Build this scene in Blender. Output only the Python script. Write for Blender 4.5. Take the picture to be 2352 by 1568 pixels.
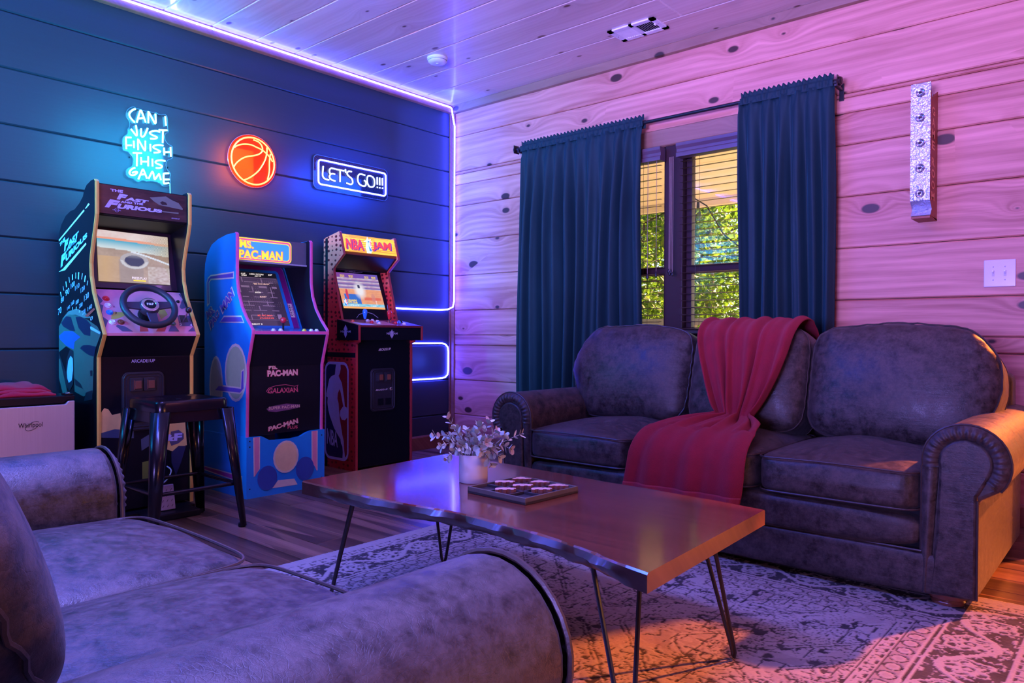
import bpy, bmesh, math, random
import numpy as np
from mathutils import Vector, Matrix
random.seed(7); np.random.seed(7)
C = bpy.context.scene.collection
SC = bpy.context.scene
PI = math.pi
for o in list(bpy.data.objects): bpy.data.objects.remove(o)

# ------------------------------------------------------------------ camera
cd = bpy.data.cameras.new('camera'); cam = bpy.data.objects.new('camera', cd); C.objects.link(cam)
cd.sensor_width = 36; cd.lens = 25.869; cd.clip_start = .05; cd.clip_end = 200
def cam_axes(yaw, pitch, roll):
    f = Vector((-math.sin(yaw)*math.cos(pitch), math.cos(yaw)*math.cos(pitch), math.sin(pitch)))
    r0 = Vector((math.cos(yaw), math.sin(yaw), 0)); u0 = r0.cross(f)
    return r0*math.cos(roll)+u0*math.sin(roll), u0*math.cos(roll)-r0*math.sin(roll), f
_r, _u, _f = cam_axes(math.radians(40.9776), math.radians(-.4978), math.radians(.2308))
cam.matrix_world = Matrix(((_r.x,_u.x,-_f.x,4.1212),(_r.y,_u.y,-_f.y,-4.0284),(_r.z,_u.z,-_f.z,.86),(0,0,0,1)))
SC.camera = cam

# ------------------------------------------------------------------ sky, sun, room lights, exposure
SC.view_settings.view_transform = 'Standard'; SC.view_settings.look = 'None'
SC.view_settings.gamma = 1; SC.view_settings.exposure = 0.0; SC.view_settings.use_curve_mapping = False
w = bpy.data.worlds.new('world'); SC.world = w; w.use_nodes = True
wn = w.node_tree.nodes; wl = w.node_tree.links
sky = wn.new('ShaderNodeTexSky'); sky.sky_type = 'NISHITA'; sky.sun_disc = False
sky.sun_elevation = math.radians(26); sky.sun_rotation = math.radians(25)
wl.new(sky.outputs[0], wn['Background'].inputs[0]); wn['Background'].inputs[1].default_value = .34
def lamp(name, kind, loc, energy, color, target=None, size=1, size_y=None, **k):
    d = bpy.data.lights.new(name, kind); o = bpy.data.objects.new(name, d); C.objects.link(o)
    o.location = loc; d.energy = energy; d.color = color
    if kind == 'AREA':
        d.size = size
        if size_y: d.shape = 'RECTANGLE'; d.size_y = size_y
    if target is not None:
        o.rotation_euler = (Vector(target)-Vector(loc)).to_track_quat('-Z', 'Y').to_euler()
    for a, b in k.items(): setattr(d, a, b)
    return o
SUNDIR = Vector((-.42, -.91, -.66)).normalized()
lamp('sun', 'SUN', (6, 9, 6), 44.0, (1.0, .56, .27), target=Vector((6,9,6))+SUNDIR, angle=math.radians(1.5))
# coloured fill lights added out of view, besides the cyan lamp on the left
lamp('ceiling_fill', 'AREA', (3.55, -1.30, 2.60), 11.5, (.54, .25, 1.0), target=(3.55, -.25, 1.0), size=3.0, size_y=.12)
lamp('ceiling_fill', 'AREA', (2.9, -3.45, 2.60), 62, (.22, .21, 1.0), target=(2.9, -3.35, 0), size=2.2, size_y=.3, spread=math.radians(84))
lamp('ceiling_fill', 'AREA', (1.45, -3.45, 2.60), 85, (.03, .09, 1.0), target=(2.9, -1.3, .4), size=1.2, size_y=.2)
lamp('uplight_fill', 'AREA', (3.5, -6.1, 1.0), 150, (.34, .25, 1.0), target=(2.4, -1.5, 2.63), size=1.6, size_y=.6, spread=math.radians(75))
lamp('rose_fill', 'AREA', (6.0, -1.2, 2.5), 8, (1.0, .26, .34), target=(2.2, 0, 2.1), size=1.2, size_y=.3)
lamp('cyan_led_lamp', 'AREA', (.55, -5.2, 2.0), 110, (.01, .40, 1.0), target=(-.2, -3.4, 1.9), size=.8, size_y=.3, spread=math.radians(75))
lamp('sun_bounce_fill', 'AREA', (5.5, -2.9, .70), 6, (1.0, .38, .12), target=(3.2, -2.9, .40), size=.9, size_y=.25, spread=math.radians(100))  # added in place of sunlight bounced off the floor

# ------------------------------------------------------------------ materials
class N:
    def __init__(s, name):
        s.m = bpy.data.materials.new(name); s.m.use_nodes = True
        s.t = s.m.node_tree; s.b = s.t.nodes['Principled BSDF']; s.out = s.t.nodes['Material Output']
    def n(s, typ, **k):
        x = s.t.nodes.new('ShaderNode'+typ)
        for a, b in k.items():
            if a.startswith('i_'):
                key = a[2:]; key = int(key) if key.isdigit() else key.replace('_', ' ')
                x.inputs[key].default_value = b
            else: setattr(x, a, b)
        return x
    def l(s, a, b): s.t.links.new(a, b); return b
    def math(s, op, a, b=None, clamp=False):
        x = s.n('Math', operation=op); x.use_clamp = clamp
        for i, v in enumerate((a, b)):
            if v is None: continue
            if isinstance(v, (int, float)): x.inputs[i].default_value = v
            else: s.l(v, x.inputs[i])
        return x.outputs[0]
    def mix(s, f, a, b, typ='MIX'):
        x = s.n('Mix', data_type='RGBA', blend_type=typ)
        for i, v in ((0, f), (6, a), (7, b)):
            if isinstance(v, (int, float)): x.inputs[i].default_value = v
            elif isinstance(v, tuple): x.inputs[i].default_value = (*v[:3], 1)
            else: s.l(v, x.inputs[i])
        return x.outputs[2]
    def ramp(s, f, stops):
        x = s.n('ValToRGB'); e = x.color_ramp.elements
        while len(e) < len(stops): e.new(.5)
        for q, (p, c) in zip(e, stops):
            q.position = p; q.color = (*c, 1) if isinstance(c, tuple) else (c, c, c, 1)
        s.l(f, x.inputs[0]); return x.outputs[0]
    def bump(s, h, strength=.3, dist=.01):
        x = s.n('Bump'); x.inputs['Strength'].default_value = strength; x.inputs['Distance'].default_value = dist
        s.l(h, x.inputs['Height']); s.l(x.outputs[0], s.b.inputs['Normal'])
    def coords(s, scale=(1,1,1), rnd=0, kind='Object'):
        tc = s.n('TexCoord'); mp = s.n('Mapping'); mp.inputs['Scale'].default_value = scale
        if rnd:
            oi = s.n('ObjectInfo'); vm = s.n('Vector' 'Math', operation='SCALE'); vm.inputs[3].default_value = rnd
            cx = s.n('CombineXYZ'); s.l(oi.outputs['Random'], cx.inputs[0]); s.l(s.math('MULTIPLY', oi.outputs['Random'], 7.3), cx.inputs[1]); s.l(s.math('MULTIPLY', oi.outputs['Random'], 3.7), cx.inputs[2])
            s.l(cx.outputs[0], vm.inputs[0]); ad = s.n('VectorMath', operation='ADD')
            s.l(tc.outputs[kind], ad.inputs[0]); s.l(vm.outputs[0], ad.inputs[1]); s.l(ad.outputs[0], mp.inputs[0])
        else: s.l(tc.outputs[kind], mp.inputs[0])
        return mp.outputs[0]
    def noise(s, vec, scale=5, detail=4, rough=.6, dist=0):
        x = s.n('TexNoise'); s.l(vec, x.inputs['Vector'])
        x.inputs['Scale'].default_value = scale; x.inputs['Detail'].default_value = detail
        x.inputs['Roughness'].default_value = rough; x.inputs['Distortion'].default_value = dist
        return x.outputs['Fac']
_mats = {}
def mat(name, col, rough=.5, metal=0, var=.12, scale=30, bump=0, emit=None, es=0, spec=.5, coat=0, sheen=0):
    """plain procedural material: base colour mottled by a noise texture"""
    if name in _mats: return _mats[name]
    k = N(name); v = k.coords()
    f = k.noise(v, scale, 3)
    lo = tuple(c*(1-var) for c in col); hi = tuple(min(1, c*(1+var)) for c in col)
    k.l(k.mix(f, lo, hi), k.b.inputs['Base Color'])
    k.b.inputs['Roughness'].default_value = rough; k.b.inputs['Metallic'].default_value = metal
    k.b.inputs['Specular IOR Level'].default_value = spec; k.b.inputs['Coat Weight'].default_value = coat
    k.b.inputs['Sheen Weight'].default_value = sheen
    if bump: k.bump(f, bump, .003)
    if emit: k.b.inputs['Emission Color'].default_value = (*emit, 1); k.b.inputs['Emission Strength'].default_value = es
    _mats[name] = k.m; return k.m

def wood(name, light, dark, knot=None, axis=0, rough=.45, grain=1.0, contrast=1.0, knots=True, bump=.12, coat=0, stripes=0, rnd=60, kn_size=.15, kn_has=.28):
    """boards with grain along local axis: rings flow around sparse knots"""
    k = N(name); v = k.coords((1,1,1), rnd)
    sep = k.n('SeparateXYZ'); k.l(v, sep.inputs[0])
    a = sep.outputs[axis]; o = [sep.outputs[i] for i in range(3) if i != axis]
    cross = k.math('ADD', o[0], o[1])
    cx = k.n('CombineXYZ'); k.l(k.math('MULTIPLY', a, 2.3), cx.inputs[0]); k.l(k.math('MULTIPLY', cross, 4.2), cx.inputs[1])
    if knots:
        vo = k.n('TexVoronoi'); vo.voronoi_dimensions = '2D'; vo.inputs['Scale'].default_value = 1.0; vo.inputs['Randomness'].default_value = 1
        k.l(cx.outputs[0], vo.inputs['Vector'])
        d = vo.outputs['Distance']; sc = k.n('SeparateColor'); k.l(vo.outputs['Color'], sc.inputs[0])
        size = k.math('MULTIPLY', k.math('SUBTRACT', sc.outputs[0], .20, True), kn_size)
        kn = k.n('MapRange'); kn.clamp = True
        k.l(k.math('SUBTRACT', d, size), kn.inputs[0]); kn.inputs[1].default_value = -.012; kn.inputs[2].default_value = .016; kn.inputs[3].default_value = 1; kn.inputs[4].default_value = 0
        has = k.math('GREATER_THAN', sc.outputs[0], kn_has)
        knm = k.math('MULTIPLY', kn.outputs[0], has)
        halo = k.math('MULTIPLY', k.math('POWER', 2.718, k.math('MULTIPLY', d, -7.0)), has)
        warp = k.math('MULTIPLY', halo, .45)
    gx = k.n('CombineXYZ'); k.l(k.math('MULTIPLY', a, .55), gx.inputs[0])
    cr = k.math('ADD', cross, k.math('MULTIPLY', warp, .35)) if knots else cross
    k.l(k.math('MULTIPLY', cr, 9.0*grain), gx.inputs[1])
    g1 = k.noise(gx.outputs[0], 1.6, 5, .55, .35)
    wv = k.n('TexWave'); wv.wave_type = 'BANDS'; wv.bands_direction = 'Y'; k.l(gx.outputs[0], wv.inputs['Vector'])
    wv.inputs['Scale'].default_value = 1.1; wv.inputs['Distortion'].default_value = 5.5; wv.inputs['Detail'].default_value = 2; wv.inputs['Detail Scale'].default_value = .8
    fx = k.n('CombineXYZ'); k.l(k.math('MULTIPLY', a, 4), fx.inputs[0]); k.l(k.math('MULTIPLY', cross, 160), fx.inputs[1])
    fine = k.noise(fx.outputs[0], 1, 3)
    f = k.math('ADD', k.math('MULTIPLY', g1, .90), k.math('MULTIPLY', wv.outputs['Fac'], .10))
    f = k.math('ADD', f, k.math('MULTIPLY', k.math('SUBTRACT', fine, .5), .22))
    col = k.mix(k.ramp(f, [(.5-.22/contrast, 0.0), (.5+.25/contrast, 1.0)]), dark, light)
    oi = k.n('ObjectInfo')
    col = k.mix(k.math('MULTIPLY', k.math('SUBTRACT', oi.outputs['Random'], .5), .35), col, tuple(min(1, c*1.6) for c in light))
    if stripes:
        st = k.n('CombineXYZ'); k.l(k.math('MULTIPLY', a, .5), st.inputs[0]); k.l(k.math('MULTIPLY', cross, stripes), st.inputs[1])
        s2 = k.n('TexVoronoi'); s2.voronoi_dimensions = '2D'; s2.inputs['Scale'].default_value = 1; s2.inputs['Randomness'].default_value = .6; k.l(st.outputs[0], s2.inputs['Vector'])
        sc2 = k.n('SeparateColor'); k.l(s2.outputs['Color'], sc2.inputs[0])
        col = k.mix(1.0, col, k.ramp(sc2.outputs[0], [(0, .30), (1, 1.35)]), 'MULTIPLY')
    if knots:
        kc = knot or tuple(c*.18 for c in dark)
        col = k.mix(k.math('MULTIPLY', halo, .5), col, dark)
        col = k.mix(knm, col, kc)
    k.l(col, k.b.inputs['Base Color'])
    k.b.inputs['Roughness'].default_value = rough; k.b.inputs['Coat Weight'].default_value = coat; k.b.inputs['Coat Roughness'].default_value = .10
    k.bump(f, bump, .004)
    return k.m

# ------------------------------------------------------------------ objects
ORG = {}     # world origin of each thing, so that meshes can be written in world metres
def tag(o, label=None, cat=None, group=None, kind=None):
    for a, b in (('label', label), ('category', cat), ('group', group), ('kind', kind)):
        if b: o[a] = b
    return o
def thing(name, label, cat, loc=(0,0,0), group=None, rot=0):
    o = bpy.data.objects.new(name, None); C.objects.link(o); o.empty_display_size = .1
    o.location = loc; o.rotation_euler = (0, 0, rot); ORG[o.name] = Vector(loc) if not rot else Vector((0,0,0))
    return tag(o, label, cat, group)
class MB:
    """collects shapes (world metres) and links them as ONE mesh object"""
    def __init__(s): s.v = []; s.f = []; s.mi = []; s.cur = 0
    def m(s, i): s.cur = i; return s
    def add(s, vs, fs):
        b = len(s.v); s.v += [tuple(map(float, q)) for q in vs]
        for f in fs: s.f.append([b+i for i in f]); s.mi.append(s.cur)
        return s
    def box(s, x0, x1, y0, y1, z0, z1):
        vs = [(x,y,z) for x in (x0,x1) for y in (y0,y1) for z in (z0,z1)]
        return s.add(vs, [(0,1,3,2),(4,6,7,5),(0,4,5,1),(2,3,7,6),(0,2,6,4),(1,5,7,3)])
    def prism(s, pts, axis, a0, a1, caps=True):
        """pts: 2-D outline in the two other axes (in x,y,z order), extruded a0..a1 along axis"""
        def P(p, a):
            q = list(p); q.insert(axis, a); return q
        n = len(pts)
        vs = [P(p, a0) for p in pts]+[P(p, a1) for p in pts]
        fs = [(i, (i+1) % n, n+(i+1) % n, n+i) for i in range(n)]
        if caps: fs += [tuple(range(n))[::-1], tuple(range(n, 2*n))]
        return s.add(vs, fs)
    def tube(s, path, r, n=8, closed=False, caps=True):
        P = [Vector(p) for p in path]; m = len(P); rings = []; up = None
        for i, p in enumerate(P):
            a = P[(i-1) % m] if (closed or i) else p; b = P[(i+1) % m] if (closed or i < m-1) else p
            t = (b-a).normalized() if (b-a).length > 1e-9 else Vector((0,0,1))
            if up is None: up = Vector((0,0,1)) if abs(t.z) < .9 else Vector((1,0,0))
            sd = t.cross(up)
            if sd.length < 1e-6: sd = t.orthogonal()
            sd.normalize(); up = sd.cross(t).normalized()
            rr = r[i] if isinstance(r, (list, tuple)) else r
            rings.append([p+(sd*math.cos(2*PI*k/n)+up*math.sin(2*PI*k/n))*rr for k in range(n)])
        vs = [q for R in rings for q in R]; fs = []
        for i in range(m if closed else m-1):
            j = (i+1) % m
            for k in range(n): fs.append((i*n+k, i*n+(k+1) % n, j*n+(k+1) % n, j*n+k))
        if caps and not closed: fs += [tuple(range(n))[::-1], tuple((m-1)*n+k for k in range(n))]
        return s.add(vs, fs)
    def lathe(s, prof, c=(0,0,0), n=24, axis='z', caps=True):
        vs = []
        for r, h in prof:
            for k in range(n):
                a = 2*PI*k/n; x, y = r*math.cos(a), r*math.sin(a)
                q = {'z': (x,y,h), 'x': (h,x,y), 'y': (x,h,y)}[axis]
                vs.append((c[0]+q[0], c[1]+q[1], c[2]+q[2]))
        m = len(prof)
        fs = [(i*n+k, i*n+(k+1) % n, (i+1)*n+(k+1) % n, (i+1)*n+k) for i in range(m-1) for k in range(n)]
        if caps: fs += [tuple(range(n))[::-1], tuple((m-1)*n+k for k in range(n))]
        return s.add(vs, fs)
    def disc(s, c, ru, rv, U, V, n=24):
        c, U, V = Vector(c), Vector(U), Vector(V)
        return s.add([c+U*ru*math.cos(2*PI*k/n)+V*rv*math.sin(2*PI*k/n) for k in range(n)], [tuple(range(n))])
    def poly(s, pts): return s.add(pts, [tuple(range(len(pts)))])
    def grid(s, fn, nu, nv, cu=False):
        vs = [fn(i/(nu-1 if not cu else nu), j/(nv-1)) for i in range(nu) for j in range(nv)]
        fs = [(i*nv+j, ((i+1) % nu)*nv+j, ((i+1) % nu)*nv+j+1, i*nv+j+1) for i in range(nu if cu else nu-1) for j in range(nv-1)]
        return s.add(vs, fs)
    def xf(s, M):
        s.v = [tuple(M @ Vector(q)) for q in s.v]; return s
    def build(s, name, mats, parent=None, smooth=False, bevel=0, bseg=2, sub=0, solid=0, label=None, origin=None, kind=None, tri=False):
        me = bpy.data.meshes.new(name)
        if parent is not None: o0 = ORG.get(parent.name, Vector((0,0,0)))
        elif origin is not None: o0 = Vector(origin)
        else: o0 = Vector((0,0,0))
        oo = Vector(origin) if origin is not None else o0
        me.from_pydata([(x-oo.x, y-oo.y, z-oo.z) for x, y, z in s.v], [], s.f)
        if not isinstance(mats, (list, tuple)): mats = [mats]
        for q in mats: me.materials.append(q)
        if len(mats) > 1: me.polygons.foreach_set('material_index', s.mi)
        bm = bmesh.new(); bm.from_mesh(me)
        if tri: bmesh.ops.triangulate(bm, faces=bm.faces[:])
        bmesh.ops.recalc_face_normals(bm, faces=bm.faces[:]); bm.to_mesh(me); bm.free()
        if smooth:
            for p in me.polygons: p.use_smooth = True
            if smooth != 'all': me.set_sharp_from_angle(angle=math.radians(40))
        o = bpy.data.objects.new(name, me); C.objects.link(o)
        if parent is not None:
            o.parent = parent; o.location = oo-o0; ORG[o.name] = oo
        else: o.location = oo; ORG[o.name] = oo
        if solid:
            q = o.modifiers.new('solid', 'SOLIDIFY'); q.thickness = solid; q.offset = 0
        if bevel:
            q = o.modifiers.new('bevel', 'BEVEL'); q.width = bevel; q.segments = bseg; q.limit_method = 'ANGLE'; q.angle_limit = math.radians(40); q.harden_normals = False
        if sub:
            q = o.modifiers.new('sub', 'SUBSURF'); q.levels = sub; q.render_levels = sub
        if label: o['label'] = label
        if kind: o['kind'] = kind
        return o
def dup(o, parent=None, loc=None, rot=None, scale=None):
    c = o.copy(); C.objects.link(c); ORG[c.name] = ORG.get(o.name, Vector((0,0,0)))
    if parent is not None: c.parent = parent
    if loc is not None: c.location = loc
    if rot is not None: c.rotation_euler = rot
    if scale is not None: c.scale = scale
    return c
def dup_tree(t, loc):
    c = dup(t, loc=loc)
    for ch in list(t.children):
        d = dup(ch, c)
        for g in list(ch.children): dup(g, d)
    return c
_tc = {}
def glyphs(s, bold=0):
    """flat mesh of a string from Blender's own font, scaled to the unit square"""
    if (s, bold) in _tc: return _tc[(s, bold)]
    cu = bpy.data.curves.new('t', 'FONT'); cu.body = s; cu.resolution_u = 3; cu.offset = bold
    ob = bpy.data.objects.new('t', cu); C.objects.link(ob)
    dg = bpy.context.evaluated_depsgraph_get(); me = bpy.data.meshes.new_from_object(ob.evaluated_get(dg))
    vs = np.array([v.co[:] for v in me.vertices]); fs = [tuple(p.vertices) for p in me.polygons]
    bpy.data.objects.remove(ob); bpy.data.meshes.remove(me)
    mn, mx = vs.min(0), vs.max(0)
    vs = (vs-mn)/np.maximum(mx-mn, 1e-6)
    _tc[(s, bold)] = (vs[:, :2], fs); return _tc[(s, bold)]
def text(mb, s, quad, bold=0):
    """lay a string into a quad of four 3-D corners: bottom-left, bottom-right, top-right, top-left"""
    vs, fs = glyphs(s, bold); q = [Vector(p) for p in quad]
    out = []
    for u, v in vs: out.append((q[0]*(1-u)+q[1]*u)*(1-v)+(q[3]*(1-u)+q[2]*u)*v)
    return mb.add(out, fs)
# ================================================================== ROOM
CEIL = 2.63; XE = 6.6; YB = -6.6
M_navy = N('navy_paint')
def _navy():
    k = M_navy; v = k.coords((1,1,1), 40); cx = k.coords((4,.6,60), 40)
    f = k.noise(cx, 2, 4); g = k.noise(v, 1.2, 2)
    k.l(k.mix(k.math('MULTIPLY', f, .5), (.020,.032,.046), (.030,.046,.064)), k.b.inputs['Base Color'])
    k.b.inputs['Roughness'].default_value = .42; k.bump(f, .10, .004); return k.m
M_navy = _navy()
M_pine = wood('pine_wall', (.76,.33,.25), (.40,.12,.08), knot=(.06,.02,.014), rough=.48, contrast=1.25, coat=.0, grain=.8)
M_pinec = wood('pine_ceiling', (.78,.63,.56), (.64,.47,.40), knot=(.16,.07,.045), rough=.30, contrast=1.2, coat=.25, kn_size=.08, kn_has=.45)
M_trim = wood('stained_trim', (.30,.11,.06), (.20,.06,.035), rough=.4, knots=False)
M_trim2 = wood('pine_trim', (.36,.20,.13), (.24,.12,.075), rough=.45)
M_plank = wood('floor_plank', (.30,.165,.10), (.10,.048,.030), rough=.33, knots=False, stripes=15, contrast=1.0, grain=2, bump=.08)
M_sub = mat('subfloor', (.06,.04,.03), .8); M_gap = mat('joint_shadow', (.02,.015,.012), .9)
M_white = mat('white_plastic', (.82,.82,.84), .35); M_black = mat('black_metal', (.012,.012,.016), .35, var=.2)

def plank_mesh(lx, ly, lz, bev=.006, back=True):
    """a board centred on its origin with eased edges (on both long sides)"""
    bm = bmesh.new(); bmesh.ops.create_cube(bm, size=1)
    for v in bm.verts: v.co = (v.co.x*lx, v.co.y*ly, v.co.z*lz)
    bmesh.ops.bevel(bm, geom=[e for e in bm.edges], offset=bev, segments=1, affect='EDGES')
    me = bpy.data.meshes.new('plank'); bm.to_mesh(me); bm.free(); return me
_pm = {}
def plank(parent, size, loc, material, bev=.006, name='plank'):
    key = (*[round(q, 4) for q in size], material.name, bev)
    if key not in _pm: me = plank_mesh(*size, bev); me.materials.append(material); _pm[key] = me
    o = bpy.data.objects.new(name, _pm[key]); C.objects.link(o); o.parent = parent
    o.location = Vector(loc)-ORG[parent.name]; ORG[o.name] = Vector(loc); return o
JZ = [.246+.268*i for i in range(10)]                     # plank joints, both walls
# ---- floor
fl = MB().box(-.12, XE, YB, .12, -.1, -.006).build('floor', M_sub, kind='structure')
rr = random.Random(3); y = .0; row = 0
while y > YB:
    wd = .152; x = 0.0 - rr.random()*.9 - .05
    while x < XE:
        ln = rr.choice((1.22, 1.22, .9)); x0, x1 = max(x, 0.0), min(x+ln, XE)
        near = (y-wd) > -4.4 and x0 < 5.0
        if x1-x0 > .05 and near: plank(fl, (round(x1-x0, 2)-.003, wd-.003, .012), ((x0+x1)/2, y-wd/2, -.006), M_plank, .0012)
        x += ln
    y -= wd; row += 1
MB().box(0, XE, YB, -4.4, -.012, -.0005).box(5.0, XE, -4.4, 0, -.012, -.0008).build('rear_floor', M_plank, fl)
# ---- ceiling: boards run along x
ce = MB().box(-.12, XE, YB, .12, CEIL+.0045, CEIL+.14).build('ceiling', mat('ceiling_lit_joint', (.85,.74,.68), .5), kind='structure')  # backing lightened so the joints look lit along the board edges
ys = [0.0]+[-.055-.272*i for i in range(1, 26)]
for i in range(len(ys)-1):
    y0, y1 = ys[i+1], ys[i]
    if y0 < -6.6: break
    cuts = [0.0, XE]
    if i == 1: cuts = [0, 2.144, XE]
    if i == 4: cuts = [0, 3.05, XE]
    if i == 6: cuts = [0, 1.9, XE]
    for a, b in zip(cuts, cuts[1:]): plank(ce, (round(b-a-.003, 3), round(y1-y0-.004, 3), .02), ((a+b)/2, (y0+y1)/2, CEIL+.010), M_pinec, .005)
# ---- left wall, navy boards along y
wlft = MB().box(-.14, -.012, YB, .12, -.1, CEIL+.14).build('wall_left', M_gap, kind='structure')
zs = [0.0]+JZ+[CEIL]
for a, b in zip(zs, zs[1:]):
    if b-a < .02: continue
    plank(wlft, (.022, -YB-.0, round(b-a-.003, 4)), (-.011, YB/2, (a+b)/2), M_navy, .006)
# ---- right wall (pine, holds the window and a glazed door outside the picture), boards along x
WIN = (1.05, 2.79, .86, 2.02); DOOR = (3.98, 5.85, .02, 2.10)
def pine_segments(z0, z1):
    cuts = [(0.0, XE)]
    for ox0, ox1, oz0, oz1 in (WIN, DOOR):
        if z1 > oz0+.02 and z0 < oz1-.02:
            cuts = [q for s0, s1 in cuts for q in ((s0, min(s1, ox0)), (max(s0, ox1), s1)) if q[1]-q[0] > .01]
    return cuts
wr = MB()
for a, b in zip([-.1]+[WIN[2], WIN[3]], [WIN[2], WIN[3], CEIL+.14]):
    if a == WIN[2]: wr.box(-.14, WIN[0], .024, .16, a, b).box(WIN[1], DOOR[0], .024, .16, a, b).box(DOOR[1], XE, .024, .16, a, b)
    elif a < 0: wr.box(-.14, DOOR[0], .024, .16, a, b).box(DOOR[1], XE, .024, .16, a, b)
    else: wr.box(-.14, DOOR[0], .024, .16, a, b).box(DOOR[1], XE, .024, .16, a, b).box(DOOR[0], DOOR[1], .024, .16, DOOR[3], b)
wrt = wr.build('wall_right', M_gap, kind='structure')
for a, b in zip(zs, zs[1:]):
    if b-a < .02: continue
    pieces = [(a, b)]
    for lim in (WIN[2], WIN[3], DOOR[3]):
        pieces = [q for p in pieces for q in ([(p[0], lim), (lim, p[1])] if p[0]+.01 < lim < p[1]-.01 else [p])]
    for p0, p1 in pieces:
        for x0, x1 in pine_segments(p0, p1):
            plank(wrt, (round(x1-x0-.002, 3), .024, round(p1-p0-.003, 4)), ((x0+x1)/2, .012, (p0+p1)/2), M_pine, .006)
# ---- the walls behind the photographer
MB().box(-.14, XE, YB-.14, YB, -.1, CEIL+.14).build('wall_back', M_pine, kind='structure')
MB().box(XE, XE+.14, YB-.14, .16, -.1, CEIL+.14).build('wall_front', M_pine, kind='structure')
# ---- trim
MB().prism([(.0, CEIL), (.026, CEIL), (.026, CEIL-.055), (.0, CEIL-.06)], 1, YB, 0).build('trim_1', M_trim, kind='structure', bevel=.003)
MB().prism([(0.0, CEIL), (-.030, CEIL), (-.026, CEIL-.055), (0.0, CEIL-.06)], 0, .02, XE).build('trim_2', M_trim2, kind='structure', bevel=.003)
MB().prism([(0, -.035), (0, 0), (.035, 0), (.035, -.012), (.012, -.018), (.012, -.035)], 2, 0, CEIL-.05).build('trim_3', M_trim, kind='structure', bevel=.002)
MB().prism([(0, 0), (.016, 0), (.016, .092), (.010, .105), (0, .105)], 1, YB, -.036).build('baseboard_left', M_trim, kind='structure', bevel=.002)
MB().prism([(0, 0), (-.016, 0), (-.016, .092), (-.010, .105), (0, .105)], 0, .036, DOOR[0]-.09).build('baseboard_right', M_trim, kind='structure', bevel=.002)
# ---- glazed door outside the picture (lets the low sun in)
M_frame = mat('bronze_frame', (.040,.018,.020), .5, spec=.2); M_glass = N('window_glass')
def _glass():
    k = M_glass; tr = k.n('BsdfTransparent'); gl = k.n('BsdfGlossy'); gl.inputs['Roughness'].default_value = .02
    fr = k.n('Fresnel'); fr.inputs[0].default_value = 1.45; mx = k.n('MixShader')
    tr.inputs[0].default_value = (.93,.96,.95,1)
    k.l(fr.outputs[0], mx.inputs[0]); k.l(tr.outputs[0], mx.inputs[1]); k.l(gl.outputs[0], mx.inputs[2]); k.l(mx.outputs[0], k.out.inputs[0]); return k.m
M_glass = _glass()
k = N('door_glass'); tr = k.n('BsdfTransparent'); tr.inputs[0].default_value = (.62,.37,.21,1); gl = k.n('BsdfGlossy'); gl.inputs['Roughness'].default_value = .03; fr = k.n('Fresnel'); mx = k.n('MixShader'); no = k.noise(k.coords(), 2, 1)
k.l(k.math('ADD', fr.outputs[0], k.math('MULTIPLY', no, .01)), mx.inputs[0]); k.l(tr.outputs[0], mx.inputs[1]); k.l(gl.outputs[0], mx.inputs[2]); k.l(mx.outputs[0], k.out.inputs[0]); M_dglass = k.m
d1 = MB().box(DOOR[0]-.0, DOOR[0]+.06, .03, .11, .02, DOOR[3]).box(DOOR[1]-.06, DOOR[1], .03, .11, .02, DOOR[3]).box(DOOR[0], DOOR[1], .03, .11, DOOR[3]-.06, DOOR[3]).box(DOOR[0], DOOR[1], .03, .11, 0, .06).box(4.90, 4.97, .03, .11, .02, DOOR[3]).build('door_1', M_frame, kind='structure')
for a, b in ((DOOR[0]+.05, 4.91), (4.96, DOOR[1]-.05)): MB().box(a, b, .066, .072, .05, DOOR[3]-.05).build('door_pane', M_dglass, d1)
MB().box(4.86, 4.895, -.01, .03, .95, 1.25).build('door_handle', M_black, d1, bevel=.004)
# ---- double window behind the curtains
w1 = MB()
x0, x1, z0, z1 = WIN
w1.box(x0, x0+.05, .03, .13, z0, z1).box(x1-.05, x1, .03, .13, z0, z1).box(x0, x1, .03, .13, z1-.06, z1).box(x0, x1, .03, .13, z0, z0+.05).box(1.862, 1.980, .0, .13, z0, z1)
win1 = w1.build('window_1', M_frame, kind='structure', bevel=.004)
for a, b in ((1.10, 1.862), (1.98, 2.74)):
    MB().box(a, b, .045, .10, 1.238, 1.285).build('sash_rail', M_frame, win1, bevel=.004)
    for s0, s1 in ((a, a+.035), (b-.035, b)): MB().box(s0, s1, .05, .095, .91, 1.96).build('sash_stile', M_frame, win1, bevel=.003)
    for q0, q1 in ((.91, 1.24), (1.285, 1.96)): MB().box(a+.03, b-.03, .070, .076, q0, q1).build('pane', M_glass, win1)
# rough header board above the blinds
plank(wrt, (1.9, .02, .105), (1.92, -.010, 2.073), M_trim2, .006, 'header_board')
plank(wrt, (.16, .02, .085), (1.00, -.010, 1.95), M_trim2, .006, 'casing_board')
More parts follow.
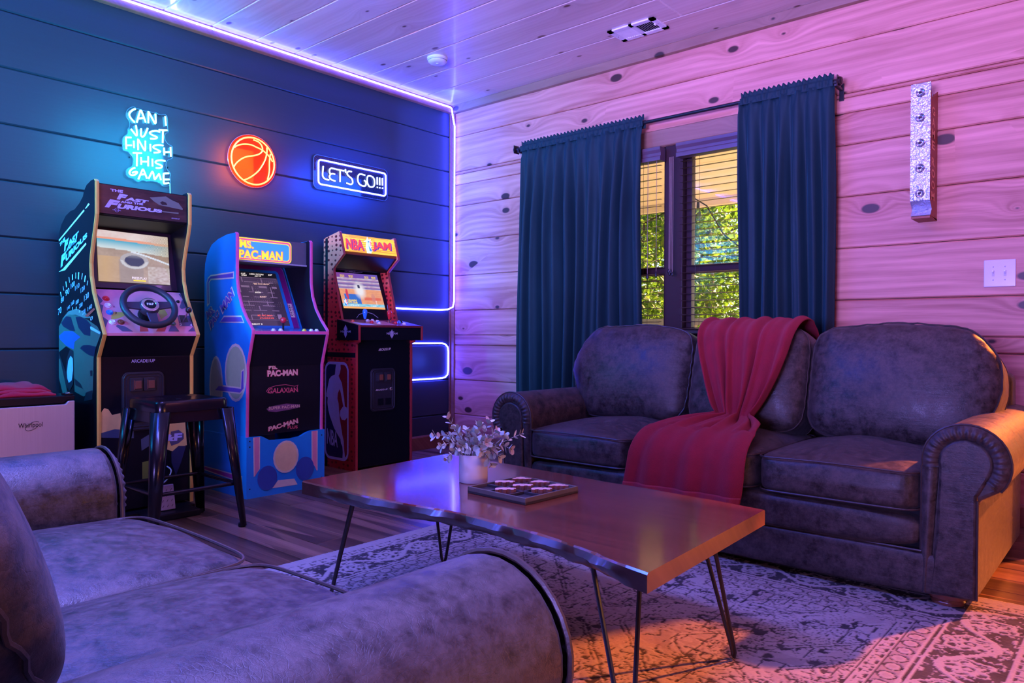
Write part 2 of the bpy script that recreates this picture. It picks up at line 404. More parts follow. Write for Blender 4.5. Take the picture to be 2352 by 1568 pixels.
# ================================================================== BLINDS, CURTAINS, OUTSIDE
M_blind = mat('blind_slat', (.06,.035,.032), .35, var=.2)
M_valance = wood('valance_wood', (.13,.08,.10), (.08,.05,.07), rough=.35, knots=False)
def blind(xa, xb, label):
    t = thing('window_blind', label, 'blind', ((xa+xb)/2, -.045, .87), 'slatted blinds in the window')
    MB().prism([(-.085, 1.922), (-.085, 1.945), (-.078, 1.952), (-.078, 1.968), (-.088, 1.985), (-.088, 2.003), (-.02, 2.003), (-.02, 1.922)], 0, xa-.012, xb+.012).build('valance', M_valance, t)
    MB().box(xa, xb, -.07, -.022, 1.93, 1.975).build('headrail', M_blind, t)
    z = 1.898; first = None; k = 0
    while z > .90:
        loc = Vector(((xa+xb)/2, -.046, z))
        if first is None:
            a = math.radians(8); mb = MB(); L = (xb-xa)/2-.006
            pr = [(-.024, .0), (-.012, .0022), (0, .003), (.012, .0022), (.024, 0), (.012, -.0008), (-.012, -.0008)]
            pr = [(y*math.cos(a)-h*math.sin(a)+loc.y, y*math.sin(a)+h*math.cos(a)+loc.z) for y, h in pr]
            first = mb.prism(pr, 0, loc.x-L, loc.x+L).build('slat', M_blind, t, origin=loc)
        else: dup(first, t, loc-ORG[t.name])
        z -= .0415; k += 1
    MB().box(xa+.004, xb-.004, -.068, -.024, .872, .892).build('bottom_rail', M_blind, t, bevel=.004)
    n = 0
    for x in (xa+.11, (xa+xb)/2, xb-.11):
        for yy in (-.0715, -.0205): MB().tube([(x, yy, .89), (x, yy, 1.93)], .0011, 5).build('ladder_cord', M_blind, t)
    return t
bl = blind(1.075, 1.862, 'dark slatted window blind on the left sash, mostly behind the left curtain')
br = blind(1.992, 2.77, 'dark slatted window blind on the right sash between the two curtains')
M_cord = mat('pull_cord', (.32,.22,.18), .7)
for x, zb in ((1.931, 1.26), (1.938, 1.245), (1.947, 1.255), (1.956, 1.24)):
    MB().tube([(x, -.075, zb), (x+.001, -.074, 1.93)], .0016, 6).build('pull_cord', M_cord, br)
    MB().lathe([(.002, .022), (.006, .016), (.008, .004), (.008, 0), (.003, -.004)], (x, -.075, zb-.02), 10).build('cord_tassel', M_black, br, smooth=True)
for x, zb in ((1.785, 1.24), (1.845, 1.25)):
    MB().tube([(x, -.075, zb), (x, -.074, 1.93)], .0014, 6).build('pull_cord', M_cord, bl)
    MB().lathe([(.002, .03), (.006, .022), (.009, .004), (.009, 0), (.003, -.004)], (x, -.075, zb-.03), 10).build('cord_tassel', M_black, bl, smooth=True)
# ---- curtain rod
rod = thing('curtain_rod', 'thin black curtain rod with square wall brackets above the window', 'curtain rod', (1.82, -.10, 2.16))
MB().tube([(.745, -.10, 2.163), (2.905, -.10, 2.157)], .0105, 12).build('rod', M_black, rod, smooth=True)
for x in (.765, 2.893):
    MB().box(x-.008, x+.008, -.108, 0, 2.136, 2.150).box(x-.012, x+.012, -.007, -.0005, 2.085, 2.175).tube([(x-.006, -.10, 2.16), (x+.006, -.10, 2.16)], .015, 10).build('bracket', M_black, rod, bevel=.002)
for x, s in ((.745, -1), (2.905, 1)):
    MB().box(min(x, x+s*.005), max(x, x+s*.005), -.128, -.072, 2.132, 2.188).lathe([(.024, .005*s), (.024, .012*s), (.017, .020*s), (.008, .022*s)], (x, -.10, 2.16), 8, 'x').build('finial', mat('rod_finial', (.05,.03,.03), .3, .6), rod, bevel=.002)
# ---- curtains
k = N('velvet_curtain'); f = k.noise(k.coords(), 60, 4); g = k.noise(k.coords((2, 2, .6)), 7, 3)
k.l(k.mix(g, (.003,.030,.038), (.008,.056,.070)), k.b.inputs['Base Color'])
k.b.inputs['Roughness'].default_value = .75; k.b.inputs['Sheen Weight'].default_value = .35; k.b.inputs['Sheen Roughness'].default_value = .35; k.b.inputs['Sheen Tint'].default_value = (.10,.55,.75,1)
k.bump(f, .25, .002)
tl = k.n('BsdfTranslucent'); tl.inputs[0].default_value = (.05,.07,.07,1); mx = k.n('MixShader'); mx.inputs[0].default_value = .30
k.l(k.b.outputs[0], mx.inputs[1]); k.l(tl.outputs[0], mx.inputs[2]); k.l(mx.outputs[0], k.out.inputs[0]); M_curt = k.m
def curtain(xt0, xt1, xb0, xb1, folds, label, seed):
    r = random.Random(seed); ph = [r.uniform(-.35, .35) for _ in range(folds+2)]; am = [r.uniform(.6, 1.25) for _ in range(folds+2)]
    t = thing('curtain', label, 'curtain', ((xt0+xt1)/2, -.10, .02), 'velvet curtains at the window')
    def wave(s, v):
        q = s*folds; i = int(min(q, folds-1e-6)); fr = q-i
        a = am[i]*(1-fr)+am[i+1]*fr; p = ph[i]*(1-fr)+ph[i+1]*fr
        return a*math.sin(2*PI*q+p*3) + .25*math.sin(4.7*PI*q+1)*min(1, v*3)
    def fn(u, w):                                   # u across, w from the top down
        z = 2.150-w*2.12
        s = u+.012*math.sin(9*u+6*w+seed); x = (xt0+(xt1-xt0)*s)*(1-w)+(xb0+(xb1-xb0)*s)*w
        A = .010+.036*min(1, w*4.5)
        yy = -.112+A*wave(u, w)+.006*math.sin(3*w+7*u)-(.010 if w > .02 else 0)
        if w < .06: yy += .005*math.sin(2*PI*u*folds*2.6+seed)*(1-w/.06)
        return (x, yy, z)
    MB().grid(fn, folds*14, 60).build('drape', M_curt, t, smooth='all', solid=.0025)
    def hd(u, w):                                   # the gathered pocket and frill round the rod
        x = xt0+(xt1-xt0)*u; g1 = math.sin(2*PI*u*folds*2.3+seed); g2 = math.sin(2*PI*u*folds*3.1+2)
        if w < .30: q = w/.30; return (x, -.100-.003*g1-(1-q)*.004*g2, 2.206+.006*g2*(1-q)-q*.030)
        q = (w-.30)/.70
        return (x, -.1165-.0045*g1*math.sin(PI*min(1, q*1.1+.1))-.002*g2, 2.176-q*.040)
    MB().grid(hd, folds*22, 12).build('gathered_heading', M_curt, t, smooth='all', solid=.003)
    MB().grid(lambda u, w: (xt0+(xt1-xt0)*u, -.084+.002*math.sin(2*PI*u*folds*2.3), 2.180-w*.05), folds*16, 4).build('rod_pocket', M_curt, t, smooth='all', solid=.0025)
    return t
curtain(.795, 1.772, .775, 1.765, 11, 'wide dark teal velvet curtain left of the window, nearer the corner', 1)
curtain(2.388, 2.884, 2.405, 2.90, 6, 'narrow dark teal velvet curtain right of the window', 4)
# ---- outside: porch roof, deck, rail, hanging bulbs, trees
M_soffit = mat('porch_soffit', (.95,.90,.78), .7, var=.05); M_deck = wood('deck_board', (.62,.56,.48), (.45,.40,.33), knots=False)
por = thing('porch_roof', 'cream porch ceiling outside above the window', 'porch roof', (1.4, 1.2, 2.1))
for i in range(8): MB().box(-1.6, 3.72, .2+i*.26, .455+i*.26, 2.13, 2.16).build('soffit_board', M_soffit, por)
MB().box(-1.6, 3.72, 2.28, 2.34, 2.06, 2.30).build('fascia', M_soffit, por)
MB().box(-1.62, 3.74, .18, 2.40, 2.17, 2.28).build('roof_deck', M_deck, por)
dk = thing('porch_deck', 'grey timber porch deck outside the window', 'deck', (1.5, 1.2, -.1))
for i in range(14): MB().box(-1.6, 5.9, .18+i*.16, .335+i*.16, -.14, -.10).build('deck_board', M_deck, dk)
M_rail = mat('grey_rail', (.30,.29,.28), .6)
rl = thing('porch_rail', 'grey flat porch rail below the leaves outside the window', 'railing', (1.5, 2.2, -.1))
MB().box(-1.6, 3.6, 2.14, 2.28, .96, 1.02).build('top_rail', M_rail, rl); MB().box(-1.6, 3.6, 2.18, 2.23, .70, .88).build('side_rail', M_rail, rl); MB().box(-1.6, 3.6, 2.18, 2.23, .40, .62).build('side_rail', M_rail, rl)
for x in (-1.5, .9, 3.5): MB().box(x-.05, x+.05, 2.13, 2.24, -.1, .96).build('post', M_rail, rl)
gr = MB().grid(lambda u, v: (-14+u*34, .3+v*26, -.5-.35*v+.2*math.sin(u*21)*v), 24, 20).build('ground', mat('forest_floor', (.34,.28,.18), .95, var=.5, scale=6), kind='structure')
st = thing('string_light', 'black wire of hanging bulbs drooping outside the window', 'string light', (1.3, 1.7, 2.1))
pts = [(.2, 1.7, 2.08), (.45, 1.7, 1.92), (.70, 1.7, 1.86), (.95, 1.7, 1.95), (1.12, 1.7, 2.07), (1.30, 1.7, 1.95), (1.45, 1.7, 1.70), (1.62, 1.7, 1.56), (1.85, 1.7, 1.53), (2.2, 1.7, 1.70), (2.6, 1.7, 2.0)]
MB().tube(pts, .006, 6).build('wire', M_black, st)
for p in (pts[2], (1.22, 1.7, 2.0), pts[7], pts[9]):
    MB().lathe([(.010, -.01), (.012, -.06), (.010, -.062)], p, 10).build('bulb_socket', M_black, st)
    MB().lathe([(.010, -.062), (.026, -.10), (.030, -.13), (.018, -.165), (.003, -.172)], p, 14).build('bulb', M_glass, st, smooth=True)
MB().tube([(1.92, 3.2, 1.40), (1.925, 3.2, 1.1), (1.94, 3.2, .75)], .012, 6).build('marker_ribbon', mat('orange_ribbon', (.9,.12,.03), .6), None)
tag(bpy.data.objects['marker_ribbon'], 'thin orange ribbon hanging among the leaves outside the window', 'ribbon')
k = N('tree_leaf'); oi = k.noise(k.coords(), 9, 3)
c1 = k.ramp(oi, [(.3, (.045,.085,.02)), (.5, (.10,.17,.03)), (.7, (.22,.27,.06))]); k.l(c1, k.b.inputs['Base Color']); k.b.inputs['Roughness'].default_value = .45
tl = k.n('BsdfTranslucent'); k.l(k.mix(1.0, c1, (1.2,1.5,.6), 'MULTIPLY'), tl.inputs[0]); mx = k.n('MixShader'); mx.inputs[0].default_value = .55
k.l(k.b.outputs[0], mx.inputs[1]); k.l(tl.outputs[0], mx.inputs[2]); k.l(mx.outputs[0], k.out.inputs[0]); M_leaf = k.m
M_bark = mat('bark', (.16,.12,.09), .9, var=.4, scale=20, bump=.4)
def tree(x, y, h, rad, n, label, seed, low=-.4, leaf=.085):
    r = random.Random(seed); t = thing('leafy_tree', label, 'tree', (x, y, -.8))
    mb = MB().tube([(x, y, -.9-.03*y), (x+.04, y, h*.5), (x-.06, y+.05, h*.95)], [.09, .06, .02], 8)
    br = []
    for i in range(16):
        a = r.uniform(0, 2*PI); z = r.uniform(low, h*.85); L = rad*r.uniform(.4, .85)
        e = Vector((x+L*math.cos(a), y+L*math.sin(a), min(h, z+L*r.uniform(.1, .5)))); br.append(e)
        mb.tube([(x, y, z), (Vector((x, y, z))+e)/2+Vector((0,0,.06)), e], [.03, .018, .005], 5)
    mb.build('trunk', M_bark, t)
    fo = MB()
    for i in range(n):
        e = r.choice(br); p = e+Vector((r.gauss(0, 1), r.gauss(0, 1), r.gauss(0, 1)))*rad*.28
        q = Vector((p.x-x, p.y-y))
        if q.length > rad*.93: q *= rad*.93*r.uniform(.7, 1)/q.length; p = Vector((x+q.x, y+q.y, p.z))
        a, b = Vector((r.gauss(0,1), r.gauss(0,1), r.gauss(-.5,.6))).normalized(), Vector((r.gauss(0,1), r.gauss(0,1), r.gauss(0,1))).normalized()
        s = leaf*r.uniform(.6, 1.3); c = a.cross(b)
        if c.length < .1: continue
        c = c.normalized()*s*.30; nn = a.cross(c).normalized()*s*.08
        fo.add([p, p+a*s*.45+c+nn, p+a*s, p+a*s*.45-c+nn], [(0, 1, 2), (0, 2, 3)])
    fo.build('foliage', M_leaf, t, kind='stuff'); return t
for i, (x, y, h, rd, n, lf, lab) in enumerate((
    (-1.75, 4.1, 2.8, .85, 4200, .085, 'leafy tree outside, hidden mostly by the left curtain'),
    (.05, 3.6, 3.0, .80, 4200, .085, 'nearest leafy tree outside, seen in the right window pane'),
    (1.75, 4.0, 2.9, .80, 3000, .085, 'leafy tree outside behind the right curtain'),
    (-2.9, 6.3, 3.6, 1.05, 4500, .10, 'mid-distance tree outside left of the window mullion'),
    (-.75, 5.9, 3.6, 1.05, 5500, .10, 'mid-distance tree outside behind the window mullion'),
    (1.4, 6.3, 3.6, 1.0, 3500, .10, 'mid-distance tree outside right of the window'),
    (-5.6, 9.4, 4.6, 1.5, 4000, .13, 'farthest tree outside towards the left'),
    (-2.5, 9.2, 4.6, 1.5, 5000, .13, 'farthest tree outside behind the middle of the window'),
    (.7, 9.2, 4.6, 1.5, 4000, .13, 'farthest tree outside towards the right'))): tree(x, y, h, rd, n, lab, i+1, leaf=lf)
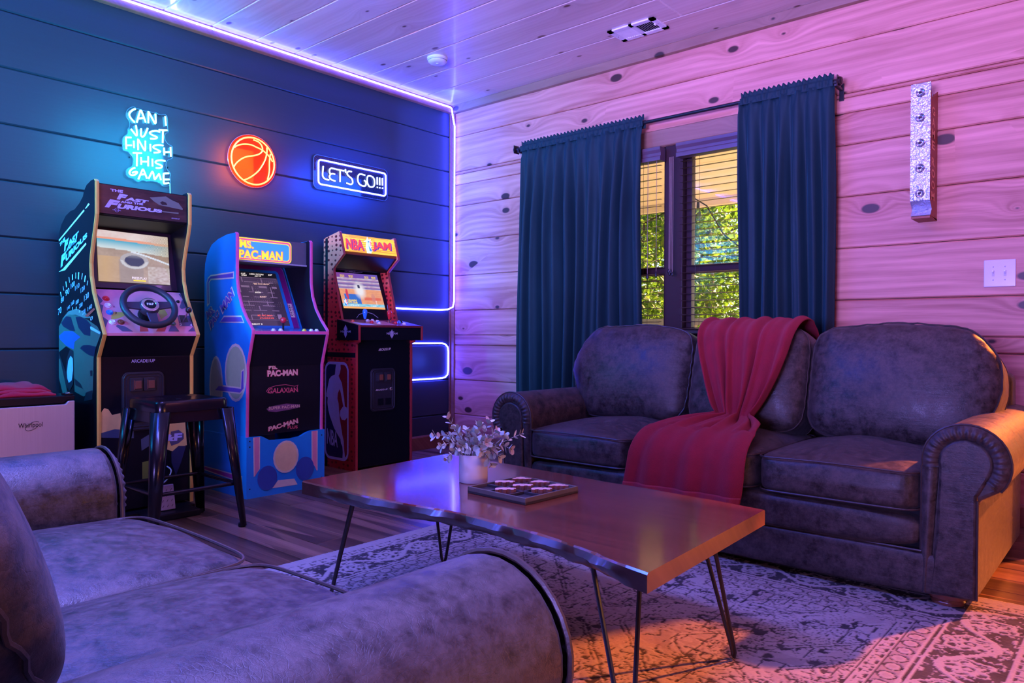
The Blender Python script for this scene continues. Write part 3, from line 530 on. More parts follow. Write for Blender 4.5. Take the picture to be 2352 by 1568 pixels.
# ================================================================== traced outlines, metres in the plane of each face
ART = {'neon_game':[[[(-2.38,2.056),(-2.393,2.048),(-2.407,2.032),(-2.411,2.019),(-2.407,2.006),(-2.395,1.993),(-2.383,1.984)]],[[(-2.373,1.986),(-2.357,2.047),(-2.353,2.053),(-2.348,2.049),(-2.327,1.996)],[(-2.365,2.009),(-2.335,2.018)]],[[(-2.313,1.996),(-2.313,2.049),(-2.309,2.052),(-2.281,2.005),(-2.277,2.003),(-2.274,2.011),(-2.276,2.054)]],[[(-2.223,2.052),(-2.219,2.002)]],[[(-2.403,1.945),(-2.38,1.919),(-2.375,1.916),(-2.372,1.921),(-2.374,1.948),(-2.378,1.97)]],[[(-2.35,1.958),(-2.352,1.925),(-2.348,1.916),(-2.342,1.916),(-2.333,1.926),(-2.324,1.947),(-2.317,1.967)]],[[(-2.252,1.96),(-2.269,1.963),(-2.29,1.957),(-2.303,1.949),(-2.304,1.941),(-2.29,1.935),(-2.269,1.93),(-2.27,1.923),(-2.281,1.918),(-2.303,1.914)]],[[(-2.257,1.971),(-2.212,1.978)],[(-2.235,1.972),(-2.237,1.904)]],[[(-2.401,1.9),(-2.423,1.896),(-2.428,1.891),(-2.426,1.834)],[(-2.424,1.854),(-2.399,1.859)]],[[(-2.389,1.885),(-2.387,1.847)]],[[(-2.366,1.84),(-2.367,1.891),(-2.363,1.893),(-2.335,1.847),(-2.33,1.847),(-2.329,1.855),(-2.329,1.897)]],[[(-2.303,1.885),(-2.302,1.846)]],[[(-2.234,1.89),(-2.256,1.889),(-2.278,1.882),(-2.287,1.874),(-2.286,1.868),(-2.272,1.863),(-2.253,1.857),(-2.252,1.852),(-2.266,1.846),(-2.284,1.842)]],[[(-2.23,1.879),(-2.228,1.839)],[(-2.194,1.889),(-2.192,1.838)],[(-2.226,1.856),(-2.194,1.862)]],[[(-2.393,1.82),(-2.347,1.827)],[(-2.372,1.821),(-2.373,1.753)]],[[(-2.351,1.805),(-2.35,1.765)],[(-2.314,1.816),(-2.314,1.763)],[(-2.349,1.782),(-2.315,1.788)]],[[(-2.292,1.807),(-2.291,1.766)]],[[(-2.223,1.807),(-2.244,1.808),(-2.266,1.802),(-2.275,1.794),(-2.272,1.787),(-2.256,1.783),(-2.241,1.778),(-2.244,1.769),(-2.256,1.763),(-2.273,1.761)]],[[(-2.382,1.743),(-2.399,1.733),(-2.41,1.716),(-2.408,1.705),(-2.398,1.701),(-2.383,1.706),(-2.372,1.718),(-2.373,1.723),(-2.383,1.721),(-2.396,1.714)]],[[(-2.365,1.685),(-2.345,1.736),(-2.341,1.741),(-2.337,1.737),(-2.32,1.695)],[(-2.356,1.711),(-2.33,1.717)]],[[(-2.312,1.696),(-2.295,1.734),(-2.291,1.737),(-2.287,1.73),(-2.281,1.701),(-2.277,1.7),(-2.273,1.706),(-2.258,1.73),(-2.255,1.728),(-2.246,1.699)]],[[(-2.203,1.744),(-2.226,1.739),(-2.232,1.732),(-2.231,1.689),(-2.225,1.684),(-2.203,1.691)],[(-2.228,1.706),(-2.201,1.71)]]],'back_game':[(-2.424,2.019),(-2.417,2.044),(-2.399,2.062),(-2.384,2.068),(-2.372,2.062),(-2.351,2.062),(-2.33,2.058),(-2.309,2.062),(-2.29,2.061),(-2.272,2.065),(-2.256,2.058),(-2.241,2.058),(-2.225,2.064),(-2.212,2.06),(-2.207,2.042),(-2.205,1.991),(-2.2,1.979),(-2.206,1.968),(-2.217,1.96),(-2.222,1.943),(-2.217,1.921),(-2.199,1.904),(-2.183,1.899),(-2.179,1.884),(-2.179,1.839),(-2.185,1.828),(-2.201,1.82),(-2.212,1.807),(-2.215,1.787),(-2.209,1.766),(-2.195,1.752),(-2.19,1.74),(-2.194,1.723),(-2.19,1.708),(-2.194,1.682),(-2.212,1.672),(-2.234,1.67),(-2.247,1.681),(-2.269,1.687),(-2.3,1.686),(-2.321,1.681),(-2.339,1.684),(-2.358,1.673),(-2.371,1.673),(-2.39,1.685),(-2.411,1.688),(-2.423,1.701),(-2.423,1.723),(-2.411,1.739),(-2.395,1.749),(-2.389,1.769),(-2.389,1.794),(-2.399,1.81),(-2.414,1.823),(-2.435,1.825),(-2.441,1.836),(-2.442,1.882),(-2.436,1.898),(-2.423,1.91),(-2.415,1.926),(-2.416,1.942),(-2.408,1.953),(-2.405,1.973),(-2.41,1.99),(-2.421,2.003)],'hook_game':[(-2.369,2.054),(-2.246,2.051)],'neon_ball':[[[(-1.822,1.96),(-1.803,1.974),(-1.776,1.987),(-1.743,1.995),(-1.71,1.997),(-1.679,1.99),(-1.65,1.983),(-1.621,1.97),(-1.592,1.949),(-1.575,1.929),(-1.569,1.92)]],[[(-1.697,2.03),(-1.664,2.024),(-1.644,2.007),(-1.637,1.985),(-1.644,1.966),(-1.664,1.949),(-1.696,1.935),(-1.735,1.923),(-1.768,1.906),(-1.798,1.881),(-1.817,1.857),(-1.825,1.844)]],[[(-1.608,2.001),(-1.608,1.973),(-1.616,1.934),(-1.633,1.897),(-1.661,1.853),(-1.695,1.819),(-1.729,1.794),(-1.757,1.778)]],[[(-1.584,1.965),(-1.589,1.939),(-1.591,1.897),(-1.591,1.865),(-1.597,1.83),(-1.604,1.806)]]],'ball_rim':[(-1.724,2.037),(-1.575,1.952),(-1.563,1.902),(-1.684,1.766),(-1.839,1.904),(-1.757,1.778),(-1.825,1.962),(-1.826,1.844)],'ball_back':[(-1.735,2.048),(-1.86,1.915),(-1.681,1.748),(-1.776,1.769)],'neon_go':[[[(-1.202,1.959),(-1.206,1.919),(-1.206,1.896),(-1.195,1.881),(-1.176,1.876),(-1.157,1.876)]],[[(-1.109,1.957),(-1.138,1.956),(-1.15,1.948),(-1.154,1.934),(-1.147,1.919),(-1.127,1.922),(-1.111,1.921)],[(-1.14,1.919),(-1.151,1.907),(-1.153,1.895),(-1.14,1.881),(-1.108,1.877)]],[[(-1.102,1.956),(-1.037,1.956)],[(-1.069,1.951),(-1.07,1.877)]],[[(-1.027,1.969),(-1.024,1.945)]],[[(-0.976,1.961),(-1.0,1.96),(-1.011,1.949),(-1.011,1.937),(-0.997,1.926),(-0.976,1.915),(-0.968,1.9),(-0.969,1.883),(-0.985,1.874),(-1.017,1.878)]],[[(-0.864,1.956),(-0.897,1.958),(-0.915,1.951),(-0.924,1.933),(-0.924,1.909),(-0.912,1.889),(-0.888,1.88),(-0.864,1.882),(-0.855,1.896),(-0.858,1.912),(-0.87,1.92)]],[[(-0.825,1.958),(-0.84,1.952),(-0.845,1.931),(-0.842,1.905),(-0.828,1.886),(-0.807,1.883),(-0.788,1.892),(-0.781,1.915),(-0.785,1.941),(-0.801,1.956),(-0.825,1.958)]],[[(-0.758,1.959),(-0.757,1.908)],[(-0.757,1.893),(-0.756,1.884)]],[[(-0.736,1.96),(-0.735,1.908)],[(-0.735,1.894),(-0.734,1.885)]],[[(-0.712,1.961),(-0.711,1.909)],[(-0.711,1.895),(-0.71,1.886)]]],'go_frame':[(-1.23,1.996),(-0.695,1.998),(-0.681,1.988),(-0.681,1.851),(-0.692,1.84),(-1.222,1.836),(-1.237,1.847),(-1.237,1.986)],'go_back':[(-1.238,2.009),(-0.702,2.011),(-0.679,1.993),(-0.671,1.848),(-0.693,1.821),(-1.227,1.817),(-1.259,1.837),(-1.262,1.989)],'ff_side':[(0.503,1.558),(0.467,1.556),(0.415,1.542),(0.385,1.52),(0.369,1.494),(0.323,1.468),(0.264,1.447),(0.212,1.445),(0.147,1.429),(0.088,1.393),(0.058,1.354),(0.049,1.318)],'ff_stripes':[[(0.054,1.32),(0.058,1.312),(0.392,1.426),(0.385,1.434)],[(0.4,1.434),(0.409,1.436),(0.409,1.441),(0.4,1.439)],[(0.415,1.435),(0.458,1.45),(0.441,1.456),(0.415,1.443)],[(0.053,1.162),(0.142,1.166),(0.418,1.27),(0.407,1.278),(0.113,1.175)]],'ff_words':[('THE',[(0.066,1.284),(0.151,1.309),(0.142,1.327),(0.071,1.302)]),('FAST',[(0.13,1.256),(0.319,1.314),(0.327,1.355),(0.134,1.304)]),('AND THE',[(0.159,1.252),(0.295,1.293),(0.299,1.31),(0.163,1.268)]),('FURIOUS',[(0.083,1.18),(0.429,1.302),(0.429,1.337),(0.083,1.236)])],'ff_nums':[('70',[(0.047,0.948),(0.094,0.962),(0.094,0.993),(0.047,0.979)]),('80',[(0.088,1.006),(0.127,1.018),(0.127,1.043),(0.088,1.032)]),('90',[(0.148,1.038),(0.201,1.053),(0.201,1.081),(0.148,1.066)]),('100',[(0.221,1.072),(0.271,1.086),(0.271,1.11),(0.221,1.096)]),('110',[(0.277,1.061),(0.332,1.077),(0.332,1.098),(0.277,1.083)]),('120',[(0.349,1.047),(0.398,1.062),(0.398,1.084),(0.349,1.07)]),('130',[(0.391,1.007),(0.449,1.025),(0.449,1.051),(0.391,1.034)]),('140',[(0.435,0.961),(0.486,0.977),(0.486,0.996),(0.435,0.98)]),('140',[(0.173,0.97),(0.208,0.981),(0.208,0.997),(0.173,0.987)]),('160',[(0.226,0.99),(0.265,1.002),(0.265,1.02),(0.226,1.008)]),('180',[(0.286,0.994),(0.322,1.005),(0.322,1.023),(0.286,1.012)]),('200',[(0.329,0.976),(0.371,0.989),(0.371,1.007),(0.329,0.995)]),('220',[(0.369,0.944),(0.406,0.956),(0.406,0.976),(0.369,0.964)]),('0',[(0.467,0.915),(0.496,0.925),(0.496,0.941),(0.467,0.932)])],'ff_ticks':[[(0.075,1.062),(0.086,1.063),(0.096,1.04),(0.087,1.038)],[(0.112,1.089),(0.117,1.089),(0.13,1.068),(0.125,1.067)],[(0.149,1.11),(0.159,1.111),(0.168,1.083),(0.158,1.082)],[(0.192,1.129),(0.199,1.129),(0.206,1.104),(0.201,1.103)],[(0.234,1.14),(0.245,1.141),(0.249,1.115),(0.237,1.114)],[(0.281,1.147),(0.288,1.147),(0.287,1.119),(0.28,1.118)],[(0.316,1.147),(0.329,1.146),(0.325,1.113),(0.312,1.114)],[(0.365,1.139),(0.373,1.138),(0.364,1.111),(0.357,1.112)],[(0.4,1.127),(0.412,1.126),(0.402,1.097),(0.389,1.099)],[(0.432,1.102),(0.439,1.101),(0.43,1.08),(0.423,1.082)],[(0.239,0.985),(0.247,0.984),(0.249,0.971),(0.242,0.971)],[(0.287,0.986),(0.295,0.986),(0.292,0.971),(0.285,0.971)],[(0.328,0.969),(0.337,0.969),(0.332,0.957),(0.325,0.957)]],'ff_car':{'body':[(0.04,0.893),(0.116,0.934),(0.193,0.951),(0.292,0.945),(0.434,0.922),(0.546,0.891),(0.59,0.861),(0.535,0.802),(0.502,0.75),(0.492,0.586),(0.375,0.567),(0.267,0.583),(0.257,0.672),(0.252,0.775),(0.154,0.797),(0.039,0.767)],'rear':[(0.039,0.767),(0.154,0.668),(0.167,0.6),(0.128,0.566),(0.039,0.748)],'glow':[(0.09,0.925),(0.181,0.965),(0.292,0.977),(0.399,0.957),(0.48,0.93),(0.387,0.931),(0.28,0.948),(0.18,0.949)],'win1':[(0.088,0.911),(0.155,0.943),(0.218,0.938),(0.274,0.87),(0.205,0.874),(0.116,0.893)],'win2':[(0.28,0.937),(0.34,0.938),(0.422,0.922),(0.468,0.9),(0.462,0.848),(0.387,0.854),(0.316,0.887)],'blue':[(0.057,0.846),(0.129,0.87),(0.243,0.87),(0.34,0.843),(0.267,0.82),(0.255,0.784),(0.155,0.801),(0.077,0.828)],'stripe':[(0.462,0.891),(0.479,0.891),(0.585,0.865),(0.574,0.857),(0.468,0.878)],'lamp':[(0.337,0.79),(0.375,0.805),(0.456,0.807),(0.533,0.799),(0.513,0.754),(0.433,0.763)],'wheel':[(0.167,0.673),(0.186,0.729),(0.218,0.752),(0.245,0.739),(0.248,0.685),(0.23,0.635),(0.192,0.622),(0.173,0.642)],'arch':[(0.154,0.659),(0.167,0.742),(0.211,0.784),(0.252,0.775),(0.259,0.672),(0.248,0.618),(0.204,0.584),(0.167,0.6)],'grille':[(0.41,0.586),(0.49,0.603),(0.492,0.56),(0.386,0.545)],'intake':[(0.267,0.646),(0.339,0.626),(0.375,0.602),(0.279,0.615)],'mud':[(0.039,0.734),(0.07,0.735),(0.173,0.569),(0.115,0.556),(0.039,0.641)],'fog':[(0.462,0.69),(0.488,0.693),(0.488,0.668),(0.468,0.665)],'red':[(0.399,0.94),(0.513,0.976),(0.524,0.968),(0.434,0.935)]},'ff_mar':[('THE',[(-2.683,1.513),(-2.63,1.513),(-2.628,1.526),(-2.685,1.525)]),('FAST',[(-2.657,1.48),(-2.518,1.48),(-2.508,1.501),(-2.649,1.509)]),('AND THE',[(-2.64,1.467),(-2.539,1.468),(-2.538,1.478),(-2.639,1.476)]),('FURIOUS',[(-2.709,1.437),(-2.451,1.443),(-2.447,1.466),(-2.695,1.477)]),('UNIVERSAL',[(-2.674,1.428),(-2.637,1.428),(-2.638,1.433),(-2.674,1.432)])],'ff_mar_globe':[(-2.656,1.431),(-2.648,1.432)],'ff_mar_car':[[(-2.508,1.51),(-2.431,1.526),(-2.403,1.512),(-2.37,1.502),(-2.348,1.476),(-2.351,1.471),(-2.463,1.48),(-2.49,1.495)],[(-2.431,1.531),(-2.403,1.526),(-2.37,1.511),(-2.403,1.512)],[(-2.46,1.492),(-2.449,1.5),(-2.431,1.496),(-2.424,1.485),(-2.449,1.482)],[(-2.463,1.452),(-2.37,1.455),(-2.37,1.448),(-2.44,1.448)]],'ff_mar_edge':[(-2.74,1.54),(-2.335,1.538),(-2.335,1.416),(-2.743,1.414)],'ff_scr':[(-2.681,1.356),(-2.346,1.35),(-2.364,1.104),(-2.697,1.105)],'ff_arc':[(-2.57,1.371),(-2.458,1.374),(-2.454,1.39),(-2.567,1.387)],'ff_btn':[(-2.69,1.018),(-2.692,0.985),(-2.695,0.953),(-2.697,0.908),(-2.66,0.909),(-2.426,0.906),(-2.358,1.015)],'ff_wheel':[(-2.509,0.994),(-2.63,1.01),(-2.389,0.964),(-2.499,1.1),(-2.524,0.889)],'ff_shift':[(-2.385,0.964),(-2.312,0.966),(-2.317,0.894),(-2.396,0.893),(-2.378,0.948),(-2.345,0.948),(-2.345,0.913),(-2.381,0.912),(-2.332,0.961)],'ff_ctxt':[('1',[(-2.669,1.01),(-2.664,1.01),(-2.661,1.018),(-2.667,1.018)]),('2',[(-2.672,0.978),(-2.664,0.978),(-2.66,0.989),(-2.669,0.988)]),('3',[(-2.674,0.947),(-2.666,0.947),(-2.662,0.957),(-2.671,0.957)]),('MUSIC',[(-2.68,0.879),(-2.65,0.878),(-2.647,0.889),(-2.676,0.89)]),('START',[(-2.448,0.879),(-2.42,0.879),(-2.418,0.889),(-2.446,0.889)]),('FAST AND THE FURIOUS',[(-2.622,1.028),(-2.444,1.03),(-2.441,1.038),(-2.619,1.036)]),('ARCADE1UP',[(-2.391,1.041),(-2.316,1.043),(-2.314,1.052),(-2.389,1.05)]),('2',[(-2.396,0.895),(-2.384,0.896),(-2.381,0.907),(-2.392,0.907)]),('4',[(-2.346,0.894),(-2.334,0.894),(-2.331,0.906),(-2.343,0.905)]),('1',[(-2.39,0.952),(-2.385,0.952),(-2.382,0.961),(-2.387,0.961)])],'ff_cpoly':{'dark':[[(-2.729,1.061),(-2.706,1.007),(-2.724,0.991),(-2.711,0.985),(-2.738,0.937),(-2.712,0.916),(-2.738,0.881),(-2.746,0.865)],[(-2.339,1.056),(-2.296,1.059),(-2.304,0.986),(-2.355,0.979),(-2.36,0.989),(-2.322,1.03)],[(-2.688,0.89),(-2.678,0.897),(-2.647,0.888),(-2.621,0.866),(-2.667,0.866)],[(-2.461,0.867),(-2.44,0.893),(-2.417,0.893),(-2.408,0.867)],[(-2.366,0.868),(-2.332,0.891),(-2.318,0.868)]],'yel':[[(-2.677,0.97),(-2.638,0.98),(-2.624,0.944),(-2.664,0.926),(-2.699,0.92)],[(-2.478,0.981),(-2.441,0.986),(-2.432,0.949),(-2.473,0.925)]],'tan':[[(-2.711,0.978),(-2.64,0.999),(-2.695,0.921),(-2.734,0.937)],[(-2.641,0.971),(-2.581,0.982),(-2.575,0.936),(-2.582,0.891),(-2.647,0.912)],[(-2.418,0.987),(-2.312,0.983),(-2.384,0.964),(-2.403,0.893)]],'red':[[(-2.582,0.893),(-2.551,0.889),(-2.552,0.867),(-2.591,0.866)],[(-2.457,0.895),(-2.495,0.89),(-2.519,0.867),(-2.477,0.867)]]},'ff_coin':[(-2.645,0.68),(-2.454,0.673),(-2.454,0.4),(-2.645,0.418),(-2.611,0.65),(-2.557,0.592),(-2.551,0.65),(-2.498,0.591)],'ff_low':{'yel':[[(-2.757,0.492),(-2.736,0.499),(-2.72,0.521),(-2.703,0.514),(-2.687,0.487),(-2.651,0.493),(-2.646,0.442),(-2.516,0.406),(-2.516,0.339),(-2.42,0.292),(-2.386,0.281),(-2.376,0.305),(-2.341,0.311),(-2.351,0.447),(-2.401,0.433),(-2.516,0.412),(-2.62,0.416),(-2.757,0.406)]],'car':[[(-2.755,0.408),(-2.676,0.421),(-2.592,0.407),(-2.592,0.371),(-2.755,0.388)],[(-2.56,0.362),(-2.522,0.382),(-2.51,0.333),(-2.557,0.308)]],'green':[[(-2.554,0.253),(-2.51,0.26),(-2.51,0.168),(-2.554,0.175)]],'navy':[[(-2.417,0.285),(-2.382,0.312),(-2.345,0.308),(-2.37,0.229),(-2.395,0.17),(-2.417,0.235)]],'oval':[[(-2.426,0.336),(-2.42,0.385),(-2.382,0.39),(-2.357,0.369),(-2.357,0.344),(-2.382,0.325),(-2.417,0.316)]]},'ff_F':[(-2.413,0.341),(-2.367,0.336),(-2.364,0.374),(-2.413,0.375)],'ff_arc2':[(-2.603,0.724),(-2.495,0.724),(-2.495,0.74),(-2.603,0.739)],'ms_side':[(0.451,1.398),(0.367,1.396),(0.27,1.377),(0.2,1.354),(0.149,1.308),(0.122,1.251),(0.117,1.191)],'ms_front':[(0.454,1.397),(0.462,1.319),(0.458,1.212),(0.461,1.146),(0.479,1.07),(0.516,0.999),(0.561,0.942),(0.619,0.884)],'ms_band':[[(0.146,1.011),(0.141,1.148),(0.155,1.172),(0.187,1.186),(0.442,1.192),(0.442,1.154),(0.192,1.157),(0.173,1.143),(0.175,1.026)],[(0.287,0.922),(0.335,0.959),(0.521,0.957),(0.55,0.918)],[(0.229,0.548),(0.278,0.584),(0.51,0.58),(0.518,0.667),(0.55,0.681),(0.551,0.572),(0.51,0.544)]],'ms_words':[('MS.',[(0.155,0.942),(0.237,0.981),(0.205,1.017),(0.136,0.982)]),('PAC',[(0.196,0.883),(0.286,0.962),(0.264,0.989),(0.169,0.928)]),('MAN',[(0.326,0.975),(0.446,1.062),(0.417,1.104),(0.295,1.012)])],'ms_mar':[('MS.',[(-2.007,1.326),(-1.923,1.324),(-1.931,1.361),(-2.007,1.371)]),('PAC-MAN',[(-2.009,1.268),(-1.748,1.271),(-1.748,1.322),(-2.009,1.313)])],'ms_marb':[(-2.024,1.376),(-1.698,1.38),(-1.681,1.276),(-2.024,1.263)],'ms_scr':[(-1.907,1.209),(-1.669,1.209),(-1.696,0.908),(-1.99,0.905)],'ms_bez':[(-1.895,1.259),(-1.564,1.273),(-1.603,0.887)],'ms_scrt':[('1UP',[(-1.894,1.194),(-1.868,1.195),(-1.865,1.203),(-1.891,1.202)]),('2460',[(-1.894,1.185),(-1.862,1.186),(-1.86,1.194),(-1.892,1.193)]),('HIGH SCORE',[(-1.842,1.194),(-1.754,1.196),(-1.751,1.204),(-1.839,1.203)]),('46110',[(-1.814,1.184),(-1.773,1.186),(-1.771,1.194),(-1.812,1.192)]),('2UP',[(-1.724,1.196),(-1.699,1.197),(-1.696,1.206),(-1.722,1.205)]),('"MS PAC-MAN"',[(-1.836,1.137),(-1.73,1.141),(-1.728,1.149),(-1.834,1.146)]),('WITH',[(-1.841,1.087),(-1.804,1.088),(-1.801,1.097),(-1.838,1.096)]),('BLINKY',[(-1.816,1.063),(-1.774,1.064),(-1.772,1.073),(-1.813,1.072)]),('MS. PAC-MAN',[(-1.861,0.955),(-1.771,0.956),(-1.768,0.965),(-1.859,0.965)]),('STARRING',[(-1.852,0.941),(-1.764,0.943),(-1.764,0.951),(-1.849,0.949)]),('CREDIT 0',[(-1.923,0.907),(-1.846,0.908),(-1.845,0.916),(-1.92,0.915)])],'ms_ft':[('MS.',[(-1.911,0.672),(-1.858,0.671),(-1.864,0.696),(-1.911,0.697)]),('PAC-MAN',[(-1.917,0.633),(-1.734,0.634),(-1.734,0.666),(-1.918,0.666)]),('GALAXIAN',[(-1.917,0.542),(-1.73,0.54),(-1.734,0.567),(-1.911,0.57)]),('PAC-MAN',[(-1.911,0.341),(-1.73,0.368),(-1.734,0.394),(-1.911,0.364)]),('PLUS',[(-1.796,0.342),(-1.733,0.339),(-1.733,0.356),(-1.796,0.359)]),('SUPER PAC-MAN',[(-1.911,0.454),(-1.72,0.455),(-1.72,0.471),(-1.911,0.471)])],'ms_gal':[(-1.911,0.545),(-1.924,0.554),(-1.911,0.57),(-1.867,0.582),(-1.809,0.585),(-1.75,0.573),(-1.731,0.579),(-1.74,0.561)],'ms_sup':[(-1.923,0.461),(-1.892,0.473),(-1.803,0.481),(-1.72,0.471),(-1.718,0.455),(-1.777,0.447),(-1.867,0.44),(-1.911,0.447)],'ms_base_top':[(-2.05,0.32),(-1.963,0.32),(-1.941,0.309),(-1.92,0.296),(-1.876,0.292),(-1.786,0.29),(-1.726,0.296),(-1.689,0.313),(-1.659,0.321),(-1.568,0.319)],'ms_base_st':[[(-2.011,0.319),(-1.972,0.318),(-1.972,0.15),(-2.008,0.111)],[(-1.657,0.321),(-1.617,0.32),(-1.617,0.091),(-1.656,0.149)],[(-1.901,0.036),(-1.866,0.074),(-1.766,0.068),(-1.746,0.033)]],'ms_base_side':[(0.112,0.122),(0.534,0.117),(0.534,0.079),(0.112,0.098)],'nba_mar':[('NBA',[(-1.172,1.408),(-1.029,1.408),(-1.022,1.479),(-1.159,1.478)]),('JAM',[(-0.96,1.414),(-0.797,1.413),(-0.786,1.483),(-0.946,1.477)])],'nba_marb':[(-1.19,1.502),(-0.733,1.509),(-0.743,1.395),(-1.203,1.392)],'nba_emb':[(-0.98,1.505),(-0.975,1.486),(-0.953,1.49),(-0.963,1.477),(-0.947,1.473),(-0.972,1.47),(-0.963,1.429),(-0.973,1.393),(-1.007,1.392),(-1.012,1.425),(-0.996,1.47),(-1.02,1.469),(-0.994,1.48)],'nba_scr':[(-1.134,1.267),(-0.787,1.272),(-0.782,1.033),(-1.129,1.031)],'nba_court':[[(-1.013,1.341),(-0.989,1.333),(-0.96,1.332),(-0.935,1.335),(-0.908,1.343)],[(-0.961,1.331),(-0.96,1.274)],[(-0.783,1.344),(-0.733,1.279)],[(-0.954,1.03),(-0.954,1.007)],[(-1.044,0.968),(-1.018,0.991),(-0.976,1.004),(-0.937,1.007),(-0.9,0.998),(-0.864,0.972)],[(-0.726,1.065),(-0.763,1.014)]],'nba_player':[(0.191,0.673),(0.17,0.657),(0.163,0.631),(0.16,0.606),(0.157,0.594),(0.123,0.586),(0.097,0.566),(0.081,0.521),(0.065,0.476),(0.065,0.457),(0.081,0.452),(0.076,0.42),(0.087,0.376),(0.103,0.339),(0.119,0.315),(0.15,0.267),(0.198,0.222),(0.218,0.205),(0.224,0.18),(0.239,0.163),(0.244,0.127),(0.239,0.083),(0.26,0.081),(0.268,0.098),(0.257,0.147),(0.254,0.196),(0.239,0.232),(0.228,0.274),(0.213,0.322),(0.205,0.372),(0.199,0.421),(0.186,0.451),(0.191,0.483),(0.209,0.509),(0.222,0.485),(0.238,0.436),(0.248,0.406),(0.238,0.399),(0.216,0.379),(0.213,0.347),(0.233,0.324),(0.264,0.323),(0.289,0.341),(0.296,0.372),(0.284,0.402),(0.264,0.407),(0.258,0.45),(0.243,0.51),(0.233,0.547),(0.207,0.577),(0.198,0.589),(0.212,0.608),(0.22,0.633),(0.217,0.661)],'nba_logo':[(0.048,0.647),(0.096,0.681),(0.258,0.678),(0.304,0.642),(0.306,0.121),(0.265,0.067),(0.114,0.081),(0.05,0.125)],'nba_logo_in':[(0.061,0.647),(0.099,0.67),(0.258,0.669),(0.293,0.639),(0.295,0.123),(0.262,0.079),(0.119,0.092),(0.063,0.13)],'nba_logo_mid':[(0.191,0.67),(0.191,0.589),(0.199,0.421),(0.239,0.232),(0.255,0.078)],'nba_txt':[(0.087,0.107),(0.206,0.107),(0.2,0.2),(0.087,0.202)],'nba_coin':[(-1.082,0.644),(-0.881,0.641),(-0.88,0.359),(-1.082,0.371),(-1.04,0.614),(-0.988,0.556),(-0.976,0.612),(-0.924,0.556),(-1.039,0.446),(-0.991,0.402),(-0.98,0.449),(-0.927,0.404),(-0.919,0.504)],'nba_coint':[(-1.043,0.499),(-0.948,0.5),(-0.948,0.51),(-1.043,0.509)],'nba_arc':[(-1.016,0.754),(-0.916,0.759),(-0.916,0.775),(-1.016,0.77)],'nba_deckt':[(-0.997,0.856),(-0.907,0.857),(-0.907,0.874),(-0.997,0.874)],'nba_deckarrow':[(-0.954,0.894),(-0.946,0.879),(-0.933,0.882),(-0.943,0.872),(-0.94,0.854),(-0.954,0.835),(-0.969,0.854),(-0.965,0.871),(-0.975,0.881),(-0.962,0.879)]}
# ================================================================== NEON SIGNS AND LED STRIPS
def glow(name, col, s, back=(.8,.8,.85)):
    return mat(name, back, .3, emit=col, es=s)
M_cyan = glow('cyan_neon', (.10,.72,1.0), 9.0); M_orange = glow('orange_neon', (1.0,.064,.016), 15.0, (.5,.2,.05))
M_blue = glow('blue_neon', (.05,.06,1.0), 24.0); M_whiten = glow('white_neon', (.75,.90,1.0), 1.4); M_strip = glow('led_strip', (.035,.04,1.0), 70.0)
def acrylic(name, tint, refl=.10, milk=.03, dcol=(.7,.72,.75)):
    k = N(name); tr = k.n('BsdfTransparent'); tr.inputs[0].default_value = (*tint, 1)
    gl = k.n('BsdfGlossy'); gl.inputs['Roughness'].default_value = .08; mx = k.n('MixShader')
    no = k.noise(k.coords(), 3, 2); k.l(k.math('MULTIPLY', no, refl*2), mx.inputs[0])
    df = k.n('BsdfDiffuse'); df.inputs[0].default_value = (*dcol, 1); m2 = k.n('MixShader'); m2.inputs[0].default_value = milk
    k.l(tr.outputs[0], m2.inputs[1]); k.l(df.outputs[0], m2.inputs[2]); k.l(m2.outputs[0], mx.inputs[1]); k.l(gl.outputs[0], mx.inputs[2]); k.l(mx.outputs[0], k.out.inputs[0]); return k.m
M_acr = acrylic('clear_acrylic', (.80,.88,.92), .05, .01); M_acrb = acrylic('glow_tint_acrylic', (.95,.45,.25), .04, .14, (.9,.16,.02)); M_acrd = acrylic('smoked_acrylic', (.35,.4,.5), .05, .02); M_acre = mat('acrylic_edge', (.10,.16,.20), .15, spec=.6)  # ball sign backing tinted orange to stand for the neon's glow
def spline(p, n=5, closed=False):
    P = [Vector(q) for q in p]
    if len(P) < 3: return P
    out = []; m = len(P)
    for i in range(m if closed else m-1):
        a, b, c, d = (P[(i-1) % m] if closed or i else P[0]), P[i], P[(i+1) % m], (P[(i+2) % m] if closed or i < m-2 else P[-1])
        for k in range(n):
            t = k/n; out.append(.5*((2*b)+(c-a)*t+(2*a-5*b+4*c-d)*t*t+(3*b-a-3*c+d)*t**3))
    if not closed: out.append(P[-1])
    return out
def backing(parent, outline, x0=.012, x1=.017, m=None):
    pts = [(q.x, q.y) for q in spline([(y, z, 0) for y, z in outline], 3, True)]
    o = MB().prism(pts, 0, x0, x1).build('backing_panel', m or M_acr, parent)
    MB().tube([(x1, y, z) for y, z in pts], .0016, 5, closed=True).build('panel_edge', M_acre, parent)
def strokes(parent, letters, material, r=.0052, x=.026, name='neon_letter', sm=4):
    for L in letters:
        mb = MB()
        for s in L: mb.tube(spline([(x, y, z) for y, z in s], sm), r, 8)
        mb.build(name, material, parent, smooth=True)
t = thing('neon_sign', 'cyan neon sign on the navy wall reading CAN I JUST FINISH THIS GAME', 'neon sign', (.0, -2.29, 1.87))
backing(t, ART['back_game']); strokes(t, ART['neon_game'], M_cyan, .0046)
for y, z in ART['hook_game']: MB().tube([(.0, y, z), (.020, y, z)], .004, 8).build('mounting_pin', M_black, t)
lamp('cyan_sign_light', 'AREA', (.50, -2.28, 1.87), 12, (.01, .50, 1.0), target=(0, -2.34, 1.87), size=.5, size_y=.4)
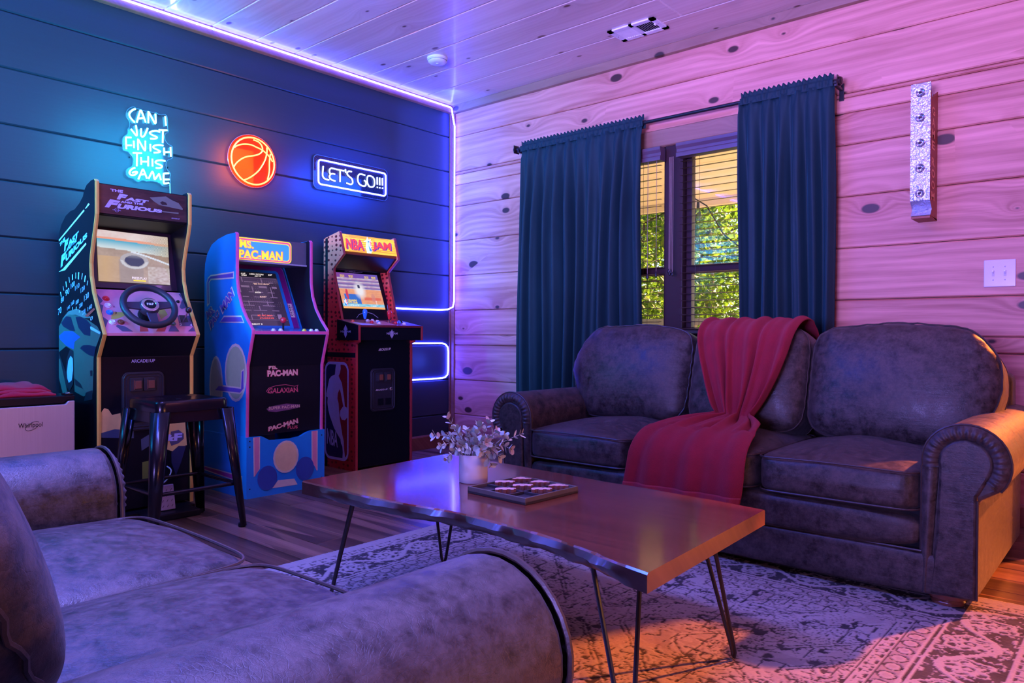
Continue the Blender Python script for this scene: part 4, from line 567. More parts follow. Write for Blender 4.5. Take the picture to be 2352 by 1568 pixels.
for y, z in ((-2.40, 1.80), (-2.20, 1.78)): MB().tube([(.0, y, z), (.013, y, z)], .004, 8).build('mounting_pin', M_black, t)
MB().tube([(.02, -2.195, 1.69), (.022, -2.193, 1.60), (.03, -2.19, 1.50)], .0022, 6).build('power_lead', mat('clear_lead', (.6,.75,.8), .3), t)
cy, cz, cr = -1.698, 1.902, .140
t = thing('neon_sign', 'round orange neon basketball sign in the middle of the navy wall', 'neon sign', (0, cy, cz))
backing(t, [(cy+.158*math.cos(a*PI/12), cz+.158*math.sin(a*PI/12)) for a in range(24)], m=M_acrb)
MB().tube([(.026, cy+cr*math.cos(a*PI/24), cz+cr*math.sin(a*PI/24)) for a in range(48)], .0047, 8, closed=True).build('neon_rim', M_orange, t, smooth=True)
def clampball(s):
    out = []
    for y, z in s:
        d = math.hypot(y-cy, z-cz); q = min(1, (cr-.004)/max(d, 1e-6)); out.append((cy+(y-cy)*q, cz+(z-cz)*q))
    return out
strokes(t, [[clampball(s) for s in L] for L in ART['neon_ball']], M_orange, .0043, .026, 'neon_seam')
lamp('orange_sign_light', 'AREA', (.20, cy, cz), 3.4, (1.0, .12, .004), target=(0, cy, cz), size=.22, size_y=.22)
for a in (.8, 2.3, 3.9, 5.4): MB().tube([(0, cy+.15*math.cos(a), cz+.15*math.sin(a)), (.013, cy+.15*math.cos(a), cz+.15*math.sin(a))], .004, 8).build('mounting_pin', M_black, t)
t = thing('neon_sign', "framed blue and white neon sign reading LET'S GO!!! on the navy wall", 'neon sign', (0, -.96, 1.92))
def rrect(y0, y1, z0, z1, r, n=6):
    out = []
    for cy_, cz_, a0 in ((y1-r, z1-r, 0), (y0+r, z1-r, 1), (y0+r, z0+r, 2), (y1-r, z0+r, 3)):
        for k in range(n+1):
            a = (a0+k/n)*PI/2; out.append((cy_+r*math.cos(a), cz_+r*math.sin(a)))
    return out
bp = rrect(-1.27, -.66, 1.806, 2.028, .035)
MB().prism(bp, 0, .012, .017).build('backing_panel', M_acrd, t)
MB().tube([(.017, y, z) for y, z in bp], .0016, 5, closed=True).build('panel_edge', M_acre, t)
MB().tube([(.026, y, z) for y, z in rrect(-1.238, -.682, 1.838, 1.997, .02)], .0056, 8, closed=True).build('neon_frame', M_blue, t, smooth=True)
strokes(t, ART['neon_go'], M_whiten, .0050)
lamp('blue_sign_light', 'AREA', (.32, -.96, 1.90), 15.0, (.01, .06, 1.0), target=(0, -.96, 1.90), size=.6, size_y=.2)
for y in (-1.255, -.675):
    for z in (1.82, 2.014): MB().tube([(0, y, z), (.013, y, z)], .004, 8).build('mounting_pin', M_black, t)
# LED strips
def ledstrip(label, path, loc, r=.0062):
    t = thing('led_strip', label, 'LED strip', loc, 'blue LED strips round the corner')
    MB().tube(path, r, 8).build('strip', M_strip, t, smooth=True)
    return t
t = ledstrip('glowing blue LED strip along the ceiling edge of the navy wall and down the corner', [(.036, YB+.1, 2.612), (.036, -2, 2.612), (.036, -.06, 2.610), (.038, -.046, 2.600), (.042, -.040, 2.55), (.050, -.026, 2.47), (.050, -.026, 1.12), (.046, -.035, 1.075), (.030, -.075, 1.055), (.012, -.13, 1.050), (.008, -.20, 1.050), (.008, -1.05, 1.050)], (.04, -.04, 2.6))
lamp('strip_light', 'AREA', (.30, -.30, 1.85), 15, (.03, .08, 1.0), target=(0, 0, 1.85), size=.06, size_y=1.5)
lamp('strip_light', 'AREA', (.07, -2.2, 2.585), 24, (.10, .12, 1.0), target=(1.2, -2.2, 2.3), size=.03, size_y=4.2)
for i in range(12): MB().box(.029, .036, -.33-i*.54-.003, -.33-i*.54+.003, 2.606, 2.622).build('strip_clip', M_white, t)
t = ledstrip('glowing blue LED strip bent into a square loop beside the red arcade cabinet', [(.008, -1.05, .800), (.008, -.115, .796), (.008, -.075, .786), (.008, -.052, .765), (.008, -.046, .735), (.008, -.046, .585), (.008, -.053, .552), (.008, -.078, .533), (.008, -.115, .527), (.008, -1.05, .523)], (.008, -.05, .5), .0055)
lamp('strip_light', 'POINT', (.14, -.25, .66), 2.2, (.05, .09, 1.0), shadow_soft_size=.08)
# ================================================================== ARCADE CABINETS
M_blk = mat('black_laminate', (.006,.007,.011), .28, var=.15, spec=.28); M_blkm = mat('matte_black', (.007,.008,.012), .5, spec=.2)
M_yel = mat('yellow_edging', (.80,.52,.10), .35); M_pink = mat('pink_edging', (.78,.13,.36), .3); M_red = mat('red_edging', (.42,.045,.05), .35)
M_lav = mat('print_lavender', (.55,.55,.85), .4); M_wht = mat('print_white', (.85,.85,.9), .4); M_lblue = mat('print_light_blue', (.35,.55,.95), .4)
M_cream = mat('print_cream', (.75,.68,.48), .4); M_gold = mat('print_gold', (.85,.58,.18), .4); M_purple = mat('print_purple', (.15,.10,.42), .4)
M_mag = mat('print_magenta', (.55,.06,.28), .4); M_sky = mat('side_blue', (.02,.29,.66), .25, var=.05, coat=.3); M_rose = mat('print_rose', (.72,.28,.34), .4)
M_tan = mat('print_tan', (.72,.45,.26), .4); M_olive = mat('print_olive', (.55,.42,.08), .4); M_dk = mat('print_slate', (.10,.09,.15), .4); M_redp = mat('print_red', (.62,.07,.05), .4)
M_coin = mat('coin_door', (.035,.037,.05), .38, .3); M_coinb = mat('coin_button', (.10,.03,.035), .4, emit=(.5,.12,.08), es=.06); M_chrome = mat('chrome', (.7,.7,.75), .15, 1)
PB = {n: mat('button_'+n, c, .25, coat=.5) for n, c in dict(red=(.70,.02,.03), white=(.80,.80,.85), blue=(.03,.30,.85), brown=(.25,.06,.03), green=(.10,.20,.12), orange=(.85,.16,.06), yellow=(.85,.6,.05), black=(.01,.01,.012)).items()}
def lit(name, col, s): return mat(name, tuple(c*.5 for c in col), .4, emit=col, es=s)
def offs(quad, n, d): return [tuple(Vector(q)+Vector(n)*d for q in quad)][0]
def button(parent, p, n, material, r=.015, h=.008, ring=None):
    """concave arcade push button: collar and plunger"""
    M = Vector(n).to_track_quat('Z', 'Y').to_matrix().to_4x4(); M.translation = Vector(p)
    o = MB().lathe([(r, -.004), (r, h*.35), (r*.92, h*.55), (r*.72, h*.55), (r*.72, h*.35)], n=20, caps=False).xf(M).build('push_button', ring or material, parent, smooth=True)
    MB().lathe([(r*.70, h*.2), (r*.68, h*.95), (r*.60, h*1.15), (r*.3, h*.98), (.0005, h*.95)], n=18, caps=False).xf(M).build('plunger', material, o, smooth=True)
def screw(parent, p, axis, s=.004): MB().lathe([(s, 0), (s*.8, .0012), (.0004, .0016)] if True else [], p, 8, axis).build('screw', M_blkm, parent)
def edging(parent, path, y0, y1, material, t=.018):
    """plastic T-moulding: a strip that follows the side-panel edge"""
    mb = MB(); P = [Vector((x, z)) for x, z in path]; L = []
    for i, p in enumerate(P):
        a = P[max(i-1, 0)]; b = P[min(i+1, len(P)-1)]; d = (b-a).normalized(); L.append((p, Vector((-d.y, d.x))))
    vs = []
    for p, n in L:
        for yy, w in ((y0, 0), (y0, .0035), ((y0+y1)/2, .0048), (y1, .0035), (y1, 0)): vs.append((p.x+n.x*w, yy, p.y+n.y*w))
    m = len(L); fs = [(i*5+k, i*5+k+1, (i+1)*5+k+1, (i+1)*5+k) for i in range(m-1) for k in range(4)]
    fs += [(0, 1, 2, 3, 4), tuple((m-1)*5+k for k in range(5))]
    mb.add(vs, fs); return mb.build('edge_trim', material, parent)
def coin_door(parent, x, y0, y1, z0, z1, slots, lit_right=False, low=True):
    d = MB().prism(rrect(y0, y1, z0, z1, .03), 0, x, x+.006).build('coin_door', M_coin, parent, bevel=.002)
    for g in (0, .012): 
        rp = rrect(y0+.008+g, y1-.008-g, z0+.008+g, z1-.008-g, .026-g*.6)
        MB().tube([(x+.007, a, b) for a, b in rp], .0035-g*.08, 6, closed=True).build('door_rim', M_coin, d, smooth=True)
    for sy0, sy1, sz0, sz1 in slots:
        MB().prism(rrect(sy0, sy1, sz0, sz1, .006, 3), 0, x+.005, x+.015).build('slot_plate', M_coin, d, bevel=.0015)
        w = sy1-sy0; h = sz1-sz0
        MB().box(x+.014, x+.021, sy0+w*.36, sy1-w*.12, sz0+h*.2, sz1-h*.2).build('reject_button', M_coinb, d, bevel=.002)
        MB().box(x+.014, x+.019, sy0+w*.24, sy0+w*.32, sz0+h*.15, sz1-h*.15).build('coin_slot', M_chrome, d)
    if low:
        w = (y1-y0)
        for a in (.27, .58): MB().box(x+.004, x+.010, y0+w*a-.0, y0+w*(a+.24), z0+(z1-z0)*.14, z0+(z1-z0)*.30).build('return_flap', M_blk, d, bevel=.003)
    MB().lathe([(.011, .004), (.011, .012), (.008, .014), (.004, .012), (.0004, .012)], (x, y0+(y1-y0)*.80, z0+(z1-z0)*.51), 16, 'x').build('door_lock', M_chrome, d, smooth=True)
    return d
def print_polys(parent, polys, to3, materials, name='printed_panel', step=.0006, base=.0008):
    """flat print: each polygon (material index, 2-D outline) a hair above the one before"""
    mb = MB(); h = base
    for mi, p in polys: mb.m(mi).poly([to3(a, b, h) for a, b in p]); h += step*.25
    return mb.build(name, materials, parent, tri=True)

def title(mb, s, q):
    """heavy poster lettering: a tall first letter and small capitals after it"""
    q = [Vector(p) for p in q]; P = lambda u, v: (q[0]*(1-u)+q[1]*u)*(1-v)+(q[3]*(1-u)+q[2]*u)*v
    if s not in ('FAST', 'FURIOUS'): return text(mb, s, q, .05 if s != 'UNIVERSAL' else 0)
    f = .27 if s == 'FAST' else .20
    text(mb, s[0], [P(0, 0), P(f*.80, 0), P(f*1.12, 1), P(.04, 1)], .07)
    text(mb, s[1:], [P(f*.98, 0), P(1, 0), P(1, .66), P(f*1.06, .66)], .06)
# ---------------------------------------------------------------- 1: driving cabinet
FY0, FY1 = -2.753, -2.312
t = thing('arcade_cabinet', 'tall black driving arcade cabinet with yellow edging and steering wheel', 'arcade cabinet', (.30, (FY0+FY1)/2, 0))
back = [(a, b) for a, b in ART['ff_side']]
front = [(.507, 1.555), (.517, 1.548), (.517, 1.401), (.500, 1.345), (.478, 1.285), (.458, 1.225), (.449, 1.18), (.455, 1.12), (.485, 1.04), (.606, .855), (.536, .753), (.536, .03)]
side = front + [(.05, .03)] + back[::-1]
for y0, y1 in ((FY0, FY0+.016), (FY1-.016, FY1)): MB().prism(side, 1, y0, y1).build('side_panel', M_blk, t)
for y0 in (FY0, FY1-.016): edging(t, [(a, b) for a, b in front], y0-.0005, y0+.0165, M_yel)
iy0, iy1 = FY0+.0165, FY1-.0165
MB().box(.05, .07, iy0, iy1, .03, 1.40).build('back_panel', M_blkm, t)
MB().prism([(.07, 1.40), (.30, 1.44), (.36, 1.47), (.50, 1.545), (.50, 1.405), (.33, 1.375), (.07, 1.36)], 1, iy0, iy1).build('marquee_box', M_blkm, t)
k = N('marquee_brown'); no = k.noise(k.coords((1, 2, 9)), 3, 4); k.l(k.ramp(no, [(.3, (.03,.022,.024)), (.55, (.060,.036,.034)), (.75, (.14,.07,.05))]), k.b.inputs['Base Color']); k.b.inputs['Roughness'].default_value = .2; M_marq = k.m
mq = MB().box(.500, .505, iy0, iy1, 1.410, 1.541).build('marquee', M_marq, t)
W2 = lambda x: (lambda a, b, h=0: (x+h, a, b))
M_carg = mat('print_sage', (.16,.20,.16), .4); M_card = mat('print_dark', (.02,.02,.025), .4)
print_polys(mq, [(0, ART['ff_mar_car'][0]), (1, ART['ff_mar_car'][1]), (1, ART['ff_mar_car'][2]), (0, ART['ff_mar_car'][3])], W2(.505), [M_carg, M_card], 'marquee_picture')
mb = MB()
for s, q in ART['ff_mar']: title(mb, s, [(.5064, a, b) for a, b in q])
cy_, cz_ = ART['ff_mar_globe'][0]
mb.tube([(.5064, cy_+.009*math.cos(a*PI/8), cz_+.009*math.sin(a*PI/8)) for a in range(16)], .0006, 4, closed=True)
mb.build('marquee_lettering', M_lav, mq)
text(MB(), 'ARCADE1UP', [(.5064, -2.405, 1.4215), (.5064, -2.365, 1.4215), (.5064, -2.365, 1.4265), (.5064, -2.405, 1.4265)]).build('small_lettering', M_lav, mq)
# bezel and screen
def slopeP(x0, z0, x1, z1):
    d = Vector((x1-x0, 0, z1-z0)).normalized(); n = Vector((-d.z, 0, d.x)) if d.z < 0 else Vector((d.z, 0, -d.x))
    return lambda y, z, h=0: (x0+(x1-x0)*(z-z0)/(z1-z0)+n.x*h, y, z+n.z*h)
pS = slopeP(.33, 1.35, .40, 1.105)
MB().prism([(.318, 1.376), (.404, 1.075), (.384, 1.072), (.298, 1.376)], 1, iy0, iy1).build('screen_bezel', mat('smoked_bezel', (.035,.018,.028), .12, coat=.5), t)
MB().prism([(.33, 1.376), (.49, 1.406), (.49, 1.400), (.33, 1.368)], 1, iy0, iy1).build('speaker_panel', M_blkm, t)
def screen_grid(parent, corners, fn, es, nu=48, nv=36, name='screen', h=.0):
    """lit display: picture drawn by formula into vertex colours of an emitting mesh. corners bl, br, tr, tl"""
    q = [Vector(c) for c in corners]
    mb = MB().grid(lambda u, v: (q[0]*(1-u)+q[1]*u)*(1-v)+(q[3]*(1-u)+q[2]*u)*v, nu, nv)
    o = mb.build(name, M_screen, parent); ca = o.data.color_attributes.new('picture', 'FLOAT_COLOR', 'POINT')
    cols = np.ones((nu*nv, 4), np.float32)
    for i in range(nu):
        for j in range(nv): cols[i*nv+j, :3] = fn(i/(nu-1), j/(nv-1))
    ca.data.foreach_set('color', cols.ravel()); return o
k = N('display_glow'); at = k.n('Attribute', attribute_name='picture'); k.l(at.outputs['Color'], k.b.inputs['Emission Color']); k.b.inputs['Emission Strength'].default_value = 1.0
fz = k.noise(k.coords(), 500, 1); k.l(k.mix(fz, (.01,.01,.01), (.03,.03,.03)), k.b.inputs['Base Color']); k.b.inputs['Roughness'].default_value = .15; M_screen = k.m
def lerp(a, b, f): f = max(0, min(1, f)); return tuple(x*(1-f)+y*f for x, y in zip(a, b))
rs = np.random.RandomState(5); NZ = rs.rand(64, 64)
def nz(u, v, s=8):
    x, y = u*s, v*s; i, j = int(x), int(y); f, g = x-i, y-j
    return (NZ[i % 64, j % 64]*(1-f)+NZ[(i+1) % 64, j % 64]*f)*(1-g)+(NZ[i % 64, (j+1) % 64]*(1-f)+NZ[(i+1) % 64, (j+1) % 64]*f)*g
def race(u, v):
    n = nz(u, v, 9)*.6+nz(u*3, v*3, 13)*.4
    hz = .66-.04*u*u-.05*u
    if v > hz:
        k_ = (v-hz)/(1-hz)
        if k_ > .62: c = lerp((.72,.52,.52), (.80,.72,.72), n)
        elif k_ > .50: c = (.86,.36,.26)
        else: c = lerp((.60,.72,.75), (.10,.42,.62), (k_-.05)*2.4)
        if u > .58: c = lerp(c, (.80,.68,.48) if (int(u*90)+int(v*60)) % 2 else (.22,.16,.12), (u-.55)*1.8)
        return c
    c = lerp((.34,.25,.20), (.50,.38,.32), n)
    if u < .30 and v < .50: c = lerp(c, (.62,.40,.20), .8-abs(u-.1)*2)
    if .28 < u < .62 and v < .45: c = lerp(c, (.30,.26,.27), .5)
    d = math.hypot((u-.50)/.16, (v-.44)/.13)
    if d < 1.25: c = lerp(c, (.45,.46,.52), .7)
    if d < .85: c = lerp((.05,.06,.12), (.35,.36,.42), max(0, (v-.48)*8))
    if .95 < d < 1.2 and v < .44: c = (.60,.60,.64)
    b = .62-.42*(u-.45)**1.25 if u > .45 else 9
    if abs(v-b) < .018: c = (.70,.76,.86)
    elif v > b: c = lerp((.30,.20,.14), (.42,.30,.22), n)
    if u > .68 and v < .35: c = lerp(c, (.66,.62,.62), nz(u*4, v*6, 9)*.8)
    return c
q = ART['ff_scr']; sc = screen_grid(t, [pS(*q[3], .0015), pS(*q[2], .0015), pS(*q[1], .0015), pS(*q[0], .0015)], race, 1, 110, 80)
text(MB(), 'PRESS PLAY', [pS(-2.545, 1.122, .004), pS(-2.475, 1.122, .004), pS(-2.475, 1.134, .004), pS(-2.545, 1.134, .004)]).build('screen_lettering', lit('screen_white', (1,.9,.85), 1.0), sc)
MB().poly([pS(-2.54, 1.113, .004), pS(-2.482, 1.113, .004), pS(-2.482, 1.119, .004), pS(-2.54, 1.119, .004)]).build('screen_bar', lit('screen_yellow', (1,.75,.05), 1.0), sc)
text(MB(), 'ARCADE1UP', [pS(a, b, .001) for a, b in ART['ff_arc']], .01).build('bezel_lettering', M_lav, t)
# control deck
pC = slopeP(.43, 1.06, .60, .86); nC = (Vector(pC(0, 1, 1))-Vector(pC(0, 1, 0)))
cd_ = MB().prism([(.425, 1.060), (.432, 1.066), (.604, .862), (.604, .850), (.40, .850)], 1, iy0, iy1).build('control_panel', M_rose, t)
pol = [(1, p) for p in ART['ff_cpoly']['tan']]+[(2, p) for p in ART['ff_cpoly']['yel']]+[(3, p) for p in ART['ff_cpoly']['red']]+[(0, p) for p in ART['ff_cpoly']['dark']]
pol = [(m, [(max(iy0+.001, min(iy1-.001, a)), max(.866, min(1.055, b))) for a, b in p]) for m, p in pol]
print_polys(t, pol, lambda a, b, h: pC(a, b, h+.0036), [M_dk, M_tan, M_olive, M_redp], 'panel_print')
for (y, z), c in zip(ART['ff_btn'], ('red', 'white', 'blue', 'white', 'brown', 'green', 'black')): button(t, pC(y, z, .004), nC, PB[c], .0155 if c != 'black' else .009)
mbw, mbd = MB(), MB()
for s, q in ART['ff_ctxt']: text(mbd if s in '123' and q[0][0] < -2.6 else mbw, s, [pC(a, b, .0050) for a, b in q], .01)
mbw.build('panel_lettering', M_wht, t); mbd.build('panel_numerals', M_blkm, t)
sh = ART['ff_shift']; gate = MB().poly([pC(a, b, .0048) for a, b in sh[:4]]).build('shifter_plate', M_dk, t)
MB().poly([pC(a, b, .0054) for a, b in sh[4:8]]).build('shifter_gate', PB['black'], gate)
kp = Vector(pC(-2.352, .940, .055)); kb = Vector(pC(-2.358, .930, .0))
shf = MB().tube([kb, kp], .004, 8).build('shift_lever', M_chrome, t, smooth=True)
MB().lathe([(.0005, -.0155)]+[(.0155*math.sin(a*PI/8), -.0155*math.cos(a*PI/8)) for a in range(1, 8)]+[(.0005, .0155)], kp, 16, caps=False).build('shift_knob', mat('knob_black', (.006,.006,.008), .08, coat=1), shf, smooth=True)
# steering wheel
wc = Vector((.592, -2.5455, .988)); ax = Vector((.80, -.06, .60)).normalized(); U = Vector((0, 1, 0))-ax*ax.y; U.normalize(); V = ax.cross(U)
if V.z < 0: V = -V
ww = lambda u, v, h=0: wc+U*u+V*v+ax*h
R0 = .112
wh = MB().tube([ww(R0*math.cos(a*PI/24), R0*math.sin(a*PI/24)) for a in range(48)], .0155, 12, closed=True).build('steering_wheel', mat('wheel_rubber', (.018,.020,.028), .42, bump=.2, scale=400), t, smooth=True)
M_spk = mat('wheel_spoke', (.05,.045,.07), .35, .3)
for a0 in (0.08, PI-.08, -PI/2):
    d = Vector((math.cos(a0), math.sin(a0))); e = Vector((-d.y, d.x)); w0, w1 = .024, .017
    pr = [d*.02+e*w0, d*(R0-.008)+e*w1, d*(R0-.008)-e*w1, d*.02-e*w0]
    MB().add([ww(p.x, p.y, h) for h in (-.006, .003) for p in pr], [(0,1,2,3), (7,6,5,4), (0,1,5,4), (1,2,6,5), (2,3,7,6), (3,0,4,7)]).build('wheel_spoke', M_spk, wh, bevel=.002)
Mw = Matrix((( U.x, V.x, ax.x, wc.x), (U.y, V.y, ax.y, wc.y), (U.z, V.z, ax.z, wc.z), (0,0,0,1)))
MB().lathe([(.044, -.02), (.046, -.002), (.040, .010), (.0255, .012)], n=28).xf(Mw).build('wheel_hub', M_spk, wh, smooth=True)
MB().lathe([(.038, .010), (.0385, .014), (.034, .016), (.026, .016), (.024, .013)], n=28, caps=False).xf(Mw).build('hub_ring', M_chrome, wh, smooth=True)
MB().lathe([(.024, .012), (.022, .0145), (.0004, .0155)], n=24).xf(Mw).build('hub_cap', M_blkm, wh, smooth=True)
text(MB(), 'F&F', [ww(-.015, -.006, .0162), ww(.015, -.006, .0162), ww(.015, .007, .0162), ww(-.015, .007, .0162)], .02).build('hub_lettering', M_wht, wh)
MB().tube([wc-ax*.02, wc-ax*.085], .034, 16).build('steering_column', M_blkm, wh)
# lower body
MB().prism([(.60, .850), (.532, .752), (.20, .752), (.20, .850)], 1, iy0, iy1).build('under_deck', M_blk, t)
MB().box(.50, .532, iy0, iy1, .04, .752).build('front_panel', M_blk, t, bevel=.002)
fz_ = .04
low = ART['ff_low']; cl = lambda p: [(max(iy0, min(iy1, a)), max(.06, b)) for a, b in p]
print_polys(t, [(0, cl(low['yel'][0])), (1, cl(low['navy'][0])), (2, cl(low['car'][0])), (2, cl(low['car'][1])), (3, cl(low['green'][0])), (4, cl(low['oval'][0]))], W2(.532), [M_gold, mat('print_navy', (.02,.03,.09), .4), mat('print_steel', (.06,.09,.14), .4), mat('print_green', (.20,.28,.05), .4), M_dk], 'front_print')
text(MB(), 'F&F', [(.5345, -2.50, ART['ff_F'][0][1]), (.5345, ART['ff_F'][1][0], ART['ff_F'][1][1]), (.5345, ART['ff_F'][2][0], ART['ff_F'][2][1]), (.5345, -2.495, ART['ff_F'][3][1])], .05).build('front_lettering', M_lav, t)
coin_door(t, .532, -2.646, -2.452, .405, .680, [(-2.612, -2.557, .590, .652), (-2.551, -2.497, .590, .652)])
text(MB(), 'ARCADE1UP', [(.5335, a, b) for a, b in ART['ff_arc2']], .01).build('front_lettering', M_lav, t)
MB().box(.05, .60, FY0+.02, FY1-.02, 0, .03).build('base_plinth', M_blkm, t)
MB().box(.536, .72, -2.60, -2.36, 0, .032).build('pedal_base', M_blkm, t, bevel=.006)
pd = MB().prism([(.60, .03), (.655, .035), (.630, .150), (.618, .148)], 1, -2.52, -2.45).build('gas_pedal', mat('pedal_plate', (.45,.45,.62), .35, .5), t, bevel=.004)
for i in range(4):
    for j in range(3): 
        z = .05+i*.024; x = .655-(z-.035)*.217+.001; y = -2.512+j*.021
        MB().add([(x, y, z), (x, y+.006, z+.010), (x+.001, y+.008, z+.008), (x+.001, y+.002, z-.002)], [(0,1,2,3)]).build('tread_bar', M_dk, pd)
# art of the left side
pF = lambda a, b, h=0: (a, FY0-h, b)
car = ART['ff_car']; M_sage = mat('print_sage_car', (.075,.125,.10), .35); M_tyre = mat('print_tyre', (.02,.02,.03), .4); M_bluep = mat('print_blue', (.03,.10,.60), .35); M_slate = mat('print_glass', (.015,.02,.05), .3); M_glowp = mat('print_haze', (.16,.20,.18), .4)
order = [('glow', 6), ('body', 0), ('rear', 1), ('mud', 0), ('win1', 3), ('win2', 3), ('blue', 2), ('stripe', 4), ('arch', 1), ('wheel', 4), ('lamp', 3), ('grille', 1), ('intake', 1), ('fog', 1), ('red', 5)]
def inside(p): return [(max(.054, min(a, .60 if b > .84 else .532)), b) for a, b in p]
print_polys(t, [(m, inside(car[n])) for n, m in order], pF, [M_sage, M_tyre, M_bluep, M_slate, M_lblue, M_redp, M_glowp], 'side_picture')
print_polys(t, [(0, p) for p in ART['ff_stripes']], pF, [M_cream], 'side_stripes')
mb = MB()
for s, q in ART['ff_words']: title(mb, s, [pF(a, b, .002) for a, b in q])
mb.build('side_lettering', M_lblue, t)
mb = MB()
for s, q in ART['ff_nums']: text(mb, s, [pF(a, b, .0022) for a, b in q])
for p in ART['ff_ticks']: mb.poly([pF(a, b, .0018) for a, b in p])
mb.build('dial_numbers', mat('print_dial', (.50,.66,.95), .4), t, tri=True)
# cables behind it
wc_ = thing('power_cable', 'thin pale cable hanging between the driving cabinet and the blue cabinet', 'cable', (.20, -2.2, .0))
MB().tube(spline([(.30, -2.305, .66), (.27, -2.27, .645), (.24, -2.235, .60), (.22, -2.20, .555), (.20, -2.17, .52), (.15, -2.14, .30), (.10, -2.16, .004)], 4), .0030, 6).build('cord', mat('pale_cable', (.6,.6,.66), .5), wc_, smooth=True)
cb = thing('power_cable', 'pale cable curling down beside the pedal under the stool', 'cable', (.62, -2.43, 0))
MB().tube(spline([(.536, -2.44, .22), (.56, -2.43, .20), (.575, -2.46, .16), (.60, -2.535, .12), (.62, -2.56, .035), (.64, -2.56, .006)], 4), .0032, 6).build('cord', mat('pale_cable', (.6,.6,.66), .5), cb, smooth=True)

# ---------------------------------------------------------------- 2: blue cabinet
Y0, Y1 = -2.045, -1.575
t = thing('arcade_cabinet', 'bright blue upright arcade cabinet with pink edging and yellow lit marquee', 'arcade cabinet', (.33, (Y0+Y1)/2, 0))
ROOF = [(.451, 1.397), (.367, 1.395), (.27, 1.378), (.20, 1.354), (.149, 1.308), (.122, 1.251), (.115, 1.19)]
FRONT = [(.451, 1.397), (.460, 1.390), (.460, 1.21), (.462, 1.146), (.476, 1.075), (.512, 1.000), (.560, .940), (.621, .880), (.621, .862), (.567, .690), (.561, .321)]
side = FRONT + [(.115, .321)] + ROOF[::-1][:-1]
for y0 in (Y0, Y1-.016): MB().prism(side, 1, y0, y0+.016).build('side_panel', M_sky if y0 == Y0 else M_sky, t)
MB().prism([(a-.002, b) for a, b in FRONT]+[(.13, .33)]+[(a+.004, b-.004) for a, b in ROOF[::-1][:-1]], 1, Y1-.0172, Y1-.0162).build('side_lining', M_blkm, t)
for y0 in (Y0, Y1-.016): edging(t, FRONT, y0-.0005, y0+.0165, M_pink)
iy0, iy1 = Y0+.0165, Y1-.0175
MB().box(.115, .135, iy0, iy1, .33, 1.25).build('back_panel', M_blkm, t)
mbx = MB().prism([(.135, 1.25), (.16, 1.30), (.21, 1.345), (.28, 1.37), (.425, 1.386), (.425, 1.252), (.20, 1.255)], 1, iy0, iy1).build('marquee_box', mat('marquee_grey', (.10,.13,.15), .4), t)
MB().prism([(.426, 1.25), (.432, 1.25), (.432, 1.258), (.426, 1.258)], 1, iy0, iy1).build('marquee_rail', mat('marquee_rail', (.35,.42,.45), .3), t)
# lit marquee: yellow border, magenta and blue panels, lettering
L_y = lit('lit_yellow', (1.0,.80,.06), 1.05); L_m = lit('lit_magenta', (.80,.10,.30), .9); L_b = lit('lit_blue', (.05,.32,.80), .95); L_k = lit('lit_outline', (.10,.05,.05), .2); L_w = lit('lit_white', (.75,.85,.95), 1.0)
a0, a1, b0, b1 = -2.026, -1.690, 1.260, 1.381
mm = MB()
def rl_(m, y0, y1, z0, z1, r, h): mm.m(m).poly([(.4262+h, y, z) for y, z in rrect(y0, y1, z0, z1, r, 5)])
rl_(0, a0, a1, b0, b1, .022, 0); rl_(1, a0+.004, a1-.005, b0+.003, b1-.005, .02, .0004); rl_(0, a0+.010, a1-.012, b0+.010, b1-.014, .018, .0008); rl_(2, a0+.014, a1-.016, b0+.014, b1-.018, .016, .0012)
for (s, q), (mo, mi) in zip(ART['ms_mar'], ((1, 0), (1, 0))):
    q = [(min(max(a, -2.022), -1.735), b) for a, b in q]
    c_ = Vector((sum(a for a, b in q)/4, sum(b for a, b in q)/4))
    mm.m(mo); text(mm, s, [(.4282, c_.x+(a-c_.x)*1.03, c_.y+(b-c_.y)*1.10) for a, b in q], .075)
    mm.m(mi); text(mm, s, [(.4288, a, b) for a, b in q], .03)
mar = mm.build('marquee', [L_y, L_m, L_b], t, tri=True)
# screen with a plain maze of bars
pM = slopeP(.22, 1.215, .38, .904)
MB().prism([(.185, 1.278), (.405, .858), (.388, .852), (.168, 1.272)], 1, iy0, iy1).build('screen_bezel', M_sky, t)
def bez(y0, y1, z0, z1, r, h, m): MB().poly([pM(a, b, h) for a, b in rrect(y0, y1, z0, z1, r, 5)]).build('bezel_band', m, t, tri=True)
bez(iy0+.0, -1.612, .86, 1.262, .03, .0062, mat('print_violet', (.16,.10,.32), .3)); bez(iy0, -1.618, .86, 1.255, .028, .0066, mat('bezel_plum', (.20,.015,.20), .3)); bez(iy0+.0, -1.652, .875, 1.228, .02, .0070, M_sky)
MB().poly([pM(a, b, .0072) for a, b in ((-1.648, .955), (-1.622, .955), (-1.622, 1.035), (-1.648, 1.035))]).build('instruction_card', M_cream, t)
mb = MB()
for i in range(7): mb.poly([pM(a, b, .0076) for a, b in ((-1.645, .962+i*.0095), (-1.636, .962+i*.0095), (-1.636, .967+i*.0095), (-1.645, .967+i*.0095))]); mb.poly([pM(a, b, .0076) for a, b in ((-1.632, .962+i*.0095), (-1.625, .962+i*.0095), (-1.625, .9645+i*.0095), (-1.632, .9645+i*.0095))])
mb.build('card_print', M_blkm, t)
s0, s1, z0, z1 = -1.99, -1.672, .904, 1.212
def dark(u, v):
    n = nz(u, v, 5); c = lerp((.050,.030,.075), (.075,.045,.11), n)
    if v > .90: c = (.006,.006,.012)
    if u > .78 and v < .8: c = lerp(c, (.02,.012,.035), .7)
    return c
